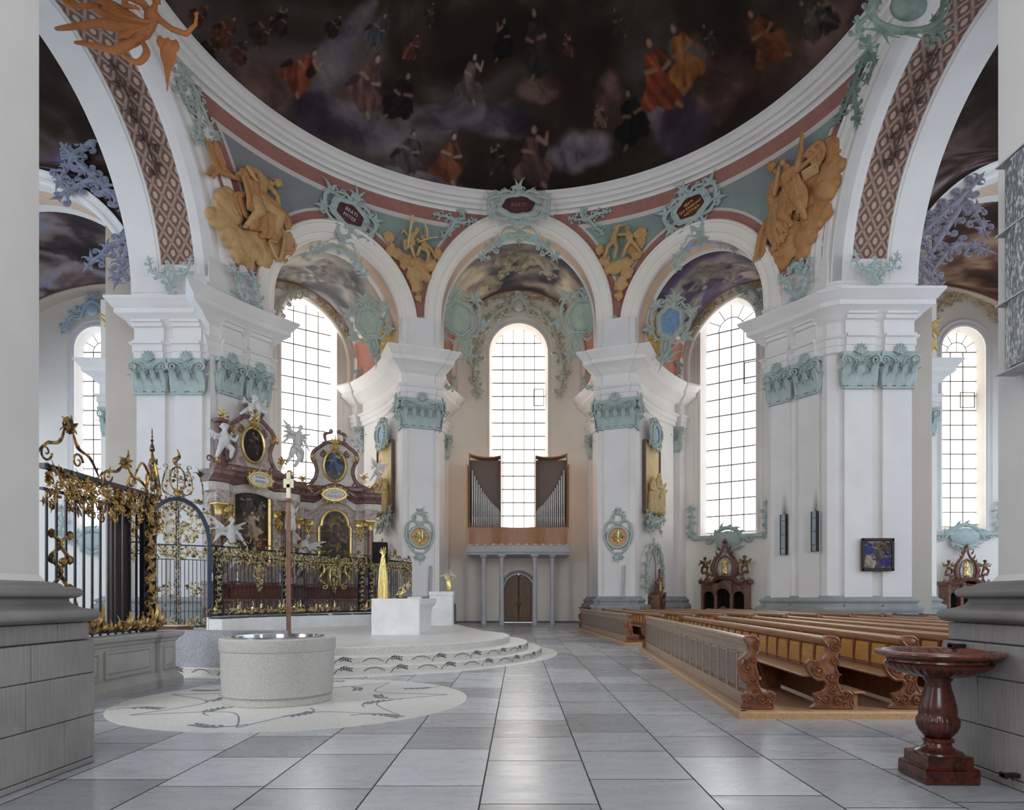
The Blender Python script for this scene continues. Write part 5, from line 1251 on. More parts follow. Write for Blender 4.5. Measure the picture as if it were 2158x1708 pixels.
def small_right():
    c0 = (1312, 545); T = PT(*c0, out=.1); g = grp('stucco_putti_group', 'small ochre group of embracing children, right of the middle arch', T); Lc = lambda *p: loc(c0, p); q = lambda x, y, z=10: (x-c0[0], c0[1]-y, z)
    cl = Lc((1269, 521, 11), (1277, 545, 12), (1281, 564, 10), (1297, 563, 15), (1319, 558, 14), (1352, 508, 13), (1350, 524, 12), (1342, 545, 12), (1307, 597, 15), (1303, 620, 9), (1322, 578, 12), (1332, 530, 12))
    skinned('cloud', cloudballs(cl, 3, 9), T, 1.0, M['ochre'], g, .8, .22, 6)
    P = []
    for (hx, hy, bx, by, k1, f1, k2, f2, e, h) in ((1306, 492, 1300, 508, (1287, 524), (1281, 542), (1306, 528), (1300, 546), (1312, 487), (1322, 490)), (1328, 496, 1332, 514, (1326, 530), (1318, 546), (1344, 530), (1352, 544), (1322, 506), (1312, 506))):
        P += face(q(hx, hy, 15), 5.6, (.1, -.2, .9), (0, 1, 0), True, hx)+[('c', q((hx+bx)/2, (hy+by)/2, 13), q(bx, by, 13), 6.5, 8), ('c', q(bx, by+6, 13), q(*k1, 18), 5, 4), ('c', q(*k1, 18), q(*f1, 17), 3.8, 2.6), ('c', q(bx+2, by+6, 13), q(*k2, 18), 5, 4), ('c', q(*k2, 18), q(*f2, 17), 3.8, 2.6), ('c', q(bx+4, by-5, 14), q(*e, 18), 3.6, 3), ('c', q(*e, 18), q(*h, 20), 3, 2.2)]+hand(q(*h, 20), (.8, .3, .3), 1.8)
    P += drape([q(1340, 505)[:2], q(1352, 515)[:2], q(1356, 500)[:2]], 4, 10, 2, 3)
    skinned('winged_children', P, T, .7, M['ochre'], g, 0, 1, 1)
def flying_angel():
    c0 = (272, 66); T = tilt(pxframe(frame(np.array(at(c0[0], c0[1], 21.2)), nrm((.95, -.1, 0)), nrm((0.05, .35, .9)), (0, 0, 0)), 21.2/F), 0)
    v = nrm((0, 0, 1.0)); w = nrm((.35, -.9, -.2)); u = nrm(np.cross(v, w)); v = np.cross(w, u); T = frame(np.array(at(c0[0], c0[1], 21.2)), u, v, w); T[:3, :3] *= 21.2/F*1.06
    g = grp('stucco_angel', 'orange stucco angel flying out from the crown of the left great arch, one arm stretched', T); q = lambda x, y, z=10: (x-c0[0], c0[1]-y, z)
    P = face(q(323, 6, 16), 10, (.6, .3, .7), (.2, 1, 0), True, 3)+[('c', q(320, 16, 13), q(317, 24, 12), 6, 7), ('c', q(314, 32, 12), q(311, 50, 12), 14, 11.5), ('c', q(311, 50, 12), q(300, 66, 12), 11.5, 13), ('c', q(303, 22, 12), q(324, 34, 12), 8, 8), ('c', q(325, 36, 13), q(350, 50, 18), 6.5, 5.6), ('c', q(350, 50, 18), q(376, 54, 22), 5.6, 5), ('c', q(376, 54, 22), q(394, 34, 26), 5, 3.6), ('c', q(394, 34, 26), q(396, 20, 26), 3.6, 3)]+hand(q(396, 20, 26), (.1, 1, 0), 3.2)
    P += [('c', q(302, 18, 14), q(272, 16, 22), 6.5, 6), ('c', q(272, 16, 22), q(268, 36, 26), 6, 5), ('c', q(268, 36, 26), q(284, 36, 30), 5, 4)]+hand(q(286, 36, 30), (1, -.1, .1), 3.2)
    P += [('c', q(298, 66, 14), q(225, 76, 22), 13, 8.5), ('c', q(225, 76, 22), q(162, 98, 16), 8, 4.6), ('c', q(162, 98, 16), q(152, 104, 20), 4.6, 3.4), ('c', q(292, 74, 10), q(250, 112, 12), 12, 8.5), ('c', q(250, 112, 12), q(190, 110, 4), 7.5, 4.6), ('c', q(190, 110, 4), q(180, 114, 8), 4, 3)]
    skinned('angel_body', P, T, 1.0, M['sienna'], g, .25, .5, 4)
    D = drape([q(304, 60)[:2], q(270, 46)[:2], q(236, 34)[:2], q(204, 26)[:2]], 9, 18, 3, 1)+drape([q(240, 50)[:2], q(214, 44)[:2], q(180, 52)[:2], q(150, 24)[:2]], 8, 10, 3, 2)+drape([q(290, 70)[:2], q(262, 68)[:2], q(236, 66)[:2]], 9, 20, 3, 3)
    D += drape([q(300, 62)[:2], q(276, 78)[:2], q(262, 92)[:2]], 9, 22, 3, 41)+drape([q(306, 50)[:2], q(290, 56)[:2], q(250, 58)[:2], q(222, 48)[:2]], 9, 22, 3, 42)
    skinned('drapery', D, T, .9, M['sienna'], g, .5, .4, 8)
    mb = MB(T); mb.tube(bez([q(296, 84, 16), q(304, 104, 18), q(288, 124, 16), q(262, 118, 14)], 8), [4, 7, 6, 4], 8, flat=.6); mb.build('ribbon', M['sienna'], g, smooth=60)
    mb = MB(T)
    for k in range(7):
        x = 330+k*3.4; mb.tube(bez([q(x, 66, 8), q(x+2, 100, 8), q(338+(k-3)*1.2, 158-abs(k-3)*14, 5)], 6), [4.5, 4.2, 1.2], 6, flat=.5)
    for k in range(5): mb.ball(q(328+k*7, 74+k % 2*8, 9), (7, 12, 3), 8)
    mb.build('wing', M['sienna'], g, smooth=60)
corner_left(); corner_right(); small_left(); small_right(); flying_angel()
# ---- reusable small statues, local frame: x right, y towards the viewer is -y, z up, height 1
def statue_prims(kind, seed):
    rng = random.Random(seed); Z = lambda x, z, d=0: (x, -d, z); P = []
    if kind == 'robed':
        P = [('c', Z(0, .8), Z(.01, .55), .1, .12), ('c', Z(.01, .55), Z(-.02, .08), .13, .16), ('c', Z(.05, .5, .04), Z(.1, .04, .05), .1, .1), ('c', Z(-.08, .5), Z(-.12, .04), .09, .09), ('c', Z(0, .86), Z(0, .82), .035, .04)]
        P += [('c', Z(-.1, .78), Z(-.2, .6, .05), .045, .035), ('c', Z(-.2, .6, .05), Z(-.06, .56, .14), .035, .026), ('c', Z(.1, .78), Z(.21, .63, .06), .045, .035), ('c', Z(.21, .63, .06), Z(.24, .78, .12), .035, .024)]
        P += [('t', [Z(.12, .72, .06), Z(0, .5, .14), Z(-.14, .34, .1)], [.04, .05, .03]), ('t', [Z(.1, .5, .1), Z(.06, .3, .14), Z(.12, .06, .1)], [.04, .04, .03])]
    elif kind == 'winged':
        P = [('c', Z(0, .78), Z(.02, .55), .085, .085), ('c', Z(.02, .55), Z(.0, .42), .09, .1), ('c', Z(.04, .42), Z(.12, .24, .06), .075, .055), ('c', Z(.12, .24, .06), Z(.07, .03, .02), .05, .032), ('c', Z(-.04, .42), Z(-.08, .22), .075, .055), ('c', Z(-.08, .22), Z(-.14, .03), .05, .032)]
        P += [('c', Z(-.09, .76), Z(-.22, .7, .05), .04, .033), ('c', Z(-.22, .7, .05), Z(-.34, .84, .06), .033, .022), ('c', Z(.09, .76), Z(.2, .62, .06), .04, .033), ('c', Z(.2, .62, .06), Z(.28, .5, .1), .033, .022), ('c', Z(0, .86), Z(0, .8), .032, .04)]
        for s in (-1, 1):
            for k in range(5): P.append(('t', [Z(s*.05, .74-.02*k, -.08), Z(s*(.2-.015*k), .86-.05*k, -.11), Z(s*(.4-.035*k), .98-.13*k, -.12)], [.035, .04, .015]))
        P += [('t', [Z(-.1, .45, .08), Z(.06, .4, .12), Z(.2, .3, .02), Z(.26, .18, -.02)], [.05, .06, .05, .02])]
    elif kind == 'putto':
        P = [('c', Z(0, .66), Z(0, .46), .13, .15), ('c', Z(.06, .42), Z(.18, .3, .1), .1, .08), ('c', Z(.18, .3, .1), Z(.16, .08, .06), .075, .05), ('c', Z(-.06, .42), Z(-.16, .26, .06), .1, .08), ('c', Z(-.16, .26, .06), Z(-.22, .05), .075, .05), ('c', Z(.12, .64), Z(.28, .56, .06), .06, .05), ('c', Z(.28, .56, .06), Z(.36, .7, .08), .048, .034), ('c', Z(-.12, .64), Z(-.28, .6, .05), .06, .05), ('c', Z(-.28, .6, .05), Z(-.36, .48, .1), .048, .034), ('c', Z(0, .74), Z(0, .68), .05, .06)]
        for s in (-1, 1):
            for k in range(3): P.append(('t', [Z(s*.06, .62-.02*k, -.12), Z(s*.22, .7-.05*k, -.14), Z(s*(.38-.03*k), .8-.12*k, -.14)], [.04, .05, .02]))
    hz, hr = (.93, .062) if kind != 'putto' else (.86, .12)
    P += face(Z(0, hz, .01), hr, (rng.uniform(-.4, .4), -1, rng.uniform(-.2, .1)), (0, 0, 1), True, seed)
    return P
STAT = {}
def statue_mesh(kind, seed, mat):
    k = (kind, seed, mat)
    if k not in STAT:
        o = skinned('statue', statue_prims(kind, seed), None, .014, M[mat], None, .006 if kind != 'putto' else 0, 38 if kind == 'robed' else 26, seed, 2, world=False)
        STAT[k] = o.data; bpy.data.objects.remove(o)
    return STAT[k]
def statue(name, label, kind, mat, p, h, rz=0, seed=1, parent=None, group=None, tilt_=(0, 0), cat='statue', flip=1):
    o = bpy.data.objects.new(name, statue_mesh(kind, seed, mat)); C.objects.link(o)
    L = Matrix.LocRotScale(Vector(p), Matrix.Rotation(rz, 3, 'Z').to_quaternion() @ Matrix.Rotation(tilt_[0], 3, 'Y').to_quaternion() @ Matrix.Rotation(tilt_[1], 3, 'X').to_quaternion(), Vector((h*flip, h, h)))
    if parent is not None: o.parent = parent; L = wmat(parent).inverted() @ L
    o.matrix_basis = L
    if label: tag(o, label, cat, group)
    return o
# ---------------------------------------------------------------- sanctuary: font, steps, altar
PC = (-5.4, 19.9)
def wheat(mb, T, s=1.0, mir=1):
    """inlaid ear: stalk and seeds as thin flat shapes"""
    pts = bez([(-.34*mir, -.11), (-.22*mir, .04), (-.02*mir, .1), (.2*mir, .04)], 6); mb.tube([(x*s, y*s, 0) for x, y in pts], .012*s, 4, T, flat=.3, nv=(0, 0, 1))
    for i in range(5):
        x = (-.1+.085*i)*mir
        for k in (-1, 1):
            y = .1-abs(i-1.2)*.022+k*.045; a = k*.5*mir
            c, q = math.cos(a), math.sin(a); L, w = .055*s, .026*s
            mb.add([(x*s+c*L, y*s+q*L, .003), (x*s-q*w, y*s+c*w, .003), (x*s-c*L, y*s-q*L, .003), (x*s+q*w, y*s-c*w, .003)], [(0, 1, 2, 3)], T)
def arcwave(mb, T, s=1.0):
    mb.tube([(x*s, (.13-.5*x*x*1.9)*s, 0) for x in np.linspace(-.36, .36, 14)], .011*s, 4, T, flat=.3, nv=(0, 0, 1))
M['inlay'] = flat('dark_blue_grey_inlay', hexc('33363f'), hexc('444854'), 8, .4)
M['inlay_light'] = flat('pale_blue_grey_inlay', hexc('6d7482'), hexc('838a97'), 8, .4)
def platform():
    g = thing('stepped_platform', 'round white terrazzo platform of three shallow steps carrying the altar', 'platform', (*PC, 0))
    R = [6.54, 6.07, 5.68, 5.14]; Z = [.012, .17, .34, .51]
    rim = MB(); rim.lathe([(6.54, 0), (6.54, .012), (5.8, .012)], 128, (*PC, 0)); rim.build('edge_ring', M['terrazzo_white'], g)
    for k in (1, 2, 3):
        mb = MB(); mb.lathe([(R[k], Z[k-1]-.02), (R[k], Z[k]-.03), (R[k]-.012, Z[k]-.012)], 160, (*PC, 0)); mb.mat = 1
        mb.lathe([(R[k]-.012, Z[k]-.012), (R[k]-.03, Z[k]), (R[k]-.8 if k < 3 else .01, Z[k])], 160, (*PC, 0))
        if k == 3:
            pl = [(PC[0]-1, PC[1]), (PC[0]+4.2, PC[1]+2.9), (-4.6, 36.2), (-12.4, 31.5), (-13.0, 22.6), (-10.4, 19.0)]; mb.vprism(pl, .0, .509)
        st = mb.build('step', [M['terrazzo_rise'], M['terrazzo_white']], g, smooth=30)
        if k < 3:
            n = 26
            for j in range(n):
                a = rad(-118+j*5.6); rr = R[k]+.002; T = frame((PC[0]+rr*math.cos(a), PC[1]+rr*math.sin(a), (Z[k-1]+Z[k])/2-.01), (-math.sin(a), math.cos(a), 0), (0, 0, 1), (math.cos(a), math.sin(a), 0))
                if j % 2: continue
                m = MB(); wheat(m, T, .62); arcwave(m, T @ frame((.62, -.02, 0), (1, 0, 0), (0, 1, 0), (0, 0, 1)), .62); m.build('inlay', M['inlay'], st)
    mb = MB(); a = np.linspace(rad(-112), rad(-84), 24); sec = [(6.05, .17), (6.05, .9), (6.0, .93), (5.7, .93), (5.65, .9), (5.65, .17)]
    mb.loft([[(PC[0]+r*math.cos(t), PC[1]+r*math.sin(t), z) for r, z in sec] for t in a], True, True)
    tag(mb.build('curved_parapet', M['terrazzo_blue'], smooth=40), 'curved blue grey terrazzo parapet behind the font on the left edge of the platform', 'parapet')
platform()
def disc():
    c = (-3.47, 10.66); r = 2.64
    g = thing('mosaic_disc', 'round white mosaic floor disc with vine pattern under the font', 'floor inlay', (*c, 0))
    mb = MB(); mb.lathe([(r, -.004), (r, .004), (r-.03, .006), (.01, .006)], 96, (*c, 0)); mb.build('disc_ground', M['terrazzo_white'], g)
    m = MB(); rng = random.Random(4)
    for k in range(13):
        a = 2*PI*k/13+.2; rr = 1.35+.85*(k % 2); x, y = c[0]+rr*math.cos(a), c[1]+rr*math.sin(a)
        T = frame((x, y, .0075), (math.cos(a+1.9+k), math.sin(a+1.9+k), 0), (-math.sin(a+1.9+k), math.cos(a+1.9+k), 0), (0, 0, 1)); wheat(m, T, 1.15, 1)
    m.build('ear_inlay', M['inlay_light'], g)
    m = MB()
    pts = []
    for k in range(140):
        a = 2*PI*k/140; rr = 1.85+.5*math.sin(7*a); pts.append((c[0]+rr*math.cos(a+.12*math.cos(7*a)), c[1]+rr*math.sin(a+.12*math.cos(7*a)), .008))
    m.tube(pts+[pts[0]], .012, 4, flat=.2); m.build('vine_inlay', M['inlay_light'], g)
disc()
FC = (-3.76, 10.56)
def font():
    g = thing('baptismal_font', 'big round terrazzo font with raised rim standing on the mosaic disc', 'font', (*FC, .006))
    mb = MB(); mb.lathe([(.8, .006), (.81, .02), (.81, .1), (.785, .11), (.785, .125), (.82, .14), (.84, .5), (.845, .8), (.86, .81), (.865, .825), (.865, .98), (.85, 1.0), (.67, 1.0), (.65, .99), (.64, .955)], 96, (*FC, 0)); mb.build('basin', M['terrazzo'], g, smooth=35)
    mb = MB(); mb.lathe([(.69, 1.0), (.69, 1.015), (.66, 1.018), (.645, 1.01), (.64, .96)], 72, (*FC, 0)); mb.build('steel_rim', M['chrome'], g, smooth=40)
    t = NT('dark_still_water'); t.set(Base_Color=hexc('22201f'), Roughness=.05, Specular_IOR_Level=.6); t.bump(t.noise(t.pos(), 14, 3), .35, .02)
    mb = MB(); mb.lathe([(.645, .972), (.4, .972), (.01, .972)], 64, (*FC, 0)); mb.build('water', t.m, g)
font()
def cross():
    p = (-4.78, 14.0); g = thing('processional_cross', 'tall slender bronze staff with pale gilt cross, standing behind the font', 'cross', (p[0], p[1], .17))
    mb = MB(); mb.tube([(p[0], p[1], .17), (p[0], p[1], 3.62)], [.05, .046], 12); mb.lathe([(.055, 3.6), (.07, 3.63), (.055, 3.68)], 12, (p[0], p[1], 0)); mb.build('staff', M['copper'], g, smooth=40)
    mb = MB(); mb.box((p[0], p[1], 3.92), (.075, .06, .6), bev=.008); mb.box((p[0], p[1], 3.99), (.2, .06, .19), bev=.008); mb.box((p[0], p[1], 4.02), (.1, .075, .1)); mb.build('cross_head', M['ivory'], g)
    mb = MB(); mb.lathe([(.16, .17), (.16, .2), (.06, .22)], 24, (p[0], p[1], 0)); mb.build('foot', M['copper'], g)
cross()
def altar():
    g = thing('altar_block', 'white limestone altar block with flared end on the platform', 'altar', (-3.65, 22, .51))
    mb = MB(); mb.box((-3.66, 20.1, 1.055), (1.42, .2, 1.09), bev=.01); mb.build('end_slab', M['marble_white'], g)
    mb = MB()
    sec = [(0, .51), (0, .75), (.01, 1.15), (.08, 1.32), (.2, 1.42), (.22, 1.6)]
    ys = np.linspace(20.2, 24.0, 12)
    mb.loft([[(-3.1-.02+o*.9, y, z) for o, z in sec]+[(-4.2-o*.9, y, z) for o, z in sec[::-1]] for y in ys], True, True)
    mb.build('altar_stone', M['marble_white'], g, smooth=30)
    def branch():
        p0 = np.array((-4.05, 22.6, 1.6)); g2 = thing('gilt_branch_ornament', 'silvery gilt driftwood shaped ornament lying on top of the altar', 'ornament', tuple(p0)); mb = MB(); rng = random.Random(2)
        for k in range(9): mb.tube(bez([p0+(rng.uniform(-.15, .15), rng.uniform(-.1, .1), .03), p0+(.05+k*.02, 0, .2), p0+(.1+k*.05, rng.uniform(-.1, .1), .38+.03*k)], 6), [.05, .05, .015], 6)
        mb.ball(p0+(.05, 0, .06), (.2, .12, .08), 8); mb.build('branch', M['gold_dull'], g2, smooth=60)
    branch()
    mb = MB(); mb.box((-3.45, 22.4, 1.63), (.45, .32, .06), bev=.01); tag(mb.build('missal_book', M['ivory']), 'closed pale book lying on the altar beside the gilt ornament', 'book')
    a = thing('ambo', 'white stone reading desk standing behind the altar', 'ambo', (-3.15, 27.3, .51))
    mb = MB(); mb.box((-3.1, 27.2, 1.12), (.92, .6, 1.22), bev=.01); mb.build('pedestal', M['marble_white'], a); mb = MB(); mb.box((-3.1, 27.2, 1.8), (.98, .66, .16), bev=.01); mb.build('desk_top', M['marble_white'], a)
    e = thing('gilt_eagle', 'gilded winged bird shaped book rest on the stone reading desk', 'sculpture', (-2.85, 27.2, 1.88))
    c = np.array((-2.86, 27.2, 1.88)); mb = MB(); mb.cap(c+(.06, 0, .1), c+(0, 0, .5), .12, .1); mb.ball(c+(-.06, 0, .66), .08); mb.tube([c+(-.12, 0, .66), c+(-.4, 0, .6)], [.03, .015]); mb.build('bird_body', M['gold_bright'], e, smooth=60)
    for s in (-1, 1):
        mb = MB()
        for k in range(5): mb.tube(bez([c+(.02, s*.08, .42), c+(s*.12+.05*k, s*.1, .6), c+(s*.05+.06*k, s*.12, .9-.07*k)], 5), [.05, .05, .01], 6, flat=.5)
        mb.build('wing', M['ivory'], e, smooth=60)
    s = thing('gilt_sheaf', 'tall slender gilded sheaf on a stand behind the altar', 'ornament', (-5.35, 26.6, .51)); c = np.array((-5.35, 26.6, 0)); mb = MB(); rng = random.Random(8)
    for k in range(16):
        a_ = k*.4; mb.tube(bez([c+(.16*math.cos(a_), .16*math.sin(a_), 1.3), c+(.14*math.cos(a_), .14*math.sin(a_), 2.3), c+(.05*math.cos(a_), .05*math.sin(a_), 3.2), c+(.12*math.cos(a_*2), .1*math.sin(a_), 3.5+rng.uniform(-.1, .15))], 5), [.05, .05, .03, .012], 5)
    mb.build('sheaf', M['gold_bright'], s, smooth=60); mb = MB(); mb.tube([c+(0, 0, .51), c+(0, 0, 1.5)], .05, 10); mb.lathe([(.25, .51), (.25, .55), (.06, .6)], 20, tuple(c)); mb.build('stand', M['iron'], s)
    b = thing('black_screen', 'tilted black panel on a thin stand behind the gilded sheaf', 'screen', (-5.5, 27.2, .51)); mb = MB(zrot((-5.6, 27.2, 0), .35)); mb.box((0, 0, 3.45), (.62, .06, .85), bev=.01); mb.build('panel', M['black'], b); mb = MB(); mb.tube([(-5.6, 27.22, .51), (-5.6, 27.22, 3.1)], .03, 8); mb.lathe([(.28, .51), (.28, .54), (.03, .57)], 20, (-5.6, 27.22, 0)); mb.build('stand', M['iron'], b)
altar()
def bench():
    path = bez([(-9.35, 21.25), (-8.75, 23.4), (-7.6, 25.6), (-6.0, 27.5)], 8); P = np.array(path); d = np.gradient(P, axis=0); d /= np.linalg.norm(d, axis=1)[:, None]; N = np.stack([d[:, 1], -d[:, 0]], -1)
    g = thing('curved_bench', 'long curved white stone bench in front of the gilded railing', 'bench', (path[0][0], path[0][1], .51))
    mb = MB(); sec = [(.0, .51), (.0, .92), (.03, .95), (.5, .95), (.5, .51)]
    mb.loft([[(p[0]-n[0]*o, p[1]-n[1]*o, z) for o, z in sec] for p, n in zip(P, N)], True, True); mb.build('seat_block', M['marble_white'], g, smooth=30)
    mb = MB(); mb.loft([[(p[0]-n[0]*o, p[1]-n[1]*o, z) for o, z in ((.52, .51), (.52, 1.0), (.58, 1.0), (.58, .51))] for p, n in zip(P, N)], True, True); mb.build('back_slab', M['marble_white'], g)
    k = len(P)-1; first = None; pos = ['nearest the font', 'second from the font end', 'third from the font end', 'fourth from the font end', 'fourth from the altar end', 'third from the altar end', 'second from the altar end', 'nearest the altar']
    for i in range(8):
        t = (i+.55)/8*k; j = int(t); p = lerp(P[j], P[min(j+1, k)], t-j); n = N[j]; a = math.atan2(d[j][1], d[j][0]); c = (p[0]-n[0]*.26, p[1]-n[1]*.26, .952)
        lab = 'dark grey seat cushion on the curved white bench, '+pos[i]
        if first is None:
            mb = MB(); mb.box((0, 0, .03), (.68, .4, .06), bev=.025); first = mb.build('seat_cushion', M['cushion'], None, world=False, smooth=50); o = first
        else: o = first.copy(); C.objects.link(o)
        o.location = c; o.rotation_euler = (0, 0, a); tag(o, lab, 'cushion', 'cushions on the curved bench')
bench()
def lectern():
    T = zrot((-8.2, 15.9, 0), -.35); g = thing('low_lectern', 'low red brown wooden stand behind the curved parapet', 'lectern', (-8.2, 15.9, .51)); mb = MB(T); mb.box((0, 0, .87), (.85, .5, .14), bev=.01); mb.box((0, 0, .67), (.5, .3, .3)); mb.build('desk', M['book'], g)
    mb = MB(T); mb.box((.1, 0, .96), (.5, .34, .03), bev=.008); tag(mb.build('open_book', M['ivory']), 'pale open book lying on the low red brown stand', 'book')
lectern()
# ---------------------------------------------------------------- holy water stoup
def stoup():
    c = (3.72, 5.98); g = thing('holy_water_stoup', 'dark red marble holy water stoup with gadrooned bowl beside the near pillar', 'stoup', (c[0], c[1], 0), rad(0))
    T = zrot((c[0], c[1], 0), rad(-2))
    mb = MB(T); mb.box((0, 0, .065), (.46, .46, .13), bev=.012); mb.loft([[(-.23, -.23, .13), (.23, -.23, .13), (.23, .23, .13), (-.23, .23, .13)], [(-.2, -.2, .145), (.2, -.2, .145), (.2, .2, .145), (-.2, .2, .145)]], True, True); mb.box((0, 0, .185), (.39, .39, .1), bev=.008); mb.build('base_block', M['marble_stoup'], g)
    gad = lambda n, a0, a1, d: (lambda r, z, a: r*(1+(d*abs(math.sin(n*a/2)) if a0 <= z <= a1 else 0)))
    mb = MB(T); mb.lathe([(.2, .235), (.195, .25), (.14, .27), (.11, .3), (.105, .33), (.125, .335), (.13, .35), (.12, .365), (.1, .37)], 48)
    mb.lathe([(.09, .37), (.11, .39), (.14, .43), (.16, .48), (.162, .53), (.155, .56)], 120, mod=gad(22, .38, .55, .07)); mb.lathe([(.155, .56), (.15, .57), (.152, .6), (.145, .66), (.125, .74), (.105, .81), (.098, .86), (.115, .88), (.12, .9), (.11, .92)], 48); mb.build('baluster', M['marble_stoup'], g, smooth=50)
    mb = MB(T); mb.lathe([(.12, .9), (.24, .925), (.33, .96), (.385, 1.0), (.405, 1.03), (.4, 1.045)], 180, mod=gad(34, .91, 1.036, .05)); mb.build('bowl', M['marble_stoup'], g, smooth=50); mb = MB(T); mb.lathe([(.39, 1.035), (.385, 1.06), (.4, 1.075), (.45, 1.085), (.49, 1.1), (.505, 1.118), (.5, 1.135), (.48, 1.14), (.44, 1.14), (.42, 1.13), (.4, 1.09), (.3, 1.03), (.01, 1.0)], 72); mb.build('rim', M['marble_red'], g, smooth=50)
    r = dup(g, (3.55, 36.0, 0), .3, 'small dark red stoup against the far pillar behind the pews'); r.scale = (.68, .68, 1.0)
stoup()
# ---------------------------------------------------------------- pews
ENDP = [(1090, 85), (1150, 100), (1182, 140), (1180, 200), (1188, 262), (1155, 310), (1150, 420), (1178, 500), (1165, 560), (1180, 620), (1205, 668), (1250, 660), (1310, 690), (1322, 745), (1300, 800), (1305, 860), (905, 860), (915, 815), (935, 780), (920, 740), (905, 700), (950, 684), (1005, 660), (1034, 610), (1020, 570), (960, 570), (915, 545), (868, 500), (835, 440), (830, 390), (860, 348), (900, 342), (945, 352), (1000, 335), (1040, 280), (1050, 215), (1028, 185), (1002, 150), (1015, 108), (1050, 88)]
SCRP = [(215, 85), (262, 100), (292, 140), (288, 215), (302, 250), (268, 300), (262, 420), (285, 500), (280, 560), (302, 640), (345, 692), (400, 662), (440, 690), (455, 715), (432, 800), (420, 860), (120, 860), (122, 800), (105, 740), (110, 700), (150, 684), (165, 640), (150, 590), (112, 570), (72, 450), (62, 380), (85, 330), (130, 290), (168, 240), (160, 190), (128, 140), (140, 100), (170, 88)]
KP = .00129
def endpanel(poly, cx, mirror=False):
    P = [((x-cx)*KP, (860-y)*KP) for x, y in poly]; n = len(P)
    P = bez(P+[P[0]], 3)[:-1]
    ar = sum(a[0]*b[1]-b[0]*a[1] for a, b in zip(P, P[1:]+P[:1]))
    if ar < 0: P = P[::-1]
    cxm = sum(p[0] for p in P)/len(P); czm = sum(p[1] for p in P)/len(P)
    q = offs(P, -.012)
    T = frame((0, 0, 0), (1, 0, 0), (0, 0, 1), (0, -1, 0)); mb = MB(T)
    mb.loft([[(x, z, -.03) for x, z in P], [(x, z, .022) for x, z in P], [(x, z, .03) for x, z in q]], True, True)
    # moulded border and carving on the outward face
    q2 = offs(P, -.022); mb.tube([(x, z, .03) for x, z in q2]+[(q2[0][0], q2[0][1], .03)], .011, 5, nv=(0, 0, 1), cap=False)
    return mb
def carve(mb, spots, seed):
    rng = random.Random(seed)
    for (x, z, r, a0, s) in spots:
        volute(mb, None, (x+r*math.cos(a0), z+r*math.sin(a0)), r, a0, s, .017, 1.5, .028); spray(mb, None, (x+r*math.cos(a0), z+r*math.sin(a0), .03), a0+s*PI/2+PI, r*1.5, r*.5, 3, 1.2, rng)
        mb.ball((x, z, .035), r*.3, 6)
SPOT = [(.02, .84, .055, 1.2, 1), (.03, .66, .05, -1.2, -1), (-.19, .52, .085, 2.2, 1), (-.02, .44, .07, 0, -1), (.0, .26, .06, 1.6, 1), (-.1, .13, .075, 2.6, -1), (.08, .12, .08, .4, 1), (.17, .16, .05, .8, -1)]
SPOT2 = [(.0, .86, .05, 1.2, 1), (-.02, .68, .04, -1.2, -1), (-.1, .56, .075, 2.2, 1), (-.05, .4, .07, 0, -1), (.0, .26, .045, 1.6, 1), (-.08, .13, .07, 2.6, -1), (.09, .13, .08, .4, 1)]
def pew_root(L, npan, dark=False):
    R, Pn, Cv = (M['pew_dark'],)*3 if dark else (M['pew_rail'], M['pew_panel'], M['pew_carved'])
    g = thing('pew', '', 'pew', (0, 0, 0))
    e = endpanel(ENDP, 1110); carve(e, SPOT, 1); o = e.build('end_panel', Cv, g, world=False, smooth=40)
    o2 = o.copy(); C.objects.link(o2); o2.parent = g; o2.location = (0, L, 0); o2.scale = (1, -1, 1)
    mb = MB(); mb.box((-.2, L/2, .445), (.4, L-.06, .035), bev=.01); mb.build('seat', R, g, world=False)
    lean = .1
    mb = MB(); mb.loft([[(x, y, z) for x, z in ((-.01, .46), (.02, .46), (.06, .9), (.02, .9))] for y in (.03, L-.03)], True, True); mb.build('backrest', R, g, world=False)
    mb = MB(); mb.loft([[(x, y, z) for x, z in ((-.02, .86), (-.035, .9), (-.03, .94), (.0, .965), (.06, .97), (.1, .955), (.11, .93), (.1, .9), (.06, .88))] for y in (.03, L-.03)], True, True); mb.build('top_rail', R, g, world=False, smooth=40)
    w = (L-.1)/npan; m = MB()
    for i in range(npan):
        y0, y1 = .05+i*w+.045, .05+(i+1)*w-.045
        f = lambda z, d: (.0+(z-.46)*.07-d, z)
        def quad(ya, yb, za, zb, d): x0, x1 = f(za, d)[0], f(zb, d)[0]; return [(x0, ya, za), (x0, yb, za), (x1, yb, zb), (x1, ya, zb)]
        m.loft([quad(y0, y1, .52, .83, .012), quad(y0+.012, y1-.012, .532, .818, .03)], True, True)
    m.build('panelling', Pn, g, world=False)
    m = MB()
    for i in range(npan+1): m.box((.0, .05+i*w, .66), (.045, .06, .4))
    m.box((.0, L/2, .475), (.04, L-.1, .04)); m.box((.02, L/2, .85), (.04, L-.1, .04)); m.build('stiles', R if dark else M['pew_carved'], g, world=False)
    m = MB(); m.box((.42, L/2, .2), (.16, L-.3, .03), bev=.008)
    for i in range(4): m.box((.42, .3+i*(L-.6)/3, .1), (.05, .06, .2))
    m.build('kneeler', R, g, world=False)
    m = MB()
    for i in range(1, 5): m.prism([(-.34, 0), (0, 0), (.02, .44), (-.36, .44), (-.3, .2)], -.02, .02, frame((0, i*L/5-.1, 0), (1, 0, 0), (0, 0, 1), (0, -1, 0)))
    m.box((.02, L/2, .25), (.025, L-.1, .4)); m.build('seat_support', R if dark else M['pew_carved'], g, world=False)
    return g
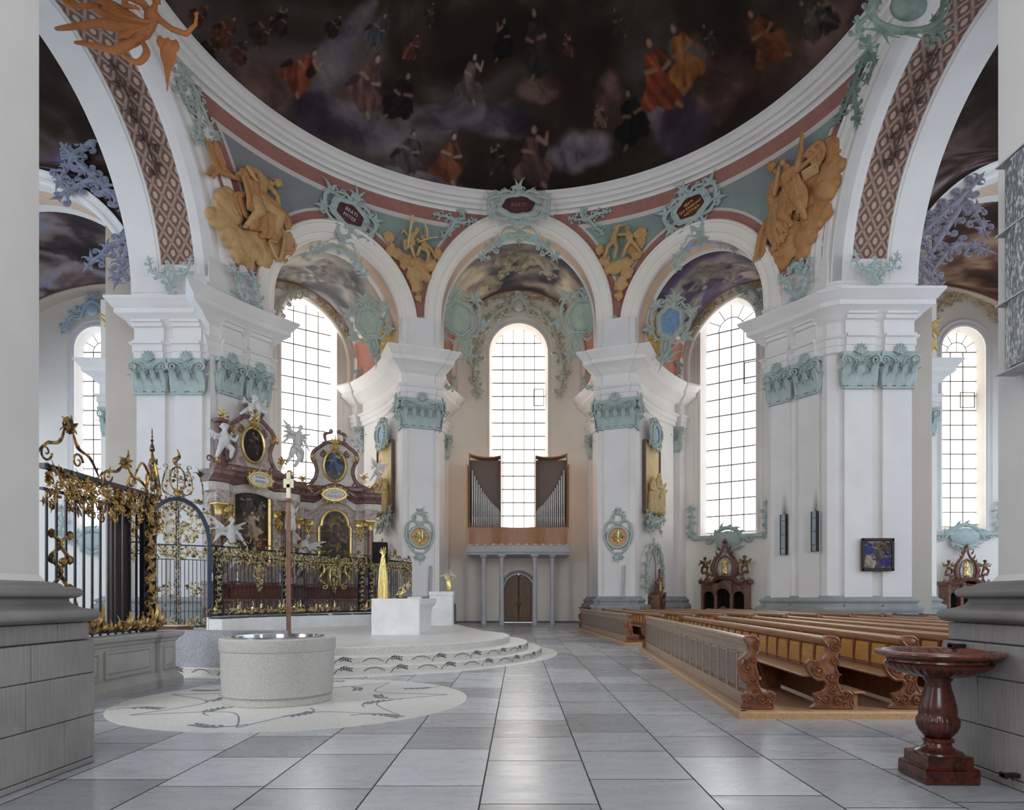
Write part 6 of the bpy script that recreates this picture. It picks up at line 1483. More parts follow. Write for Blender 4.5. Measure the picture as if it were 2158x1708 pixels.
def screen_root(L, npan):
    g = thing('pew_screen', '', 'pew front', (0, 0, 0))
    e = endpanel(SCRP, 245); carve(e, SPOT2, 2); o = e.build('end_panel', M['pew_carved'], g, world=False, smooth=40)
    o2 = o.copy(); C.objects.link(o2); o2.parent = g; o2.location = (0, L, 0); o2.scale = (1, -1, 1)
    mb = MB(); mb.box((-.03, L/2, .45), (.03, L-.06, .9)); mb.build('board', M['pew_screen'], g, world=False)
    mb = MB(); mb.loft([[(x, y, z) for x, z in ((-.1, .86), (-.12, .9), (-.11, .945), (-.06, .965), (.02, .965), (.05, .94), (.04, .9), (.02, .86))] for y in (.03, L-.03)], True, True); mb.box((-.06, L/2, .8), (.04, L-.06, .12)); mb.box((-.065, L/2, .09), (.05, L-.06, .18)); mb.build('rail', M['pew_screen'], g, world=False, smooth=40)
    w = (L-.1)/npan; m = MB(); st = MB()
    for i in range(npan):
        ya, yb = .05+i*w+.05, .05+(i+1)*w-.05
        m.loft([[(-.05, ya, .2), (-.05, yb, .2), (-.05, yb, .74), (-.05, ya, .74)], [(-.075, ya+.035, .235), (-.075, yb-.035, .235), (-.075, yb-.035, .705), (-.075, ya+.035, .705)]], True, True)
    for i in range(npan+1): st.box((-.06, .05+i*w, .47), (.04, .075, .6))
    m.build('panelling', M['pew_field'], g, world=False); st.box((-.06, L/2, .76), (.038, L-.1, .06)); st.build('stiles', M['pew_screen'], g, world=False)
    mb = MB(); mb.box((.16, L/2, .2), (.16, L-.3, .03)); mb.box((.16, L/2, .1), (.05, L-.5, .2)); mb.build('kneeler', M['pew_rail'], g, world=False)
    return g
ORD = ['first', 'second', 'third', 'fourth', 'fifth', 'sixth', 'seventh', 'eighth', 'ninth', 'tenth', 'eleventh', 'twelfth']
def pews():
    ZP = .104
    def podium(name, label, plan, kerbs):
        g = thing(name, label, 'platform', (plan[0][0], plan[0][1], 0)); mb = MB(); mb.vprism(plan, 0, .1); mb.build('boards', M['pew_deck'], g)
        mb = MB()
        for a, b in kerbs:
            a = np.array(a); b = np.array(b); u = nrm(b-a); n = np.array((u[1], -u[0])); sec = [(-.01, 0), (.06, 0), (.06, .075), (.045, .095), (.02, .103), (-.06, .103), (-.06, .0)]
            mb.loft([[(p[0]+n[0]*o, p[1]+n[1]*o, z) for o, z in sec] for p in (a-u*.06, b+u*.06)], True, True)
        mb.build('kerb', M['pew_kerb'], g)
    podium('pew_platform', 'low boarded platform with light oak kerb under the near block of pews', [(2.98, 8.98), (16.5, 8.98), (16.5, 20.75), (3.76, 20.75)], [((2.98, 8.98), (16.5, 8.98)), ((3.76, 20.75), (2.98, 8.98))])
    podium('pew_platform', 'low boarded platform with light oak kerb under the far block of pews', [(3.64, 22.95), (12.6, 22.95), (12.6, 35.0), (3.06, 35.0)], [((3.64, 22.95), (12.6, 22.95)), ((3.06, 35.0), (3.64, 22.95))])
    L = 11.45; sA = screen_root(L, 19); ra = -math.atan2(.78, 11.77); sA.location = (3.2, 9.13, ZP); sA.rotation_euler = (0, 0, ra); sA['label'] = 'long panelled oak front screen with carved ends before the near block of pews'
    L2 = 11.6; sB = screen_root(L2, 19); rb = math.atan2(.58, 12.05); sB.location = (3.86, 23.1, ZP); sB.rotation_euler = (0, 0, rb); sB['label'] = 'long panelled oak front screen before the far block of pews'
    pa = pew_root(L, 20)
    for k in range(11):
        loc_ = (4.25+1.06*k, 9.13, ZP); lab = ('oak pew in the near block, %s behind the panelled front screen' % ORD[k])
        if k == 0: pa.location = loc_; pa.rotation_euler = (0, 0, ra); pa['label'] = lab; pa['group'] = 'pews of the near block'
        else: dup(pa, loc_, ra, lab, 'pews of the near block')
    pb = pew_root(L2, 20)
    for k in range(8):
        loc_ = (4.95+1.08*k, 23.1, ZP); lab = ('oak pew in the far block, %s behind its front screen' % ORD[k])
        if k == 0: pb.location = loc_; pb.rotation_euler = (0, 0, rb); pb['label'] = lab; pb['group'] = 'pews of the far block'
        else: dup(pb, loc_, rb, lab, 'pews of the far block')
    pd = pew_root(5.2, 8, True)
    for k in range(7):
        loc_ = (13.4+1.08*k, 22.6, 0); lab = 'dark walnut pew before the right pier, %s from the oak pews' % ORD[k]
        if k == 0: pd.location = loc_; pd['label'] = lab; pd['group'] = 'dark pews by the right pier'
        else: dup(pd, loc_, 0, lab, 'dark pews by the right pier')
pews()
# ---------------------------------------------------------------- choir organ on its gallery
def organ():
    g = thing('choir_organ', 'modern oak choir organ with two stepped ranks of tin pipes before the middle window', 'organ', (0, 41.6, 4.8))
    X = lambda px, Y=41.0: (px-CXP)*Y/F; Zp = lambda py, Y=41.0: CH+(HYP-py)*Y/F
    def yf(x): return 40.7+.055*x*x*1.0-(.35 if abs(x) > 1.02 else 0)*0
    z0, z1, z2 = Zp(1148), Zp(1112), Zp(964)
    for (xa, xb) in ((X(988.5), X(1056)), (X(1056), X(1128)), (X(1128), X(1195.5))):
        mb = MB(); n = 12; b = .12 if xa < -2 or xb > 2 else 0
        R = []
        for i in range(n+1):
            t = i/n; x = lerp(xa, xb, t); y = 40.75+.35*(2*t-1)**2*(-1)+.35*(1) if True else 0
            R.append([(x, y, z0), (x, y, z1), (x, y+.05, z1), (x, y+.05, z0)])
        mb.loft(R, True, True); mb.build('front_panel', M['organ_wood'], g, smooth=40)
    for s in (-1, 1):
        xo, xi = (X(988.5), X(1056)) if s < 0 else (X(1195.5), X(1128))
        cs = MB(); d = .9
        for x in (xo, xi): cs.box((x-s*(-.02 if x == xo else .02)*-1, 40.75+d/2, (z1+z2)/2), (.045, d, z2-z1), bev=.006)
        n = 10; R = []
        for i in range(n+1):
            t = i/n; x = lerp(xo, xi, t); sag = .16*(1-(2*t-1)**2); R.append([(x, 40.68, z2-sag+.12*(1-t)), (x, 40.68, z2-sag+.06+.12*(1-t)), (x, 41.65, z2-sag+.06+.12*(1-t)), (x, 41.65, z2-sag+.12*(1-t))])
        cs.loft(R, True, True); cs.box(((xo+xi)/2, 41.65, (z1+z2)/2), (abs(xi-xo), .04, z2-z1-.1)); case = cs.build('case', M['organ_wood'], g)
        lv = MB(); k = 34
        for i in range(k):
            t = (i+.5)/k; x = lerp(xo, xi, t); lv.box((x, 41.42-.12*(2*t-1)**2, (z1+z2)/2-.05), (abs(xi-xo)/k*.72, .03, z2-z1-.15))
        lv.build('louvres', M['oakdark'], g)
        sb = MB(); sb.box((xo+s*.1, 41.3, (z0+Zp(980))/2), (.1, 1.1, Zp(980)-z0+.0), bev=.01); sb.build('side_board', M['organ_side'], g)
        tops = [992, 1003.5, 1013, 1022, 1029.5, 1036.5, 1042, 1047.5, 1052, 1056.5, 1060, 1063.5, 1066.5, 1069, 1071.5, 1074, 1078]; np_ = len(tops); ws = np.linspace(6.2, 2.9, np_); ws = ws/ws.sum()*(61.5); x = 993.0
        for i in range(np_):
            cx = x+ws[i]/2; x += ws[i]; px = cx if s < 0 else 2*1092-cx; r = ws[i]*.36*41/F; c = (X(px), 40.98, 0); zt = Zp(tops[i]); zm = Zp(1086)-.0
            mb = MB(); mb.lathe([(r*.25, z1), (r, z1+(zm-z1)*.75), (r, zm), (r*.8, zm+.03), (r, zm+.06), (r, zt), (r*.8, zt)], 14, c); mb.box((c[0], c[1]-r*.95, zm+.02), (r*1.1, r*.3, .05)); mb.build('pipe', M['pipe'], g, smooth=40)
        rb = MB()
        for zz in (Zp(1082), Zp(1087)): rb.box(((xo+xi)/2, 41.0, zz), (abs(xi-xo)-.1, .05, .03))
        rb.build('pipe_rail', M['bracket'], g)
    gl = thing('organ_gallery', 'pale granite gallery slab on four slender columns carrying the organ', 'gallery', (0, 41, 0))
    mb = MB(); n = 24; R = []; xa, xb = X(983), X(1201)
    for i in range(n+1):
        t = i/n; x = lerp(xa, xb, t); y = 40.45+.3*(1-abs(2*t-1))*-1+.35
        R.append([(x, y, 4.25), (x, y-.04, 4.38), (x, y-.12, 4.4), (x, y-.14, 4.76), (x, 44.3, 4.76), (x, 44.3, 4.25)])
    mb.loft(R, True, True); mb.build('slab', M['granite'], gl, smooth=30)
    for px, Y in ((1019, 41.0), (1057, 39.9+.6), (1127, 40.5), (1164, 41.0)):
        mb = MB(); c = ((px-CXP)*Y/F, Y+.05, 0); mb.lathe([(.17, 0), (.16, .05), (.15, .8), (.125, 3.9), (.13, 3.95), (.14, 3.98), (.13, 4.02), (.24, 4.14), (.27, 4.16), (.27, 4.25)], 20, c); mb.build('column', M['granite'], gl, smooth=40)
    for i in range(13):
        t = i/12; x = lerp(xa+.18, xb-.18, t); y = 40.45+.3*(1-abs(2*t-1))*-1+.35; mb = MB(); mb.box((x, y+.05, 4.83), (.2, .5, .15), bev=.01); mb.build('bracket', M['granite'], gl)
organ()
# ---------------------------------------------------------------- gilded iron screen
def foliage(mb, T, w, h, n, rng, size, ball=.3):
    """dense band of gilded leaves and scrolls in a w x h field of frame T"""
    for i in range(n):
        x, y = rng.uniform(0, w), rng.uniform(-h/2, h/2); a = rng.uniform(0, 2*PI)
        if rng.random() < .45: volute(mb, T, (x, y), size*rng.uniform(.35, .6), a, rng.choice((-1, 1)), size*.11, 1.2, rng.uniform(-.03, .05))
        else: spray(mb, T, (x, y, rng.uniform(-.03, .05)), a, size*rng.uniform(.8, 1.3), size*.34, 3, 1.3, rng)
        if rng.random() < ball: mb.ball((x, y, .04), size*.2, 6, T)
def along(path):
    P = np.array(path, float); s = np.concatenate([[0], np.cumsum(np.linalg.norm(np.diff(P, axis=0), axis=1))])
    def f(d):
        i = min(max(int(np.searchsorted(s, d)-1), 0), len(P)-2); t = (d-s[i])/(s[i+1]-s[i]); p = lerp(P[i], P[i+1], t); u = nrm(P[i+1]-P[i]); return p, u
    return f, s[-1]
def fr2(p, u, z): return frame((p[0], p[1], z), (u[0], u[1], 0), (0, 0, 1), (u[1], -u[0], 0))
def railing(name, label, path, z0, z1, nbars, pil, seed, cres=.5, iron='iron', gold='gold_dull', barr=.016, leafs=.2, dens=1.0, drops=3, pilw=.3, crest_mul=1.0):
    f, L = along(path); rng = random.Random(seed); p0, u0 = f(0); g = thing(name, label, 'railing', (p0[0], p0[1], z0))
    n = max(2, int(L/.8))
    pts = [f(L*i/n)[0] for i in range(n+1)]
    h = z1-z0; zf = z1-h*.13
    for nm, z, a, b in (('top_rail', z1, .05, .035), ('frieze_rail', zf, .03, .02), ('bottom_rail', z0+.06, .03, .025)):
        mb = MB()
        sec = [(-a, -b), (a, -b), (a, b), (-a, b)]; R = []
        for i in range(n+1):
            p, u = f(L*i/n); R.append([(p[0]+u[1]*q, p[1]-u[0]*q, z+e) for q, e in sec])
        mb.loft(R, True, True); mb.build(nm, M[iron], g)
    bm = MB(); bm.tube([(0, 0, 0), (0, 0, zf-z0)], barr, 6); first = None
    for i in range(nbars):
        p, u = f(L*(i+.5)/nbars)
        if first is None: first = o = bm.build('bar', M[iron], g, world=False)
        else: o = first.copy(); C.objects.link(o); o.parent = g
        o.location = (p[0]-p0[0], p[1]-p0[1], 0); o.rotation_euler = (0, 0, .4)
    G = MB()
    seg = max(1, int(L/1.2))
    for i in range(seg):
        p, u = f(L*i/seg+.001); q, _ = f(L*(i+1)/seg); w = float(np.linalg.norm(q-p)); T = fr2(p, nrm(q-p), 0)
        foliage(G, T @ frame((0, (zf+z1)/2, 0), (1, 0, 0), (0, 1, 0), (0, 0, 1)), w, h*.12, int(34*w*dens), rng, leafs*.8)
        foliage(G, T @ frame((0, zf-h*.05, 0), (1, 0, 0), (0, 1, 0), (0, 0, 1)), w, h*.1, int(20*w*dens), rng, leafs*.75)
    G.build('gilded_frieze', M[gold], g, smooth=60)
    G = MB()
    for i in range(int(L*6*dens)):
        p, u = f(rng.uniform(.02, L-.02)); T = fr2(p, u, z0+.06); hh = rng.choice((.18, .24, .3, .42))*h/2.5
        spray(G, T, (0, 0, rng.uniform(-.02, .04)), PI/2+rng.uniform(-.3, .3), hh*1.2, hh*.4, 3, 1.0, rng); volute(G, T, (rng.uniform(-.1, .1), hh*.3), hh*.28, 0, rng.choice((-1, 1)), hh*.07, 1.2); G.ball((0, .05, .04), .05, 6, T)
    G.build('gilded_foot', M[gold], g, smooth=60)
    G = MB()
    for k in range(drops):
        d = L*(k+.5)/drops; p, u = f(d); T = fr2(p, u, 0); zt = zf-h*.08
        for j in range(34):
            t = j/34; sp_ = .34*(1-t)*h/2.5; foliage(G, T @ frame((rng.uniform(-sp_, sp_), zt-h*.42*t, 0), (1, 0, 0), (0, 1, 0), (0, 0, 1)), .05, .05, 2, rng, leafs*(1.0-.4*t))
    if drops: G.build('gilded_drop', M[gold], g, smooth=60)
    for d in pil:
        p, u = f(d); T = fr2(p, u, z0); mb = MB(T); mb.box((0, (h)/2, 0), (pilw, h, .05)); mb.mat = 1
        for s in (-1, 1): mb.box((s*pilw/2, h/2, .0), (.03, h, .08))
        mb.mat = 2; k = int(h/.22)
        for j in range(k):
            y = .1+j*(h-.2)/k; a = PI/2+(.5 if j % 2 else -.5); volute(mb, None, ((.06 if j % 2 else -.06)*pilw/.3, y+.1), pilw*.26, a, 1 if j % 2 else -1, .022, 1.4, .03); spray(mb, None, (0, y, .04), a, pilw*.7, pilw*.28, 3, 1.2, rng)
        mb.build('pilaster', [M[iron], M[iron], M[gold]], g, smooth=60)
    if cres > 0:
        G = MB(); k = max(2, int(L/1.1))
        for i in range(k):
            p, u = f(L*(i+.5)/k); T = fr2(p, u, z1+.03); w = L/k*.5; hh = cres*(1.25 if i % 2 else .75)
            for s in (-1, 1):
                ccurve(G, T, [(s*w*.95, .02), (s*w*.7, hh*.5), (s*w*.25, hh*.35), (s*w*.1, hh*.9)], .022, 0, .12*cres, leaves=3, rng=rng, side=-s); volute(G, T, (s*w*.75, hh*.25), hh*.2, 0, s, .018, 1.4)
            spray(G, T, (0, hh*.7), PI/2, hh*.55, hh*.2, 4, 1.4, rng); G.ball((0, hh*.6, 0), .045, 6, T)
        G.build('cresting', M['gild_iron'], g, smooth=60)
    return g
M['gild_iron'] = flat('half_gilded_iron', hexc('4a4038'), hexc('b28e4c'), 7, .4, metal=.6, lo=.45, hi=.55)
def nearfence():
    # stone plinth with raised panels
    X0, X1, Y0, Y1 = -6.62, -7.1, 9.2, 12.85
    g = thing('panelled_plinth', 'grey stone panelled plinth carrying the near end of the gilded iron screen', 'plinth', (-6.85, 11, 0))
    def blk(y0, y1, x):
        mb = MB(); pl = [(x, y0), (x, y1), (X1, y1), (X1, y0)]
        mould(mb, pl[::1] if True else pl, [(.1, 0), (.1, .12), (.02, .22), (0, .24), (0, .8), (.03, .82), (.04, .86), (.1, .9), (.12, .96), (.1, .985), (0, .99)]); return mb
    mb = blk(Y0, 12.28, X0); mb.build('plinth_block', M['stone_pale'], g, smooth=30); mb = blk(12.3, Y1, X0+.08); mb.build('end_pier', M['stone_pale'], g, smooth=30)
    for ya, yb, x in ((9.4, 10.6, X0), (10.75, 12.1, X0), (12.4, 12.76, X0+.08)):
        T = frame((x+.001, 0, 0), (0, 1, 0), (0, 0, 1), (1, 0, 0)); mb = MB(T)
        for d in (0,):
            o_ = [(ya, .3), (yb, .3), (yb, .74), (ya, .74)]; r_ = lambda q, w: [(ya+q, .3+q, w), (yb-q, .3+q, w), (yb-q, .74-q, w), (ya+q, .74-q, w)]
            mb.loft([r_(0, 0), r_(.0, .035), r_(.03, .04), r_(.045, .012), r_(.06, .01), r_(.085, .03), r_(.1, .032)], True, False); mb.add(r_(.1, .032), [(0, 1, 2, 3)])
        mb.build('panel', M['stone_pale'], g)
    r = railing('iron_screen', 'tall near section of the gilded wrought iron screen on the stone plinth', [(-6.8, 9.6), (-6.8, 12.72)], .99, 3.5, 15, [12.35-9.6], 12, 0, iron='iron', gold='gold_rich', barr=.022, leafs=.19, dens=1.5, drops=0, pilw=.36)
    rng = random.Random(6)
    # interlaced quatrefoil, back post and tall corner spire
    T = fr2((-6.8, 9.98), (0, 1), 0); mb = MB(T)
    for s in (-1, 1):
        mb.tube(bez([(s*.2, 1.75, 0), (-s*.02, 2.0, .02), (s*.2, 2.2, 0), (-s*.02, 2.4, .02), (s*.2, 2.55, 0)], 6), .028, 6)
        for z in (1.75, 2.18, 2.55): mb.ball((s*.2, z, .02), (.06, .075, .05), 8)
    mb.ball((0, 2.15, .05), .06, 8); mb.build('interlace', M['gild_iron'], r, smooth=60)
    mb = MB(); mb.box((-6.98, 11.75, 2.2), (.1, .5, 2.3), bev=.02); mb.box((-6.98, 12.06, 2.2), (.06, .06, 2.4)); mb.build('back_post', M['dark_wood_post'], r)
    mb = MB(); T = fr2((-6.8, 0), (0, 1), 3.53)
    for (y, hh) in ((10.15, .72), (11.6, .42)):
        for s in (-1, 1): ccurve(mb, T, [(y+s*.75, .02), (y+s*.5, hh*.4), (y+s*.2, hh*.55), (y+s*.05, hh)], .025, 0, .1, leaves=4, rng=rng, side=-s); volute(mb, T, (y+s*.35, hh*.25), .13, 0, s, .02, 1.4)
        spray(mb, T, (y, hh*.8), PI/2, .3, .1, 5, 2, rng); mb.ball((y, hh*1.05, 0), .06, 8, T)
    ccurve(mb, T, [(11.8, .05), (12.1, .5), (12.35, .35), (12.45, .2)], .022, 0, .08, leaves=3, rng=rng)
    mb.build('cresting', M['gild_iron'], r, smooth=60)
    mb = MB(T); 
    for k in range(4): a = k*PI/2; mb.tube(bez([(12.5+.22*math.cos(a), 0, .16*math.sin(a)), (12.5+.1*math.cos(a), .35, .1*math.sin(a)), (12.5, .8, 0)], 6), [.02, .025, .012], 5)
    for k in range(14): spray(mb, None, (12.5+rng.uniform(-.1, .1), rng.uniform(.05, .6), rng.uniform(-.06, .06)), PI/2+rng.uniform(-1, 1), .14, .05, 3, 1.4, rng)
    mb.tube([(12.5, .7, 0), (12.5, 1.22, 0)], [.022, .008], 6)
    for z, q in ((.84, .05), (.9, .035), (1.0, .028), (1.08, .022)): mb.ball((12.5, z, 0), (q, q*1.2, q), 8)
    mb.build('spire', M['gild_iron'], r, smooth=60)
M['stone_pale'] = flat('pale_grey_stone', hexc('a09e98'), hexc('b1aea8'), 1.8, .7, bump=.08, bscale=20)
M['gold_rich'] = flat('deep_gilding_on_iron', hexc('4a3423'), hexc('c9a468'), 9, .38, metal=.7, lo=.36, hi=.55)
M['dark_wood_post'] = flat('dark_brown_bronze', hexc('2a1c18'), hexc('3d2a23'), 6, .4, stretch=(4, 4, .5))
nearfence()
def gate():
    a = np.array((-12.75, 22.9)); b = np.array((-11.0, 24.0)); u = nrm(b-a); W = float(np.linalg.norm(b-a)); T = fr2(a, u, .51); rng = random.Random(11)
    c = (a+b)/2; g = thing('arched_gate', 'gilded wrought iron gate under a round blue black arch with tall crest', 'gate', (c[0], c[1], .51))
    w = W/2; zs = 2.95; hr = 1.58; n = 24
    arch = [(w-.95*1.0+0, 0)]; A = w*.96
    pts = [(w-A, 0, 0), (w-A, zs, 0)]+[(w-A*math.cos(PI*i/n), zs+hr*math.sin(PI*i/n), 0) for i in range(1, n)]+[(w+A, zs, 0), (w+A, 0, 0)]
    U = [(-1, 0, 0)]*2+[nrm((-math.cos(PI*i/n), math.sin(PI*i/n), 0)) for i in range(1, n)]+[(1, 0, 0)]*2
    mb = MB(T); mb.sweep([(-.04, -.08), (-.04, .08), (.09, .1), (.09, -.1)], pts, np.array(U, float), (0, 0, 1.0)); mb.build('arch_frame', M['iron_blue'], g, smooth=40)
    for s, nm in ((0, 'left'), (1, 'right')):
        x0 = w-A+.06 if s == 0 else w+.03; x1 = w-.03 if s == 0 else w+A-.06
        mb = MB(T); mb.box((w+(-.035 if s == 0 else .035), 2.3, 0), (.05, 4.4, .06)); mb.box(((x0+x1)/2, zs, 0), (x1-x0, .05, .05)); mb.box(((x0+x1)/2, .1, 0), (x1-x0, .06, .05)); mb.box(((x0+x1)/2, zs-.5, 0), (x1-x0, .03, .04)); leaf_ = mb.build('gate_leaf', M['iron_blue'], g)
        k = 7
        for i in range(k):
            x = lerp(x0, x1, (i+.5)/k); mb = MB(T); mb.tube([(x, .1, 0), (x, zs-.5, 0)], .014, 5); mb.build('bar', M['iron_blue'], leaf_)
        mb = MB(T)
        foliage(mb, frame((x0, zs-.25, 0), (1, 0, 0), (0, 1, 0), (0, 0, 1)), x1-x0, .4, 60, rng, .13); foliage(mb, frame((x0, .22, 0), (1, 0, 0), (0, 1, 0), (0, 0, 1)), x1-x0, .34, 50, rng, .13); foliage(mb, frame((x0+.2, 1.4, 0), (1, 0, 0), (0, 1, 0), (0, 0, 1)), x1-x0-.3, .5, 26, rng, .13)
        for i in range(13):
            th = PI*(i+.5)/13
            if (math.cos(th) > 0) == (s == 0): foliage(mb, frame((w-A*.88*math.cos(th), zs+hr*.9*math.sin(th), 0), (1, 0, 0), (0, 1, 0), (0, 0, 1)), .14, .14, 10, rng, .12)
        m = -1 if s == 0 else 1
        ccurve(mb, None, [(w+m*.08, zs+.1), (w+m*.2, zs+.8), (w+m*.55, zs+.5), (w+m*.6, zs+.95)], .03, 0, .12, leaves=6, rng=rng, side=m); ccurve(mb, None, [(w+m*.12, zs+1.3), (w+m*.4, zs+1.05), (w+m*.42, zs+.6)], .025, 0, .1, leaves=5, rng=rng, side=m); volute(mb, None, (w+m*.65, zs+.3), .16, 0, m, .025, 1.5); volute(mb, None, (w+m*.35, zs+.35), .16, 2, -m, .025, 1.5)
        for _ in range(26):
            th = rng.uniform(.15, PI/2); q_ = rng.uniform(.1, .85); foliage(mb, frame((w+m*A*q_*math.cos(th), zs+.1+hr*q_*math.sin(th), 0), (1, 0, 0), (0, 1, 0), (0, 0, 1)), .1, .1, 2, rng, .13)
        for z_ in np.linspace(.5, zs+hr-.2, 26): foliage(mb, frame((w+m*.04-.03, z_, .03), (1, 0, 0), (0, 1, 0), (0, 0, 1)), .06, .08, 2, rng, .09)
        mb.build('gilded_scrolls', M['gold_dull'], leaf_, smooth=60)
    mb = MB(T); zt = zs+hr+.1
    ov = [(w+.24*math.cos(2*PI*i/20), zt+.62+.42*math.sin(2*PI*i/20), .02) for i in range(21)]; mb.tube(ov, .03, 6, cap=False); mb.tube([(w, zt+.2, 0), (w, zt+1.1, 0)], .02, 6); mb.tube([(w-.22, zt+.7, 0), (w+.22, zt+.6, 0)], .018, 6)
    for s in (-1, 1):
        ccurve(mb, None, [(w+s*.1, zt), (w+s*.45, zt+.2), (w+s*.42, zt+.7), (w+s*.3, zt+1.0)], .025, 0, .09, leaves=6, rng=rng, side=-s); ccurve(mb, None, [(w+s*.3, zt-.1), (w+s*.75, zt-.15), (w+s*.8, zt+.35), (w+s*.72, zt+.75)], .022, 0, .09, leaves=6, rng=rng, side=-s); spray(mb, None, (w+s*.72, zt+.75), PI/2, .4, .08, 4, 1.0, rng); ccurve(mb, None, [(w+s*.8, zt-.5), (w+s*1.05, zt-.5), (w+s*1.0, zt-.05)], .022, 0, .1, leaves=4, rng=rng)
    mb.tube(bez([(w, zt+1.05, 0), (w-.08, zt+1.25, .02), (w+.05, zt+1.4, 0), (w, zt+1.65, 0)], 6), [.03, .09, .06, .01], 8); mb.ball((w, zt+.1, .05), (.1, .14, .06), 8)
    for _ in range(60):
        th = rng.uniform(.1, PI-.1); q_ = rng.uniform(1.04, 1.22); foliage(mb, frame((w-A*q_*math.cos(th), zs+hr*q_*math.sin(th), 0), (1, 0, 0), (0, 1, 0), (0, 0, 1)), .08, .08, 1, rng, .14)
    for _ in range(30): foliage(mb, frame((w+rng.uniform(-.4, .4), zt+rng.uniform(.1, 1.1), 0), (1, 0, 0), (0, 1, 0), (0, 0, 1)), .08, .08, 1, rng, .13)
    mb.build('crest', M['gild_iron'], g, smooth=60)
    railing('gate_flank', 'narrow gilded iron panel between the near screen and the arched gate', [(-13.35, 22.4), (-12.85, 22.82)], .6, 3.5, 3, [.25], 17, .35, gold='gold_dull', drops=0, pilw=.28, dens=1.6)
gate()
def farfence():
    path = bez([(-10.95, 24.05), (-9.4, 27.5), (-8.25, 30.0), (-7.15, 31.9)], 6); p2 = [(-7.12, 31.95), (-6.3, 33.8), (-5.55, 36.0)]
    for P, lab, nb, pil, dr, sd in ((path, 'long gilded iron railing in front of the two side altars', 44, [.25, 3.6, 8.3], 2, 31), (p2, 'short gilded iron railing between the side altars and the left free standing pillar', 20, [.15, 4.05], 2, 37)):
        f, L = along(P); n = 14
        R = []
        for i in range(n+1):
            p, u = f(L*i/n); v = np.array((u[1], -u[0])); R.append([(p[0]+v[0]*o, p[1]+v[1]*o, z) for o, z in ((.16, .51), (.16, .86), (.22, .88), (.22, .96), (-.22, .96), (-.22, .51))])
        mb = MB(); mb.loft(R, True, True); tag(mb.build('railing_plinth', M['marble_white']), 'low white stone plinth under the '+lab.split(' in ')[0].split(' between')[0], 'plinth')
        railing('iron_railing', lab, P, .97, 3.48, nb, [min(q, L-.15) for q in pil], sd, .42, gold='gold_dull', drops=dr, leafs=.2, dens=1.25)
farfence()
# ---------------------------------------------------------------- side altars
def panelpaint(T, w, h, name, parent, seed, shape='rect', mat='oilpaint', base=('1b1714', '3a2f29', '5a4b40'), figs=(), glow=None, nx=70, ny=90):
    """painted canvas in the uv plane, centred; shape rect / oval / arched"""
    u = np.linspace(-1, 1, nx); v = np.linspace(-1, 1, ny); V, U = np.meshgrid(v, u, indexing='ij')
    if shape == 'oval': U2 = U*np.sqrt(np.maximum(1-V**2*.999, 0)); 
    elif shape == 'arched':
        t = np.clip((V-.45)/.55, 0, 1); k = np.where(V < .45, 1.0, np.where(V < .52, .86, .84*np.sqrt(np.maximum(1-np.clip((V-.52)/.48, 0, 1)**2, 0)))); U2 = U*k
    else: U2 = U
    x, y = U2*w/2, V*h/2
    c = clouds(x*2.2/w, y*2.2/w, [(0, hexc(base[0])), (.5, hexc(base[1])), (1, hexc(base[2]))], 1.6, seed)
    if glow is not None:
        gx, gy, gr, gc = glow; d = np.hypot(x-gx, y-gy)/gr; k = (1-sstep(0, 1.1, d+.25*(fbm(x*3, y*3, seed+2, 3)-.5)))[..., None]; c = c*(1-k)+np.array(hexc(gc))*k
    rng = random.Random(seed)
    for fx, fy, fh, rb, sk, ln, dk, fl in figs: c = painted_figure(c, x, y, fx, fy, fh, hexc(rb), hexc(sk), rng, ln, hexc(dk), fl)
    mb = MB(T); mb.grid(np.stack([x, y, 0*x], -1), attr=c.reshape(-1, 3)); return mb.build(name, M[mat], parent)
def ringframe(mb, T, pts, prof, closed=True):
    P = np.array([(x, y, 0) for x, y in pts], float); t = np.roll(P, -1, 0)-np.roll(P, 1, 0); t /= np.linalg.norm(t, axis=1)[:, None]; N = np.stack([t[:, 1], -t[:, 0], 0*t[:, 0]], -1)
    mb.sweep(prof, P, N, (0, 0, 1.0), closed=closed, T=T)
def column(mbs, mbg, T, x, z0, z1, d, r):
    """marble shaft with gilt capital"""
    mbs.lathe([(r*1.35, 0), (r*1.35, .08), (r*1.15, .14), (r*1.2, .2), (r, .26), (r*1.02, (z1-z0)*.35), (r*.86, z1-z0-.5)], 16, (0, 0, 0), T=T @ frame((x, z0, d), (1, 0, 0), (0, 0, -1), (0, 1, 0)))
    Tc = T @ frame((x, z1-.5, d), (1, 0, 0), (0, 1, 0), (0, 0, 1))
    mbg.lathe([(r*.9, 0), (r*.95, .06), (r*.9, .1), (r*1.05, .3), (r*1.45, .44)], 14, T=Tc @ frame((0, 0, 0), (1, 0, 0), (0, 0, -1), (0, 1, 0)))
    mbg.box((0, .47, 0), (r*3.1, .07, r*3.1), T=Tc)
    for k in range(7):
        a = PI*k/6; o = (math.cos(a), 0, math.sin(a)); leaf3(mbg, (o[0]*r*.9, .04, o[2]*r*.9), (0, 1, 0), o, .3, r*.7, Tc, .55)
    for s in (-1, 1): volute(mbg, Tc @ frame((0, 0, r*1.2), (1, 0, 0), (0, 1, 0), (0, 0, 1)), (s*r*1.25, .36), .09, PI/2, -s, .03, 1.4)
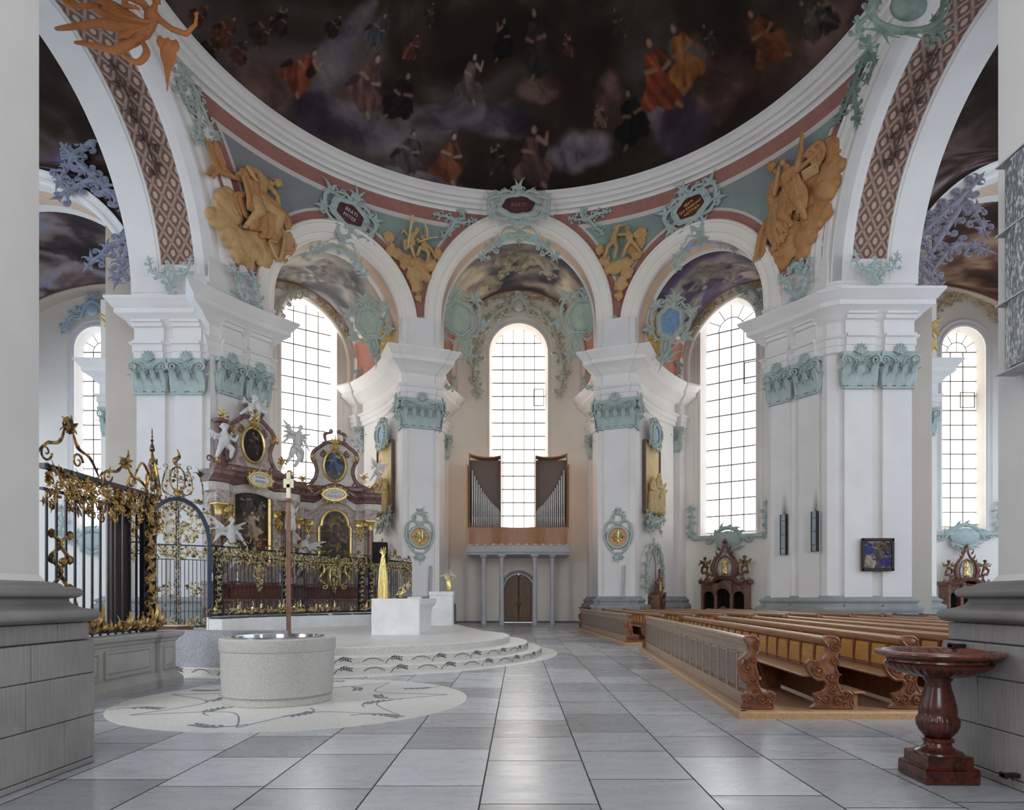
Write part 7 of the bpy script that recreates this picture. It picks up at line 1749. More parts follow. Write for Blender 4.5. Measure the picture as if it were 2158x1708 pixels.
def side_altar(T, seed, arched, label, textl):
    W = 2.05; rng = random.Random(seed)
    g = thing('side_altar', label, 'altar', tuple(T[:3, 3]))
    P, Q, D, GD = M['marble_mauve'], M['marble_plum'], M['marble_pale'], M['gold']
    # altar table, gradine and base
    mb = MB(T); mb.box((0, .5, .55), (3.0, 1.0, 1.1), bev=.03); mb.box((0, 1.02, .55), (3.2, .1, 1.25), bev=.02); mb.box((0, .85, .1), (4.3, 1.7, .6), bev=.03); mb.box((0, 1.75, .15), (4.4, .16, .75), bev=.03); mb.build('altar_table', Q, g)
    mb = MB(T); mb.box((0, 1.3, .75), (2.7, .5, .5), bev=.02); mb.box((0, 1.62, .62), (3.0, .14, .6), bev=.02); mb.build('wooden_gradine', M['book'], g)
    # back wall of the retable with concave centre
    mb = MB(T); mb.box((0, 4.0, .0), (3.9, 4.6, .3)); mb.build('retable', P, g)
    for s in (-1, 1):
        pil = MB(T); pil.box((s*1.28, 3.45, .22), (.42, 3.5, .2), bev=.02); pil.box((s*1.28, 5.4, .26), (.5, .5, .3), bev=.02); pil.box((s*1.8, 5.4, .45), (.62, .5, .7), bev=.02); pil.build('pilaster', P, g); pd = MB(T); pd.box((s*1.8, 1.97, .4), (.6, .4, .6), bev=.02); pd.build('pedestal', P, g)
        sh = MB(T); go = MB(T); column(sh, go, np.eye(4), s*1.8, 2.1, 5.15, .5, .17); sh.build('column', Q, g, smooth=50); go.build('gilt_capital', GD, g, smooth=60); go = MB(T)
        go.box((s*1.28, 4.95, .34), (.46, .3, .1), bev=.02); spray(go, None, (s*1.28, 4.8, .36), -PI/2, .75, .16, 5, .7, rng); spray(go, None, (s*1.28, 4.95, .4), PI/2, .3, .12, 4, 1.6, rng)
        for k in range(5): go.ball((s*1.28+rng.uniform(-.06, .06), 4.6-.12*k, .34), .06, 6)
        go.build('gilt_pendant', GD, g, smooth=60)
    # entablature: plum cornice broken forward over the columns and arched in the middle
    def cornice(prof, yb, amp, mat, nm):
        xs = [-2.35, -2.1, -2.1, -1.5, -1.5, -1.05]+list(np.linspace(-.9, .9, 13))+[1.05, 1.5, 1.5, 2.1, 2.1, 2.35]
        R = []
        for x in xs:
            ax = abs(x); dep = .75 if 1.5 <= ax <= 2.1 else .62 if ax > 2.1 else .4-.12*(1-min(ax/1.05, 1)); lift = amp*max(0, 1-(ax/1.0)**2)**1.2 if ax < 1.0 else 0
            R.append([(x, yb+lift+z, .0) if i in (0, len(prof)-1) else (x, yb+lift+z, dep+o) for i, (o, z) in enumerate(prof)])
        m = MB(T); m.loft(R, True, True); m.build(nm, mat, g, smooth=25)
    cornice([(0, 0), (.0, 0), (.04, .06), (.0, .1), (.0, .38), (0, .38)], 5.62, .5 if arched else .2, D, 'frieze')
    cornice([(0, 0), (.0, 0), (.08, .05), (.1, .12), (.2, .18), (.34, .3), (.36, .42), (.42, .5), (0, .52)], 6.02, .5 if arched else .2, Q, 'cornice')
    # main painting
    w, h, zc = (1.5, 3.2, 4.05) if arched else (1.75, 3.1, 4.3)
    Tp = T @ frame((0, zc, .2), (1, 0, 0), (0, 1, 0), (0, 0, 1))
    if arched:
        figs = [(.05, -.9, 1.6, '4a4038', '8a715a', .05, '2a241f', 1), (-.35, .1, 1.1, '5a4c40', '96795f', .1, '332a24', -1), (.2, .55, .9, '6a5846', 'a58868', 0, '3a3028', 1)]
        panelpaint(Tp, w, h, 'altarpiece', g, seed, 'arched', base=('2c2823', '4a4138', '66594a'), figs=figs, glow=(0, .75, .6, '8f7440'))
        out = [(-w/2, -h/2), (w/2, -h/2), (w/2, h*.225), (w*.43, h*.26)]+[(w*.42*math.cos(PI*i/16), h*.26+h*.24*math.sin(PI*i/16)) for i in range(0, 17)]+[(-w*.43, h*.26), (-w/2, h*.225)]
    else:
        figs = [(.02, -.35, 1.25, 'b8a58c', 'd8b896', 0, '2a211c', 1), (-.42, -.25, .7, '6a5240', 'b8926c', .1, '241c18', 1), (-.1, .75, 1.1, '5c5650', 'a89278', .15, '26211d', -1), (.5, -.9, .9, '7a4a30', 'c09468', -.1, '241c18', -1), (-.5, -1.15, .7, '4a3c30', 'a07c5c', 0, '1f1916', 1), (.45, .6, .7, '7a6a5c', 'b09476', .1, '2a231e', 1), (.1, -1.2, .6, '5a4432', 'b08a62', 0, '221b17', 1)]
        panelpaint(Tp, w, h, 'altarpiece', g, seed, 'rect', base=('15110f', '2b231f', '453830'), figs=figs, glow=(0, .15, .8, '6e5e50'))
        out = [(-w/2, -h/2), (w/2, -h/2), (w/2, h/2), (-w/2, h/2)]
        o2 = []
        for i in range(4):
            a, b = np.array(out[i]), np.array(out[(i+1) % 4]); o2 += [tuple(lerp(a, b, t)) for t in (0.0, .03, .5, .97)]
        out = o2
    m = MB(); ringframe(m, Tp, out, [(-.03, -.02), (-.03, .05), (.03, .09), (.08, .1), (.12, .06), (.14, -.02)]); m.build('gilt_frame', M['gold_bright'] if arched else M['gold'], g, smooth=40)
    # inscription cartouche
    zt = 6.32+(.1 if arched else .05); Tk = T @ frame((0, zt, .78), (1, 0, 0), (0, 1, 0), (0, 0, 1)); ov = wobble_oval(.5, .26, 32, .02, 0, 4)
    m = MB(Tk); m.prism(ov, 0, .05); m.build('inscription_plate', M['white_fig'], g); m = MB(Tk)
    m.tube([(x*1.12, y*1.16, .04) for x, y in ov+[ov[0]]], .06, 6, cap=False)
    for k in range(12): a = 2*PI*k/12; spray(m, None, (.58*math.cos(a), .34*math.sin(a), .05), a+rng.uniform(-.6, .6), .2, .09, 3, 1.4, rng); volute(m, None, (.6*math.cos(a+.2), .36*math.sin(a+.2)), .08, a, 1, .025, 1.2, .05)
    m.build('gilt_scrollwork', M['gold_bright'], g, smooth=60); lettering(textl, .15, Tk @ frame((0, 0, .055), (1, 0, 0), (0, 1, 0), (0, 0, 1)), g, M['grey_letter'])
    # attic: shaped panel with scroll sides, oval painting
    z0 = 6.75; half = [(1.3, 0), (1.12, .35), (.95, .6), (.88, 1.0), (.98, 1.35), (1.12, 1.6), (1.02, 1.95), (.72, 2.2), (.4, 2.42), (0, 2.5)]
    hp = bez(half, 3); poly = [(x, z0+y) for x, y in hp]+[(-x, z0+y) for x, y in hp[::-1][1:]]
    m = MB(T); m.prism(poly, .0, .3); m.build('attic_panel', P if not arched else D, g)
    m = MB(T)
    for s in (-1, 1):
        m.tube([(s*(x+.02), z0+y, .3) for x, y in hp], .1, 8, nv=(0, 0, 1)); volute(m, None, (s*.62, z0+2.0), .17, PI/2, s, .07, 1.3, .25); volute(m, None, (s*1.3, z0+.18), .24, 0, s, .09, 1.4, .2); ccurve(m, None, [(s*1.35, z0+.3), (s*1.75, z0+.1), (s*1.95, z0+.35)], .08, .2, .14)
        m.box((s*1.75, z0-.1, .35), (.5, .4, .5), bev=.03); ccurve(m, None, [(s*.45, z0+2.45), (s*.5, z0+2.85), (s*.2, z0+2.95)], .09, .2, .1)
        if not arched and s < 0: m.box((-1.62, z0+1.0, .3), (.36, 1.7, .36), bev=.03); m.box((-1.62, z0+1.95, .3), (.56, .14, .5), bev=.03)
    m.box((0, z0+.02, .2), (3.4, .3, .6), bev=.03); m.build('attic_scrolls', Q, g, smooth=50)
    To = T @ frame((0, z0+1.22, .32), (1, 0, 0), (0, 1, 0), (0, 0, 1)); ow, oh = 1.05, 1.5
    if arched: panelpaint(To, ow, oh, 'oval_painting', g, seed+5, 'oval', base=('3a3a34', '55554c', '6c6a5c'), figs=[(-.05, -.2, 1.1, '5b7190', 'b8a488', 0, '2c3648', 1)], glow=(-.12, .42, .2, 'b09a5c'), nx=40, ny=50)
    else: panelpaint(To, ow, oh, 'oval_painting', g, seed+5, 'oval', base=('1a1216', '2a1e22', '33262a'), figs=[(0, -.2, .9, '4a383a', '8a7266', 0, '201619', 1)], nx=40, ny=50)
    ov = [(ow/2*math.cos(2*PI*i/36), oh/2*math.sin(2*PI*i/36)) for i in range(36)]
    m = MB(); ringframe(m, To, ov, [(-.02, -.02), (-.02, .05), (.05, .09), (.1, .06), (.12, -.02)]); m.build('oval_frame', M['gold_bright'], g, smooth=50)
    # gilded ornaments
    for (x, y, a, L) in ((0, z0+2.35, PI/2, .5), (0, z0+2.2, -PI/2, .35), (-1.05, z0+1.6, 2.4, .3), (1.05, z0+1.6, .7, .3), (-1.6, z0+2.1 if not arched else z0+.4, PI/2, .4), (1.45, z0+.6, PI/2, .4), (1.9, z0+.2, 0, .3), (-1.2, z0+.05, -2, .3), (-1.8, z0+.1, 2, .3)):
        go = MB(T); spray(go, None, (x, y, .45), a, L, L*.3, 5, 1.8, rng); volute(go, None, (x+.08, y), L*.3, a, 1, .03, 1.3, .4); volute(go, None, (x-.08, y), L*.3, a, -1, .03, 1.3, .4); go.ball((x, y, .45), .07, 6); go.build('gilded_ornament', GD, g, smooth=60)
    return g, T, z0
M['grey_letter'] = flat('blue_grey_lettering', hexc('6d7684'), hexc('7d8694'), 9, .6)
def altars():
    # left altar on the rotunda face of the left pier
    p = rad(-57.4); TL = wallframe(p, 14.45, .51); g, T, z0 = side_altar(TL, 3, False, 'dark marble side altar with rectangular gold framed painting on the left pier', ['DIVUS', 'EUSEBI'])
    pR = np.array((-9.62, 35.3)); a = rad(-14); TR = frame((pR[0], pR[1], .51), (math.cos(-a), math.sin(-a)*1, 0), (0, 0, 1), (math.sin(-a), -math.cos(-a), 0)); g2, T2, z1 = side_altar(TR, 8, True, 'paler marble side altar with round headed gilt framed painting before the left window', ['DIVI', 'MAURITII'])
    w = lambda T, x, z, d: tuple((T @ np.array([x, z, d, 1]))[:3])
    face_ = lambda T: math.atan2(T[1, 0], T[0, 0])
    rzL, rzR = face_(TL), face_(TR)
    for (T, x, z, d, h, kind, sd, lab, rz, tl) in ((TL, -.45, 9.05, .35, 1.15, 'putto', 3, 'white winged child perched on the top left of the left side altar', rzL, .5), (TL, .5, 9.1, .35, 1.25, 'putto', 5, 'white child leaning over the top right of the left side altar', rzL, -.4), (TL, -1.68, 7.0, .7, 1.55, 'putto', 7, 'white child seated beside the oval painting, left side altar', rzL, 0), (TL, -1.75, 2.35, 1.0, 2.2, 'winged', 2, 'white angel with outstretched arm low on the left side altar', rzL, .1), (TL, 2.0, 7.35, .45, 2.1, 'winged', 4, 'large white winged angel between the two side altars', rzL, .25),
            (TR, 1.25, 8.55, .3, 1.3, 'winged', 9, 'small white angel waving on the right shoulder of the paler side altar', rzR, -.3), (TR, 1.95, 7.2, .45, 1.25, 'winged', 11, 'small white winged angel at the right end of the paler altar cornice', rzR, .3), (TR, -2.05, 2.2, .9, 2.3, 'winged', 6, 'white winged angel reclining at the left foot of the paler side altar', rzR, .35), (TL, 1.62, 4.3, .8, 1.35, 'robed', 8, 'white robed statuette in front of the right column of the left side altar', rzL, 0)):
        statue('angel_statue' if kind != 'robed' else 'robed_statue', lab, kind, 'white_fig', w(T, x, z, d), h, rz, sd, tilt_=(tl, 0))
    # tabernacle and candlesticks on the paler altar
    c = w(TR, 0, 1.7, .8); t = thing('tabernacle', 'ornate gilded tabernacle on the paler side altar behind the railing', 'tabernacle', c); mb = MB(TR @ frame((0, 1.7, .8), (1, 0, 0), (0, 1, 0), (0, 0, 1))); rng = random.Random(3)
    mb.box((0, .55, 0), (.7, 1.1, .4), bev=.05); mb.box((0, 1.14, 0), (1.0, .12, .5), bev=.03)
    for s in (-1, 1): ccurve(mb, None, [(s*.4, .1), (s*.75, .4), (s*.5, .8), (s*.6, 1.2)], .07, .1, .14, leaves=4, rng=rng, side=s); spray(mb, None, (s*.4, 1.2, .1), PI/2-s*.6, .4, .13, 4, 1.3, rng)
    spray(mb, None, (0, 1.2, .1), PI/2, .5, .14, 6, 1.8, rng); mb.build('gilded_case', M['gold_bright'], t, smooth=50); mb = MB(TR @ frame((0, 2.2, 1.0), (1, 0, 0), (0, 1, 0), (0, 0, 1))); mb.box((0, 0, .02), (.36, .6, .04), bev=.02); mb.build('tabernacle_door', M['dark_wood_post'], t)
    first = None
    for i, (T, x, lab) in enumerate(((TL, -1.1, 'tall silver candlestick at the left end of the left side altar table'), (TL, 1.1, 'tall silver candlestick at the right end of the left side altar table'), (TR, -1.2, 'tall silver candlestick left of the gilded tabernacle'), (TR, 1.2, 'tall silver candlestick right of the gilded tabernacle'))):
        c = w(T, x, 1.7, .75)
        if first is None:
            first = k = thing('candlestick', lab, 'candlestick', c, 0, 'candlesticks on the side altars'); mb = MB(); mb.lathe([(.11, 0), (.1, .05), (.03, .1), (.05, .2), (.025, .3), (.04, .5), (.025, .6), (.07, .66), (.02, .68)], 10); mb.build('stick', M['chrome'], k, world=False, smooth=50); mb = MB(); mb.tube([(0, 0, .66), (0, 0, 1.2)], .025, 8); mb.build('candle', M['ivory'], k, world=False)
        else: dup(first, c, 0, lab, 'candlesticks on the side altars')
altars()
def sootmat():
    t = NT('soot_smudge'); a = t.n('ShaderNodeAttribute', attribute_name='paint'); sp = t.n('ShaderNodeSeparateColor'); t.l(a.outputs['Color'], sp.inputs[0])
    t.set(Base_Color=hexc('2e2b2a'), Roughness=.95, Alpha=t.math('MULTIPLY', sp.outputs[0], t.math('ADD', .4, t.noise(t.pos(), 6, 3)))); return t.m
M['soot_fade'] = sootmat()
# ---------------------------------------------------------------- pillars: medallions, reliefs, niches
def medallion(sd, label):
    g0, pt = PIL[sd]; T, L = edgeframe(pt(-.68, 14.14), pt(.68, 14.14)) if sd > 0 else edgeframe(pt(-.68, 14.14), pt(.68, 14.14))
    T = T @ frame((-.1 if sd < 0 else .12, 4.85, .0), (1, 0, 0), (0, 1, 0), (0, 0, 1)); o = thing('cross_medallion', label, 'medallion', tuple(T[:3, 3]))
    mb = MB(T); mb.prism([(.47*math.cos(2*PI*i/28), .47*math.sin(2*PI*i/28)) for i in range(28)], 0, .06); mb.build('disc', M['peach'], o)
    mb = MB(T)
    for k in range(8):
        a = k*PI/4; r = .44 if k % 2 == 0 else .36; R = []
        for t in np.linspace(0, 1, 6):
            w = .13*math.sin(PI*min(t*1.1+.05, 1)); R.append([(math.cos(a)*r*t-math.sin(a)*w, math.sin(a)*r*t+math.cos(a)*w, .065), (math.cos(a)*r*t, math.sin(a)*r*t, .1+.04*math.sin(PI*t)), (math.cos(a)*r*t+math.sin(a)*w, math.sin(a)*r*t-math.cos(a)*w, .065)])
        mb.grid(np.array(R))
    mb.ball((0, 0, .12), (.08, .08, .06), 8); mb.build('gilt_cross', M['gold_bright'], o, smooth=50)
    mb = MB(T); rng = random.Random(5+sd); ring_ = [(.55*math.cos(2*PI*i/30), .55*math.sin(2*PI*i/30), .06) for i in range(31)]; mb.tube(ring_, .09, 6, nv=(0, 0, 1), cap=False)
    for s in (-1, 1):
        ccurve(mb, None, [(s*.25, .95), (s*.62, .7), (s*.72, .05), (s*.45, -.6), (s*.12, -.95)], .07, 0, .14, leaves=6, rng=rng, side=-s); ccurve(mb, None, [(s*.1, .6), (s*.35, 1.05), (s*.05, 1.35)], .06, 0, .1, leaves=3, rng=rng, side=s)
    spray(mb, None, (.05, 1.15), PI/2-.3, .55, .16, 5, 1.8, rng); spray(mb, None, (0, -.9), -PI/2, .6, .16, 5, 1.2, rng); mb.ball((0, .72, .08), (.16, .13, .08), 8); mb.build('scroll_frame', M['teal_grey'], o, smooth=60)
    mb = MB(T); mb.tube([(.08, -.05, .1), (.08, -.05, .3)], .02, 6); mb.tube([(.08, -.05, .3), (.08, .3, .3)], .035, 8); mb.build('candle_arm', M['ivory'], o)
M['peach'] = flat('peach_disc', hexc('c99a6e'), hexc('d8ad82'), 5, .6)
medallion(-1, 'green scrolled medallion with gilt flower cross on the left free standing pillar')
medallion(1, 'green scrolled medallion with gilt flower cross on the right free standing pillar')
def reliefs(sd):
    """yellow relief panel over a niche on the side of the pillar wall that faces the outer bay"""
    g0, pt = PIL[sd]; f = lambda x, R: np.array((*pt(x, R), 0)); word = 'right' if sd > 0 else 'left'
    a, b = (f(1.0, 16.4), f(1.42, 18.7)) if sd > 0 else (f(-1.42, 18.7), f(-1.0, 16.4))
    T, L = edgeframe(a[:2], b[:2]); T = T @ frame((0, 0, .06), (1, 0, 0), (0, 1, 0), (0, 0, 1)); w = L
    g = thing('relief_panel', 'straw coloured stucco relief panel with robed figures behind the %s free standing pillar' % word, 'relief', tuple((T @ np.array([0, 6.4, 0, 1]))[:3]))
    mb = MB(T); mb.box((0, 8.4, .0), (w, 4.0, .1)); mb.build('panel', M['straw'], g)
    mb = MB(T)
    for s in (-1, 1): mb.box((s*w/2, 8.4, .05), (.12, 4.1, .16), bev=.03)
    mb.box((0, 10.42, .05), (w, .12, .16), bev=.03); mb.build('frame', M['mauve_frame'], g)
    rz = math.atan2(T[1, 0], T[0, 0]); rng = random.Random(4+sd)
    for k, (x, z, h, sc_) in enumerate(((-.55, 6.5, 2.0, 3), (.0, 6.55, 2.2, 5), (.6, 6.5, 1.9, 9), (.25, 6.4, 1.3, 7))):
        c = (T @ np.array([x, z, .25+.12*(k % 2), 1]))[:3]; statue('relief_figure', None, 'robed' if k < 3 else 'putto', 'straw', c, h, rz, sc_, parent=g, tilt_=(rng.uniform(-.2, .2), 0))
    mb = MB(T); scrollwork(mb, frame((0, 6.0, .15), (1, 0, 0), (0, 1, 0), (0, 0, 1)), [(-w*.5, .3), (-.5, -.1), (.4, .0), (w*.5, .35)], .75, 3); scrollwork(mb, frame((0, 5.2, .1), (1, 0, 0), (0, 1, 0), (0, 0, 1)), [(-.9, .4), (0, .9), (.9, .4)], .6, 5); mb.build('bracket', M['teal_grey'], g, smooth=60)
    Tc = T @ frame((0, 10.9, .2), (1, 0, 0), (0, 1, 0), (0, 0, 1)); cartouche('stucco_cartouche', 'small cartouche with blue shell above the relief panel behind the %s pillar' % word, Tc, .45, .5, M['blue_shell'], M['teal'], 77+sd, None, crest=.5, drop=.3, wings=.6)
    n = thing('niche_surround', 'white arched niche surround with green scrolls behind the %s free standing pillar' % word, 'stucco ornament', tuple((T @ np.array([0, 0, 0, 1]))[:3])); pts = [(1.0, .0, .0), (1.0, 3.4, .0)]+[(1.0*math.cos(PI*i/16), 3.4+1.0*math.sin(PI*i/16), 0) for i in range(1, 16)]+[(-1.0, 3.4, 0), (-1.0, 0, 0)]
    U = [(1, 0, 0)]*2+[(math.cos(PI*i/16), math.sin(PI*i/16), 0) for i in range(1, 16)]+[(-1, 0, 0)]*2
    mb = MB(T); mb.sweep([(0, -.1), (0, .12), (.08, .18), (.16, .12), (.26, .16), (.3, -.1)], pts, np.array(U, float), (0, 0, 1.0)); mb.build('arch_moulding', M['plaster'], n, smooth=40)
    mb = MB(T); scrollwork(mb, frame((0, 0, .15), (1, 0, 0), (0, 1, 0), (0, 0, 1)), [(1.25, 2.2), (1.3, 3.2), (.9, 4.2), (0, 4.7), (-.9, 4.2), (-1.3, 3.2), (-1.25, 2.2)], .55, 8); mb.build('scrolls', M['teal_grey'], n, smooth=60)
M['mauve_frame'] = flat('mauve_brown_frame', hexc('6a5454'), hexc('7d6666'), 5, .6)
M['blue_shell'] = flat('clear_blue_shell', hexc('6f93b8'), hexc('89a9c9'), 5, .6)
reliefs(1); reliefs(-1)
# inner sides of the pillar walls: ochre figures peeping out beside the middle bay
for sd, lab in ((-1, 'small ochre stucco figure on the inner side of the left pillar wall'), (1, 'small ochre stucco figure on the inner side of the right pillar wall')):
    g0, pt = PIL[sd]; p = pt(1.05, 17.0) if sd < 0 else pt(-1.05, 17.0); statue('stucco_figure', lab, 'robed', 'straw', (p[0], p[1], 6.3), 2.2, sd*-1.2, 15+sd)
    p = pt(1.12, 17.6) if sd < 0 else pt(-1.12, 17.6); T = frame((p[0], p[1], 3.4), (0, sd*-1.0, 0), (0, 0, 1), (-sd*1.0, 0, 0)); ornament('stucco_drop', 'thin green scroll drop below the ochre figure on the %s pillar wall' % ('left' if sd < 0 else 'right'), T, [[(0, 1.6), (.1, .8), (-.1, 0), (.05, -1.2)]], .4, M['teal_grey'], 91+sd)
# yellow figures standing on the cornices inside the outer arches
for (px, Y, h, lab, sd, kind) in ((826, 37.3, 2.9, 'gilded yellow stucco figure standing on the cornice beside the left outer arch', 21, 'robed'), (1368, 37.3, 2.9, 'gilded yellow stucco figure with raised arm on the cornice beside the right outer arch', 22, 'winged')):
    statue('stucco_figure', lab, kind, 'yellow', ((px-CXP)*Y/F, Y, 14.7), h, 0, sd, tilt_=(-.1 if px < CXP else .12, 0))
statue('stucco_figure', 'yellow stucco figure on the spur wall cornice beyond the left pier', 'winged', 'yellow', (-21.9, 37.0, 14.7), 2.6, .3, 23)
statue('stucco_figure', 'yellow stucco figure on the spur wall cornice beyond the right pier', 'winged', 'yellow', (22.3, 37.0, 14.7), 2.4, -.3, 24)
# ---------------------------------------------------------------- stucco round the windows
def winorn(px, top, sill, w, wsp, lab, mat, seed, kind='far', Y=None, R=RO, sillon=True, crown=None, out=.3):
    T, s = on_far(px, top, out, R) if kind == 'far' else on_plane(px, top, Y, out); T = pxframe(T, s)
    def crest(mb): mb.ball((0, -10, 4), (11, 13, 5), 12); ccurve(mb, None, [(-22, -26), (-12, -2), (0, 6), (12, -2), (22, -26)], 4, 0, 6, leaves=5, side=1)
    ornament('window_crest', 'rocaille crest over %s' % lab, T, [[(-w*1.05, -w*1.1), (-w*.75, -w*.45), (-14, -6)], [(w*1.05, -w*1.1), (w*.75, -w*.45), (14, -6)], [(-8, 8), (0, 20), (8, 8)]]+([[(-w*1.05, -w*1.25), (-w*1.15, -w*1.8), (-w*1.05, -w*2.4)], [(w*1.05, -w*1.25), (w*1.15, -w*1.8), (w*1.05, -w*2.4)]] if crown else []), 24 if w > 60 else 17, mat, seed, extra=crest)
    if sill:
        T, s = on_far(px, sill, .25, R) if kind == 'far' else on_plane(px, sill, Y, .25); T = pxframe(T, s)
        def bar(mb): mb.box((0, 4, 3), (w*2.1, 7, 6)); mb.ball((0, -2, 4), (26, 18, 5), 12); ccurve(mb, None, [(-34, -6), (-20, 14), (0, 22), (20, 14), (34, -6)], 4.5, 0, 7, leaves=7, side=1); ccurve(mb, None, [(-24, -14), (0, -26), (24, -14)], 4, 0, 0, leaves=6, side=-1)
        ornament('window_apron', 'sea green scrolled apron under %s' % lab, T, [[(-w*1.0, 4), (-w*1.2, 14), (-w*1.1, 40), (-w*1.15, 66)], [(w*1.0, 4), (w*1.2, 14), (w*1.1, 40), (w*1.15, 66)]], 17, M['teal'], seed+3, extra=bar)
winorn(1093, 640, None, 80, 0, 'the middle window above the organ', M['teal_cream'], 101, crown=True)
winorn(655, 612, None, 66, 0, 'the left window behind the side altars', M['teal_cream'], 103)
winorn(1537, 602, 1136, 66, 0, 'the right window above the carved confessional', M['teal_grey'], 105)
winorn(203, 648, 1140, 50, 0, 'the far left aisle window behind the iron screen', M['teal_blue'], 107, 'plane', YA)
winorn(2026, 622, 1130, 54, 0, 'the far right aisle window', M['cream_gilt'], 109, 'plane', YA)
M_ = None
# cartouches low on the vaults of the three bays
for (px, py, Y, a, b, fld, lab, sd, rot_) in ((968, 672, 38.6, 24, 30, 'green_pale', 'pale green rocaille cartouche low on the middle vault, left of the window', 111, .25), (1226, 668, 38.6, 24, 30, 'green_pale', 'pale green rocaille cartouche low on the middle vault, right of the window', 112, -.25),
        (778, 680, 36.6, 20, 26, 'green_pale', 'green rocaille cartouche on the vault beside the left window', 113, .2), (1412, 680, 36.6, 20, 28, 'blue_shell', 'blue shell rocaille cartouche on the vault beside the right window', 114, -.2)):
    cartouche('vault_cartouche', lab, PT(px, py, 'plane', Y=Y, rot_=rot_), a, b, M[fld], M['teal_grey'], sd, None, crest=.8, drop=1.6, wings=.8, th=4.0, field2=M['green_pale'])
for (px, py, Y, lab, sd) in ((946, 806, 40.5, 'small green shell over the cornice left of the middle window', 121), (1240, 806, 40.5, 'small green shell over the cornice right of the middle window', 122), (762, 792, 41, 'small green shell over the cornice right of the left window', 123), (1424, 780, 41, 'small green shell over the cornice left of the right window', 124)):
    ornament('stucco_shell', lab, PT(px, py, 'plane', Y=Y), [[(-10, 10), (0, 16), (10, 10)], [(-8, 8), (-10, -6), (0, -14), (10, -6), (8, 8)]], 12, M['teal_grey'], sd)
for (px, py, Y, lab, sd) in ((795, 715, 37.8, 'grey green palm fronds beside the yellow figure of the left outer arch', 125), (1398, 720, 37.8, 'grey green palm fronds beside the yellow figure of the right outer arch', 126)):
    def fr_(mb, s=(1 if px < CXP else -1)):
        for k in range(7): leaf(mb, None, (0, -40+k*3), PI/2+(k-3)*.28, 70-abs(k-3)*8, 11, (k-3)*.35, .1)
    ornament('stucco_fronds', lab, PT(px, py, 'plane', Y=Y), [[(0, -44), (-3, -10), (2, 28)]], 16, M['teal_grey'], sd, extra=fr_)
# leafy garlands along the wall arches
for (E, U, W), lab in zip(VEDGE, ('middle', 'left', 'right')):
    mb = MB(); rng = random.Random(len(lab)); n = len(E)
    for k in range(70):
        t = rng.uniform(8, n-9); i = int(t); p = lerp(E[i], E[i+1], t-i)+U[i]*rng.uniform(-.3, .05)+W[i]*.35; T = frame(p, np.cross(U[i], W[i]), U[i], W[i]); spray(mb, T, (0, 0), rng.uniform(0, 6.3), .3, .13, 3, 2.0, rng); mb.ball((rng.uniform(-.1, .1), rng.uniform(-.1, .1), .05), .06, 6, T)
    tag(mb.build('leaf_garland', M['cream_gilt']), 'gilt leaf garland along the wall arch of the %s bay' % lab, 'stucco ornament')
# rocaille on the nave walls beyond the great arches
for (px, py, sp, lab, sd, mat) in ((200, 345, [[(-60, 40), (-30, -20), (20, -60), (50, -120)], [(-50, -30), (-10, 20), (30, 60)], [(-60, 70), (0, 40), (50, 90)]], 'lavender grey rocaille on the dark nave vault seen past the left near pillar', 131, 'lilac'), (262, 500, [[(-10, 90), (10, 20), (26, -40), (34, -90)], [(-60, 60), (-20, 20), (14, 0)]], 'blue grey rocaille climbing from the left pier beside the nave arch', 132, 'lilac'), (2000, 430, [[(60, 60), (30, 0), (-10, 60), (-40, 120)], [(50, -50), (10, 0), (-30, 40)], [(60, 100), (10, 90), (-30, 140)]], 'grey lilac rocaille on the nave vault seen past the right near pillar', 133, 'lilac_warm'), (1940, 560, [[(-20, 90), (-24, 20), (-8, -50), (40, -110)], [(30, 40), (0, 10), (-20, -10)]], 'grey rocaille climbing from the right pier beside the nave arch', 134, 'lilac_warm')):
    yj = YJ[-1 if px < CXP else 1]; sx = -1 if px < CXP else 1
    ornament('vault_rocaille', lab, PT(px, py, 'plane', Y=yj-.2+.5), [[(x, -y) for x, y in s_] for s_ in sp], 34, M[mat], sd, dens=1.3)
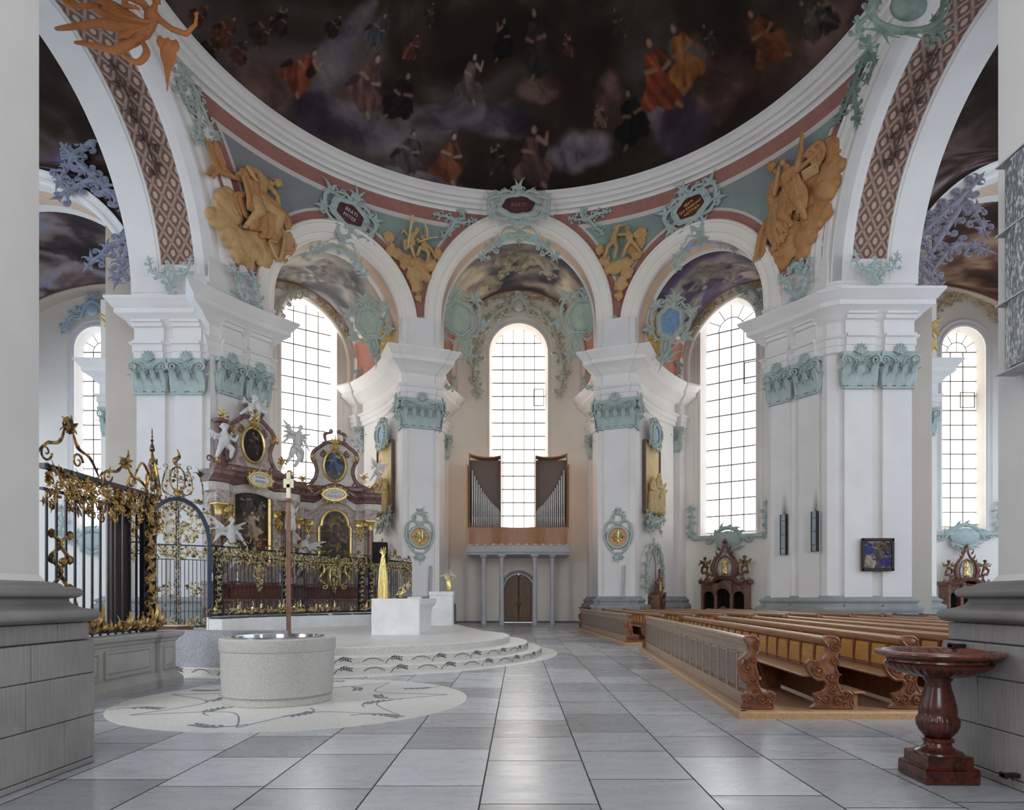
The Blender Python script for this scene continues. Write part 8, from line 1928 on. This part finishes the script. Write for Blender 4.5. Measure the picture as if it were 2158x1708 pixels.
# ---------------------------------------------------------------- confessionals
def confessional():
    g = thing('confessional', '', 'confessional', (0, 0, 0)); W, H, D = 1.42, 2.55, 1.2
    Fm = frame((0, 0, 0), (1, 0, 0), (0, 0, 1), (0, -1, 0)); rng = random.Random(3)
    mb = MB(); mb.box((0, -D/2+.1, .08), (2*W+.1, D, .16)); mb.box((0, .0, H/2), (2*W, .06, H))
    xs = [-W, -.52, .52, W]
    for x in xs: mb.box((x*.97, -D/2+.05, H/2), (.16 if abs(x) > 1 else .2, D*.9, H-.1), bev=.02)
    mb.build('body', M['conf'], g, world=False)
    fr = MB()
    for (xa, xb, zt, dep) in ((-W+.1, -.6, 2.05, D-.25), (-.45, .45, 2.22, D), (.6, W-.1, 2.05, D-.25)):
        xc, hw = (xa+xb)/2, (xb-xa)/2; T = Fm @ frame((xc, 0, dep), (1, 0, 0), (0, 1, 0), (0, 0, 1)); arc = [(hw*math.cos(PI*i/14), zt-.35+.35*math.sin(PI*i/14)) for i in range(15)]
        top = [(hw+.12, zt-.35), (hw+.12, H-.05), (-hw-.12, H-.05), (-hw-.12, zt-.35)]; fr.prism(arc[::-1]+[(hw+.0, zt-.35)]+top[0:1]+top[1:], -.06, .06, T)
        fr.tube([(x, z, .07) for x, z in arc], .04, 6, T)
        c = MB(); k = 14; pts = [(xc-hw+2*hw*i/k, -(dep-.35)+.05*math.sin(i*2.4)) for i in range(k+1)]; c.loft([[(x, y, .2), (x, y, zt)] for x, y in pts], False); c.build('curtain', M['conf_dark'], g, world=False)
        for j in range(6): volute(fr, T, (rng.uniform(-hw, hw), rng.uniform(zt+.05, H-.1)), .09, rng.uniform(0, 6), rng.choice((-1, 1)), .03, 1.3, .06)
    fr.build('carved_arches', M['conf'], g, world=False, smooth=50)
    dr = MB(); dr.box((0, -D+.08, .55), (.8, .06, .75), bev=.02); dr.prism([(-.4, .9), (.4, .9), (.3, 1.0), (.0, 1.16), (-.3, 1.0)], D-.12, D-.05, Fm); dr.build('half_door', M['conf'], g, world=False)
    cn = MB(); n = 36; R = []
    for i in range(n+1):
        x = lerp(-W-.18, W+.18, i/n); t = abs(x)/W; z = H+.28*math.exp(-(t/.42)**4)+.12*math.exp(-((t-1)/.2)**2)*.3-.12*math.exp(-((t-.72)/.22)**2); dp = D*.86+.22*math.exp(-(t/.42)**4)
        R.append([(x, .02, z-.1), (x, -dp, z-.1), (x, -dp-.06, z-.02), (x, -dp-.16, z+.06), (x, -dp-.18, z+.12), (x, .02, z+.14)])
    cn.loft(R, True, True); cn.build('cornice', M['conf'], g, world=False, smooth=40)
    cr = MB(Fm @ frame((0, 0, .75), (1, 0, 0), (0, 1, 0), (0, 0, 1))); z0 = H+.35
    for s in (-1, 1):
        cr.tube(bez([(s*.62, z0, 0), (s*.78, z0+.45, .05), (s*.62, z0+1.0, .05), (s*.3, z0+1.35, 0), (s*.1, z0+1.75, 0)], 8), [.12, .15, .12, .09, .06], 8); cr.tube(bez([(s*.42, z0, .05), (s*.52, z0+.5, .08), (s*.36, z0+1.0, .08), (0, z0+1.25, .06)], 8), .06, 6)
        for k in range(5): leaf(cr, None, (s*(.72-.1*k), z0+.35+.3*k, .08), PI/2-s*(.9-.1*k), .36, .12, s*.9)
        ccurve(cr, None, [(s*.75, z0+.05), (s*1.05, z0+.1), (s*1.25, z0-.22), (s*1.5, z0-.3)], .07, 0, .13, leaves=3, rng=rng, side=s)
        ccurve(cr, None, [(s*1.12, z0-.15), (s*1.2, z0+.25), (s*1.4, z0+.2)], .07, 0, .1)
        cr.box((s*1.28, z0+.22, 0), (.34, .1, .3), bev=.03)
    cr.prism([(-.16, z0+1.7), (.16, z0+1.7), (.1, z0+1.95), (-.1, z0+1.95)], -.1, .1); cr.ball((0, z0+2.02, 0), (.2, .06, .15), 8); spray(cr, None, (0, z0+2.02), PI/2, .32, .12, 5, 1.8, rng); cr.build('crest', M['conf'], g, world=False, smooth=50)
    bk = MB(Fm @ frame((0, 0, .68), (1, 0, 0), (0, 1, 0), (0, 0, 1))); bk.prism([(.42*math.cos(2*PI*i/20), z0+.62+.58*math.sin(2*PI*i/20)) for i in range(20)], 0, .05); bk.build('relief_ground', M['white_fig'], g, world=False)
    for (x, z, h, kind, mat, sd, nm) in ((0, z0+.15, 1.0, 'robed', 'gold_bright', 2, 'gilded_bust'), (-1.28, z0+.26, .95, 'putto', 'walnut_gilt', 3, 'carved_figure'), (1.28, z0+.26, .95, 'putto', 'walnut_gilt', 5, 'carved_figure')):
        o = bpy.data.objects.new(nm, statue_mesh(kind, sd, mat)); C.objects.link(o); o.parent = g; o.location = (x, -.82, z); o.scale = (h*1.1, h, h)
    return g
M['walnut_gilt'] = flat('parcel_gilt_walnut', hexc('4b342b'), hexc('a98a58'), 6, .4, metal=.3, lo=.45, hi=.6)
cf = confessional()
p = on_far(1536, 1290, 0, RO)[0][:3, 3]; ph = math.atan2(p[0], p[1]-CY)
cf.location = pol(RO-.12, ph, 0); cf.rotation_euler = (0, 0, -ph*.95); cf.scale = (.92, .92, 1.0); cf['label'] = 'carved walnut confessional under the right window, behind the oak pews'; cf['group'] = 'carved confessionals'
dup(cf, (29.0, YA-.15, 0), .0, 'carved walnut confessional under the aisle window, partly hidden by the near pillar', 'carved confessionals')
g0, pt = PIL[1]; q = pt(1.25, 17.9); dd = dup(cf, (q[0], q[1], 0), math.atan2(-math.sin(PILL), math.cos(PILL))+PI/2, 'small carved walnut confessional, edge on behind the right free standing pillar', 'carved confessionals'); dd.scale = (.7, .55, .66)
# ---------------------------------------------------------------- small things on the walls
def painting():
    T, s = on_plane(1845.5, 1170, YJ[1]-.06, .12); g = thing('framed_painting', 'square dark framed religious painting hanging on the right pier', 'painting', tuple(T[:3, 3])); w, h = 58*s, 58*s
    panelpaint(T @ frame((0, 0, .05), (1, 0, 0), (0, 1, 0), (0, 0, 1)), w, h, 'canvas', g, 44, 'rect', base=('1e1a2e', '3a3248', '665a5c'), figs=[(0, -.15, 1.0, '6a5a52', 'a98f7c', 0, '2c2434', 1), (-.4, -.45, .8, 'b0a290', 'c0a48c', .1, '3a3040', 1), (.42, -.4, .8, '3c3270', 'b09478', -.1, '221c3a', -1), (-.45, .1, .7, '3a4480', 'b09478', 0, '20223a', 1), (.3, .2, .6, '6a4a3a', 'b09070', 0, '2a1c1c', 1)], glow=(0, .5, .35, '8d8a94'), nx=50, ny=50)
    o = [(-w/2, -h/2), (0, -h/2), (w/2, -h/2), (w/2, 0), (w/2, h/2), (0, h/2), (-w/2, h/2), (-w/2, 0)]; mb = MB(T)
    for s_ in (-1, 1): mb.box((s_*(w/2+.05), 0, .04), (.12, h+.2, .1), bev=.02); mb.box((0, s_*(h/2+.05), .04), (w+.2, .12, .1), bev=.02)
    mb.build('frame', M['dark_wood_post'], g)
painting()
for (px, lab) in ((1656, 'narrow grey glass wall lamp on the right pier, the one nearer the window'), (1722, 'narrow grey glass wall lamp on the right pier, the one nearer the painting')):
    p = hit(px, 1128 if px < 1700 else 1121, lambda z: 14.82); ph = math.atan2(p[0], p[1]-CY); T = wallframe(ph, 14.74, p[2]); k = p[1]/F; g = thing('wall_lamp', lab, 'lamp', tuple(T[:3, 3]), 0, 'narrow lamps on the right pier'); mb = MB(T); mb.box((0, 0, .06), (13*k, 84*k, .16), bev=.04); mb.build('glass_shade', M['sconce'], g); mb = MB(T)
    for y in (-.34, .0, .34): mb.box((0, y*84*k, .1), (13.4*k, .02, .1))
    for s in (-1, 1): mb.box((s*6.2*k, 0, .06), (.03, 85*k, .17))
    mb.build('metal_frame', M['bracket'], g); mb = MB(T)
    tt = np.linspace(0, 1, 14); xx = np.linspace(-1, 1, 11); G = np.array([[(x*9*k, (41+62*t)*k, .012) for x in xx] for t in tt]); A = np.array([[(max(0, (1-t)**1.6*(1-abs(x)/(1-.45*t))*.9), 0, 0) for x in xx] for t in tt]); A = np.clip(A, 0, 1)
    mb.grid(G, attr=A.reshape(-1, 3)); mb.build('soot_mark', M['soot_fade'], g)
def sconce():
    T = frame((4.43, 5.75, 4.5), (0, -1, 0), (0, 0, 1), (-1, 0, 0)); g = thing('glass_wall_light', 'large textured clear glass wall light high on the right near pillar', 'lamp', (4.4, 5.82, 3.6))
    mb = MB(T); mb.box((0, 0, .04), (.5, 1.85, .1), bev=.01); mb.build('back_plate', M['speaker'], g)
    t = NT('rippled_clear_glass'); c = t.mapv(t.objc(), (40, 40, 16)); n = t.noise(c, 1.0, 2, .5); t.set(Base_Color=t.ramp(n, [(.45, hexc('8f949b')), (.55, hexc('bcc0c4')), (.62, hexc('f4f5f6'))]), Roughness=.15, Specular_IOR_Level=.8); t.bump(n, .8, .03)
    for i, (z0, z1) in enumerate(((-.9, -.32), (-.3, .3), (.32, .9))):
        mb = MB(T); k = 10; R = []
        for j in range(k+1): a = -PI/2+PI*j/k; R.append([(.24*math.sin(a), z0, .07+.12*math.cos(a)), (.24*math.sin(a), z1, .07+.12*math.cos(a))])
        mb.loft(R, False); mb.loft([r[::-1] for r in R], False); mb.build('glass_panel', t.m, g, smooth=60)
    mb = MB(T)
    for z in (-.92, -.31, .31, .92): mb.box((0, z, .1), (.48, .012, .19))
    mb.box((0, 0, .02), (.3, 1.85, .02)); mb.build('metal_frame', M['speaker'], g)
sconce()
for (sd, x, lab) in ((-1, .45, 'slim pale grey column loudspeaker on the left free standing pillar'), (1, .42, 'slim pale grey column loudspeaker on the right free standing pillar')):
    g0, pt = PIL[sd]; T, L = edgeframe(pt(-.68, 14.14), pt(.68, 14.14)); T = tilt(T @ frame((x, 2.5, .02), (1, 0, 0), (0, 1, 0), (0, 0, 1)), -.04); g = thing('column_speaker', lab, 'loudspeaker', tuple(T[:3, 3])); mb = MB(T); mb.box((0, 0, .07), (.12, 1.7, .12), bev=.02); mb.build('cabinet', M['speaker'], g); mb = MB(T); mb.box((0, 0, .135), (.08, 1.6, .01)); mb.build('grille', M['sconce'], g)
for (z, lab) in ((1.16, 'small dark iron bracket on the right near plinth, the upper one by the pews'), (.13, 'small dark iron bracket on the right near plinth, the lower one behind the stoup')):
    y = 6.28 if z > 1 else 5.6; mb = MB(); mb.box((4.09, y, z), (.14, .06, .035), bev=.006); mb.box((4.03, y, z), (.02, .09, .05), bev=.006); tag(mb.build('iron_bracket', M['bracket']), lab, 'bracket')
# ---------------------------------------------------------------- camera and light
cam = bpy.data.cameras.new('camera'); co = bpy.data.objects.new('camera', cam); C.objects.link(co)
co.location = (0, 0, CH); co.rotation_euler = (PI/2, 0, 0)
cam.sensor_width = 36; cam.sensor_fit = 'HORIZONTAL'; cam.lens = 36*F/2158; cam.shift_x = -(CXP-1079)/2158; cam.shift_y = (HYP-854)/2158
cam.clip_end = 300; sc.camera = co
w = bpy.data.worlds.new('World'); sc.world = w; w.use_nodes = True
bg = w.node_tree.nodes['Background']; bg.inputs[0].default_value = (.72, .84, 1.0, 1); bg.inputs[1].default_value = 1.4
def area(name, loc, rot_, sx, sy, power, col):
    l = bpy.data.lights.new(name, 'AREA'); l.shape = 'RECTANGLE'; l.size = sx; l.size_y = sy; l.energy = power; l.color = col
    o = bpy.data.objects.new(name, l); C.objects.link(o); o.location = loc; o.rotation_euler = rot_
    return o
vs = sc.view_settings
sc.display_settings.display_device = 'sRGB'; vs.view_transform = 'Standard'; vs.look = 'None'; vs.exposure = 0.42; vs.gamma = 1.0; vs.use_curve_mapping = False
sc.cycles.use_denoising = True; sc.cycles.max_bounces = 8; sc.cycles.diffuse_bounces = 5; sc.cycles.glossy_bounces = 3; sc.cycles.transmission_bounces = 4; sc.cycles.caustics_reflective = False; sc.cycles.caustics_refractive = False
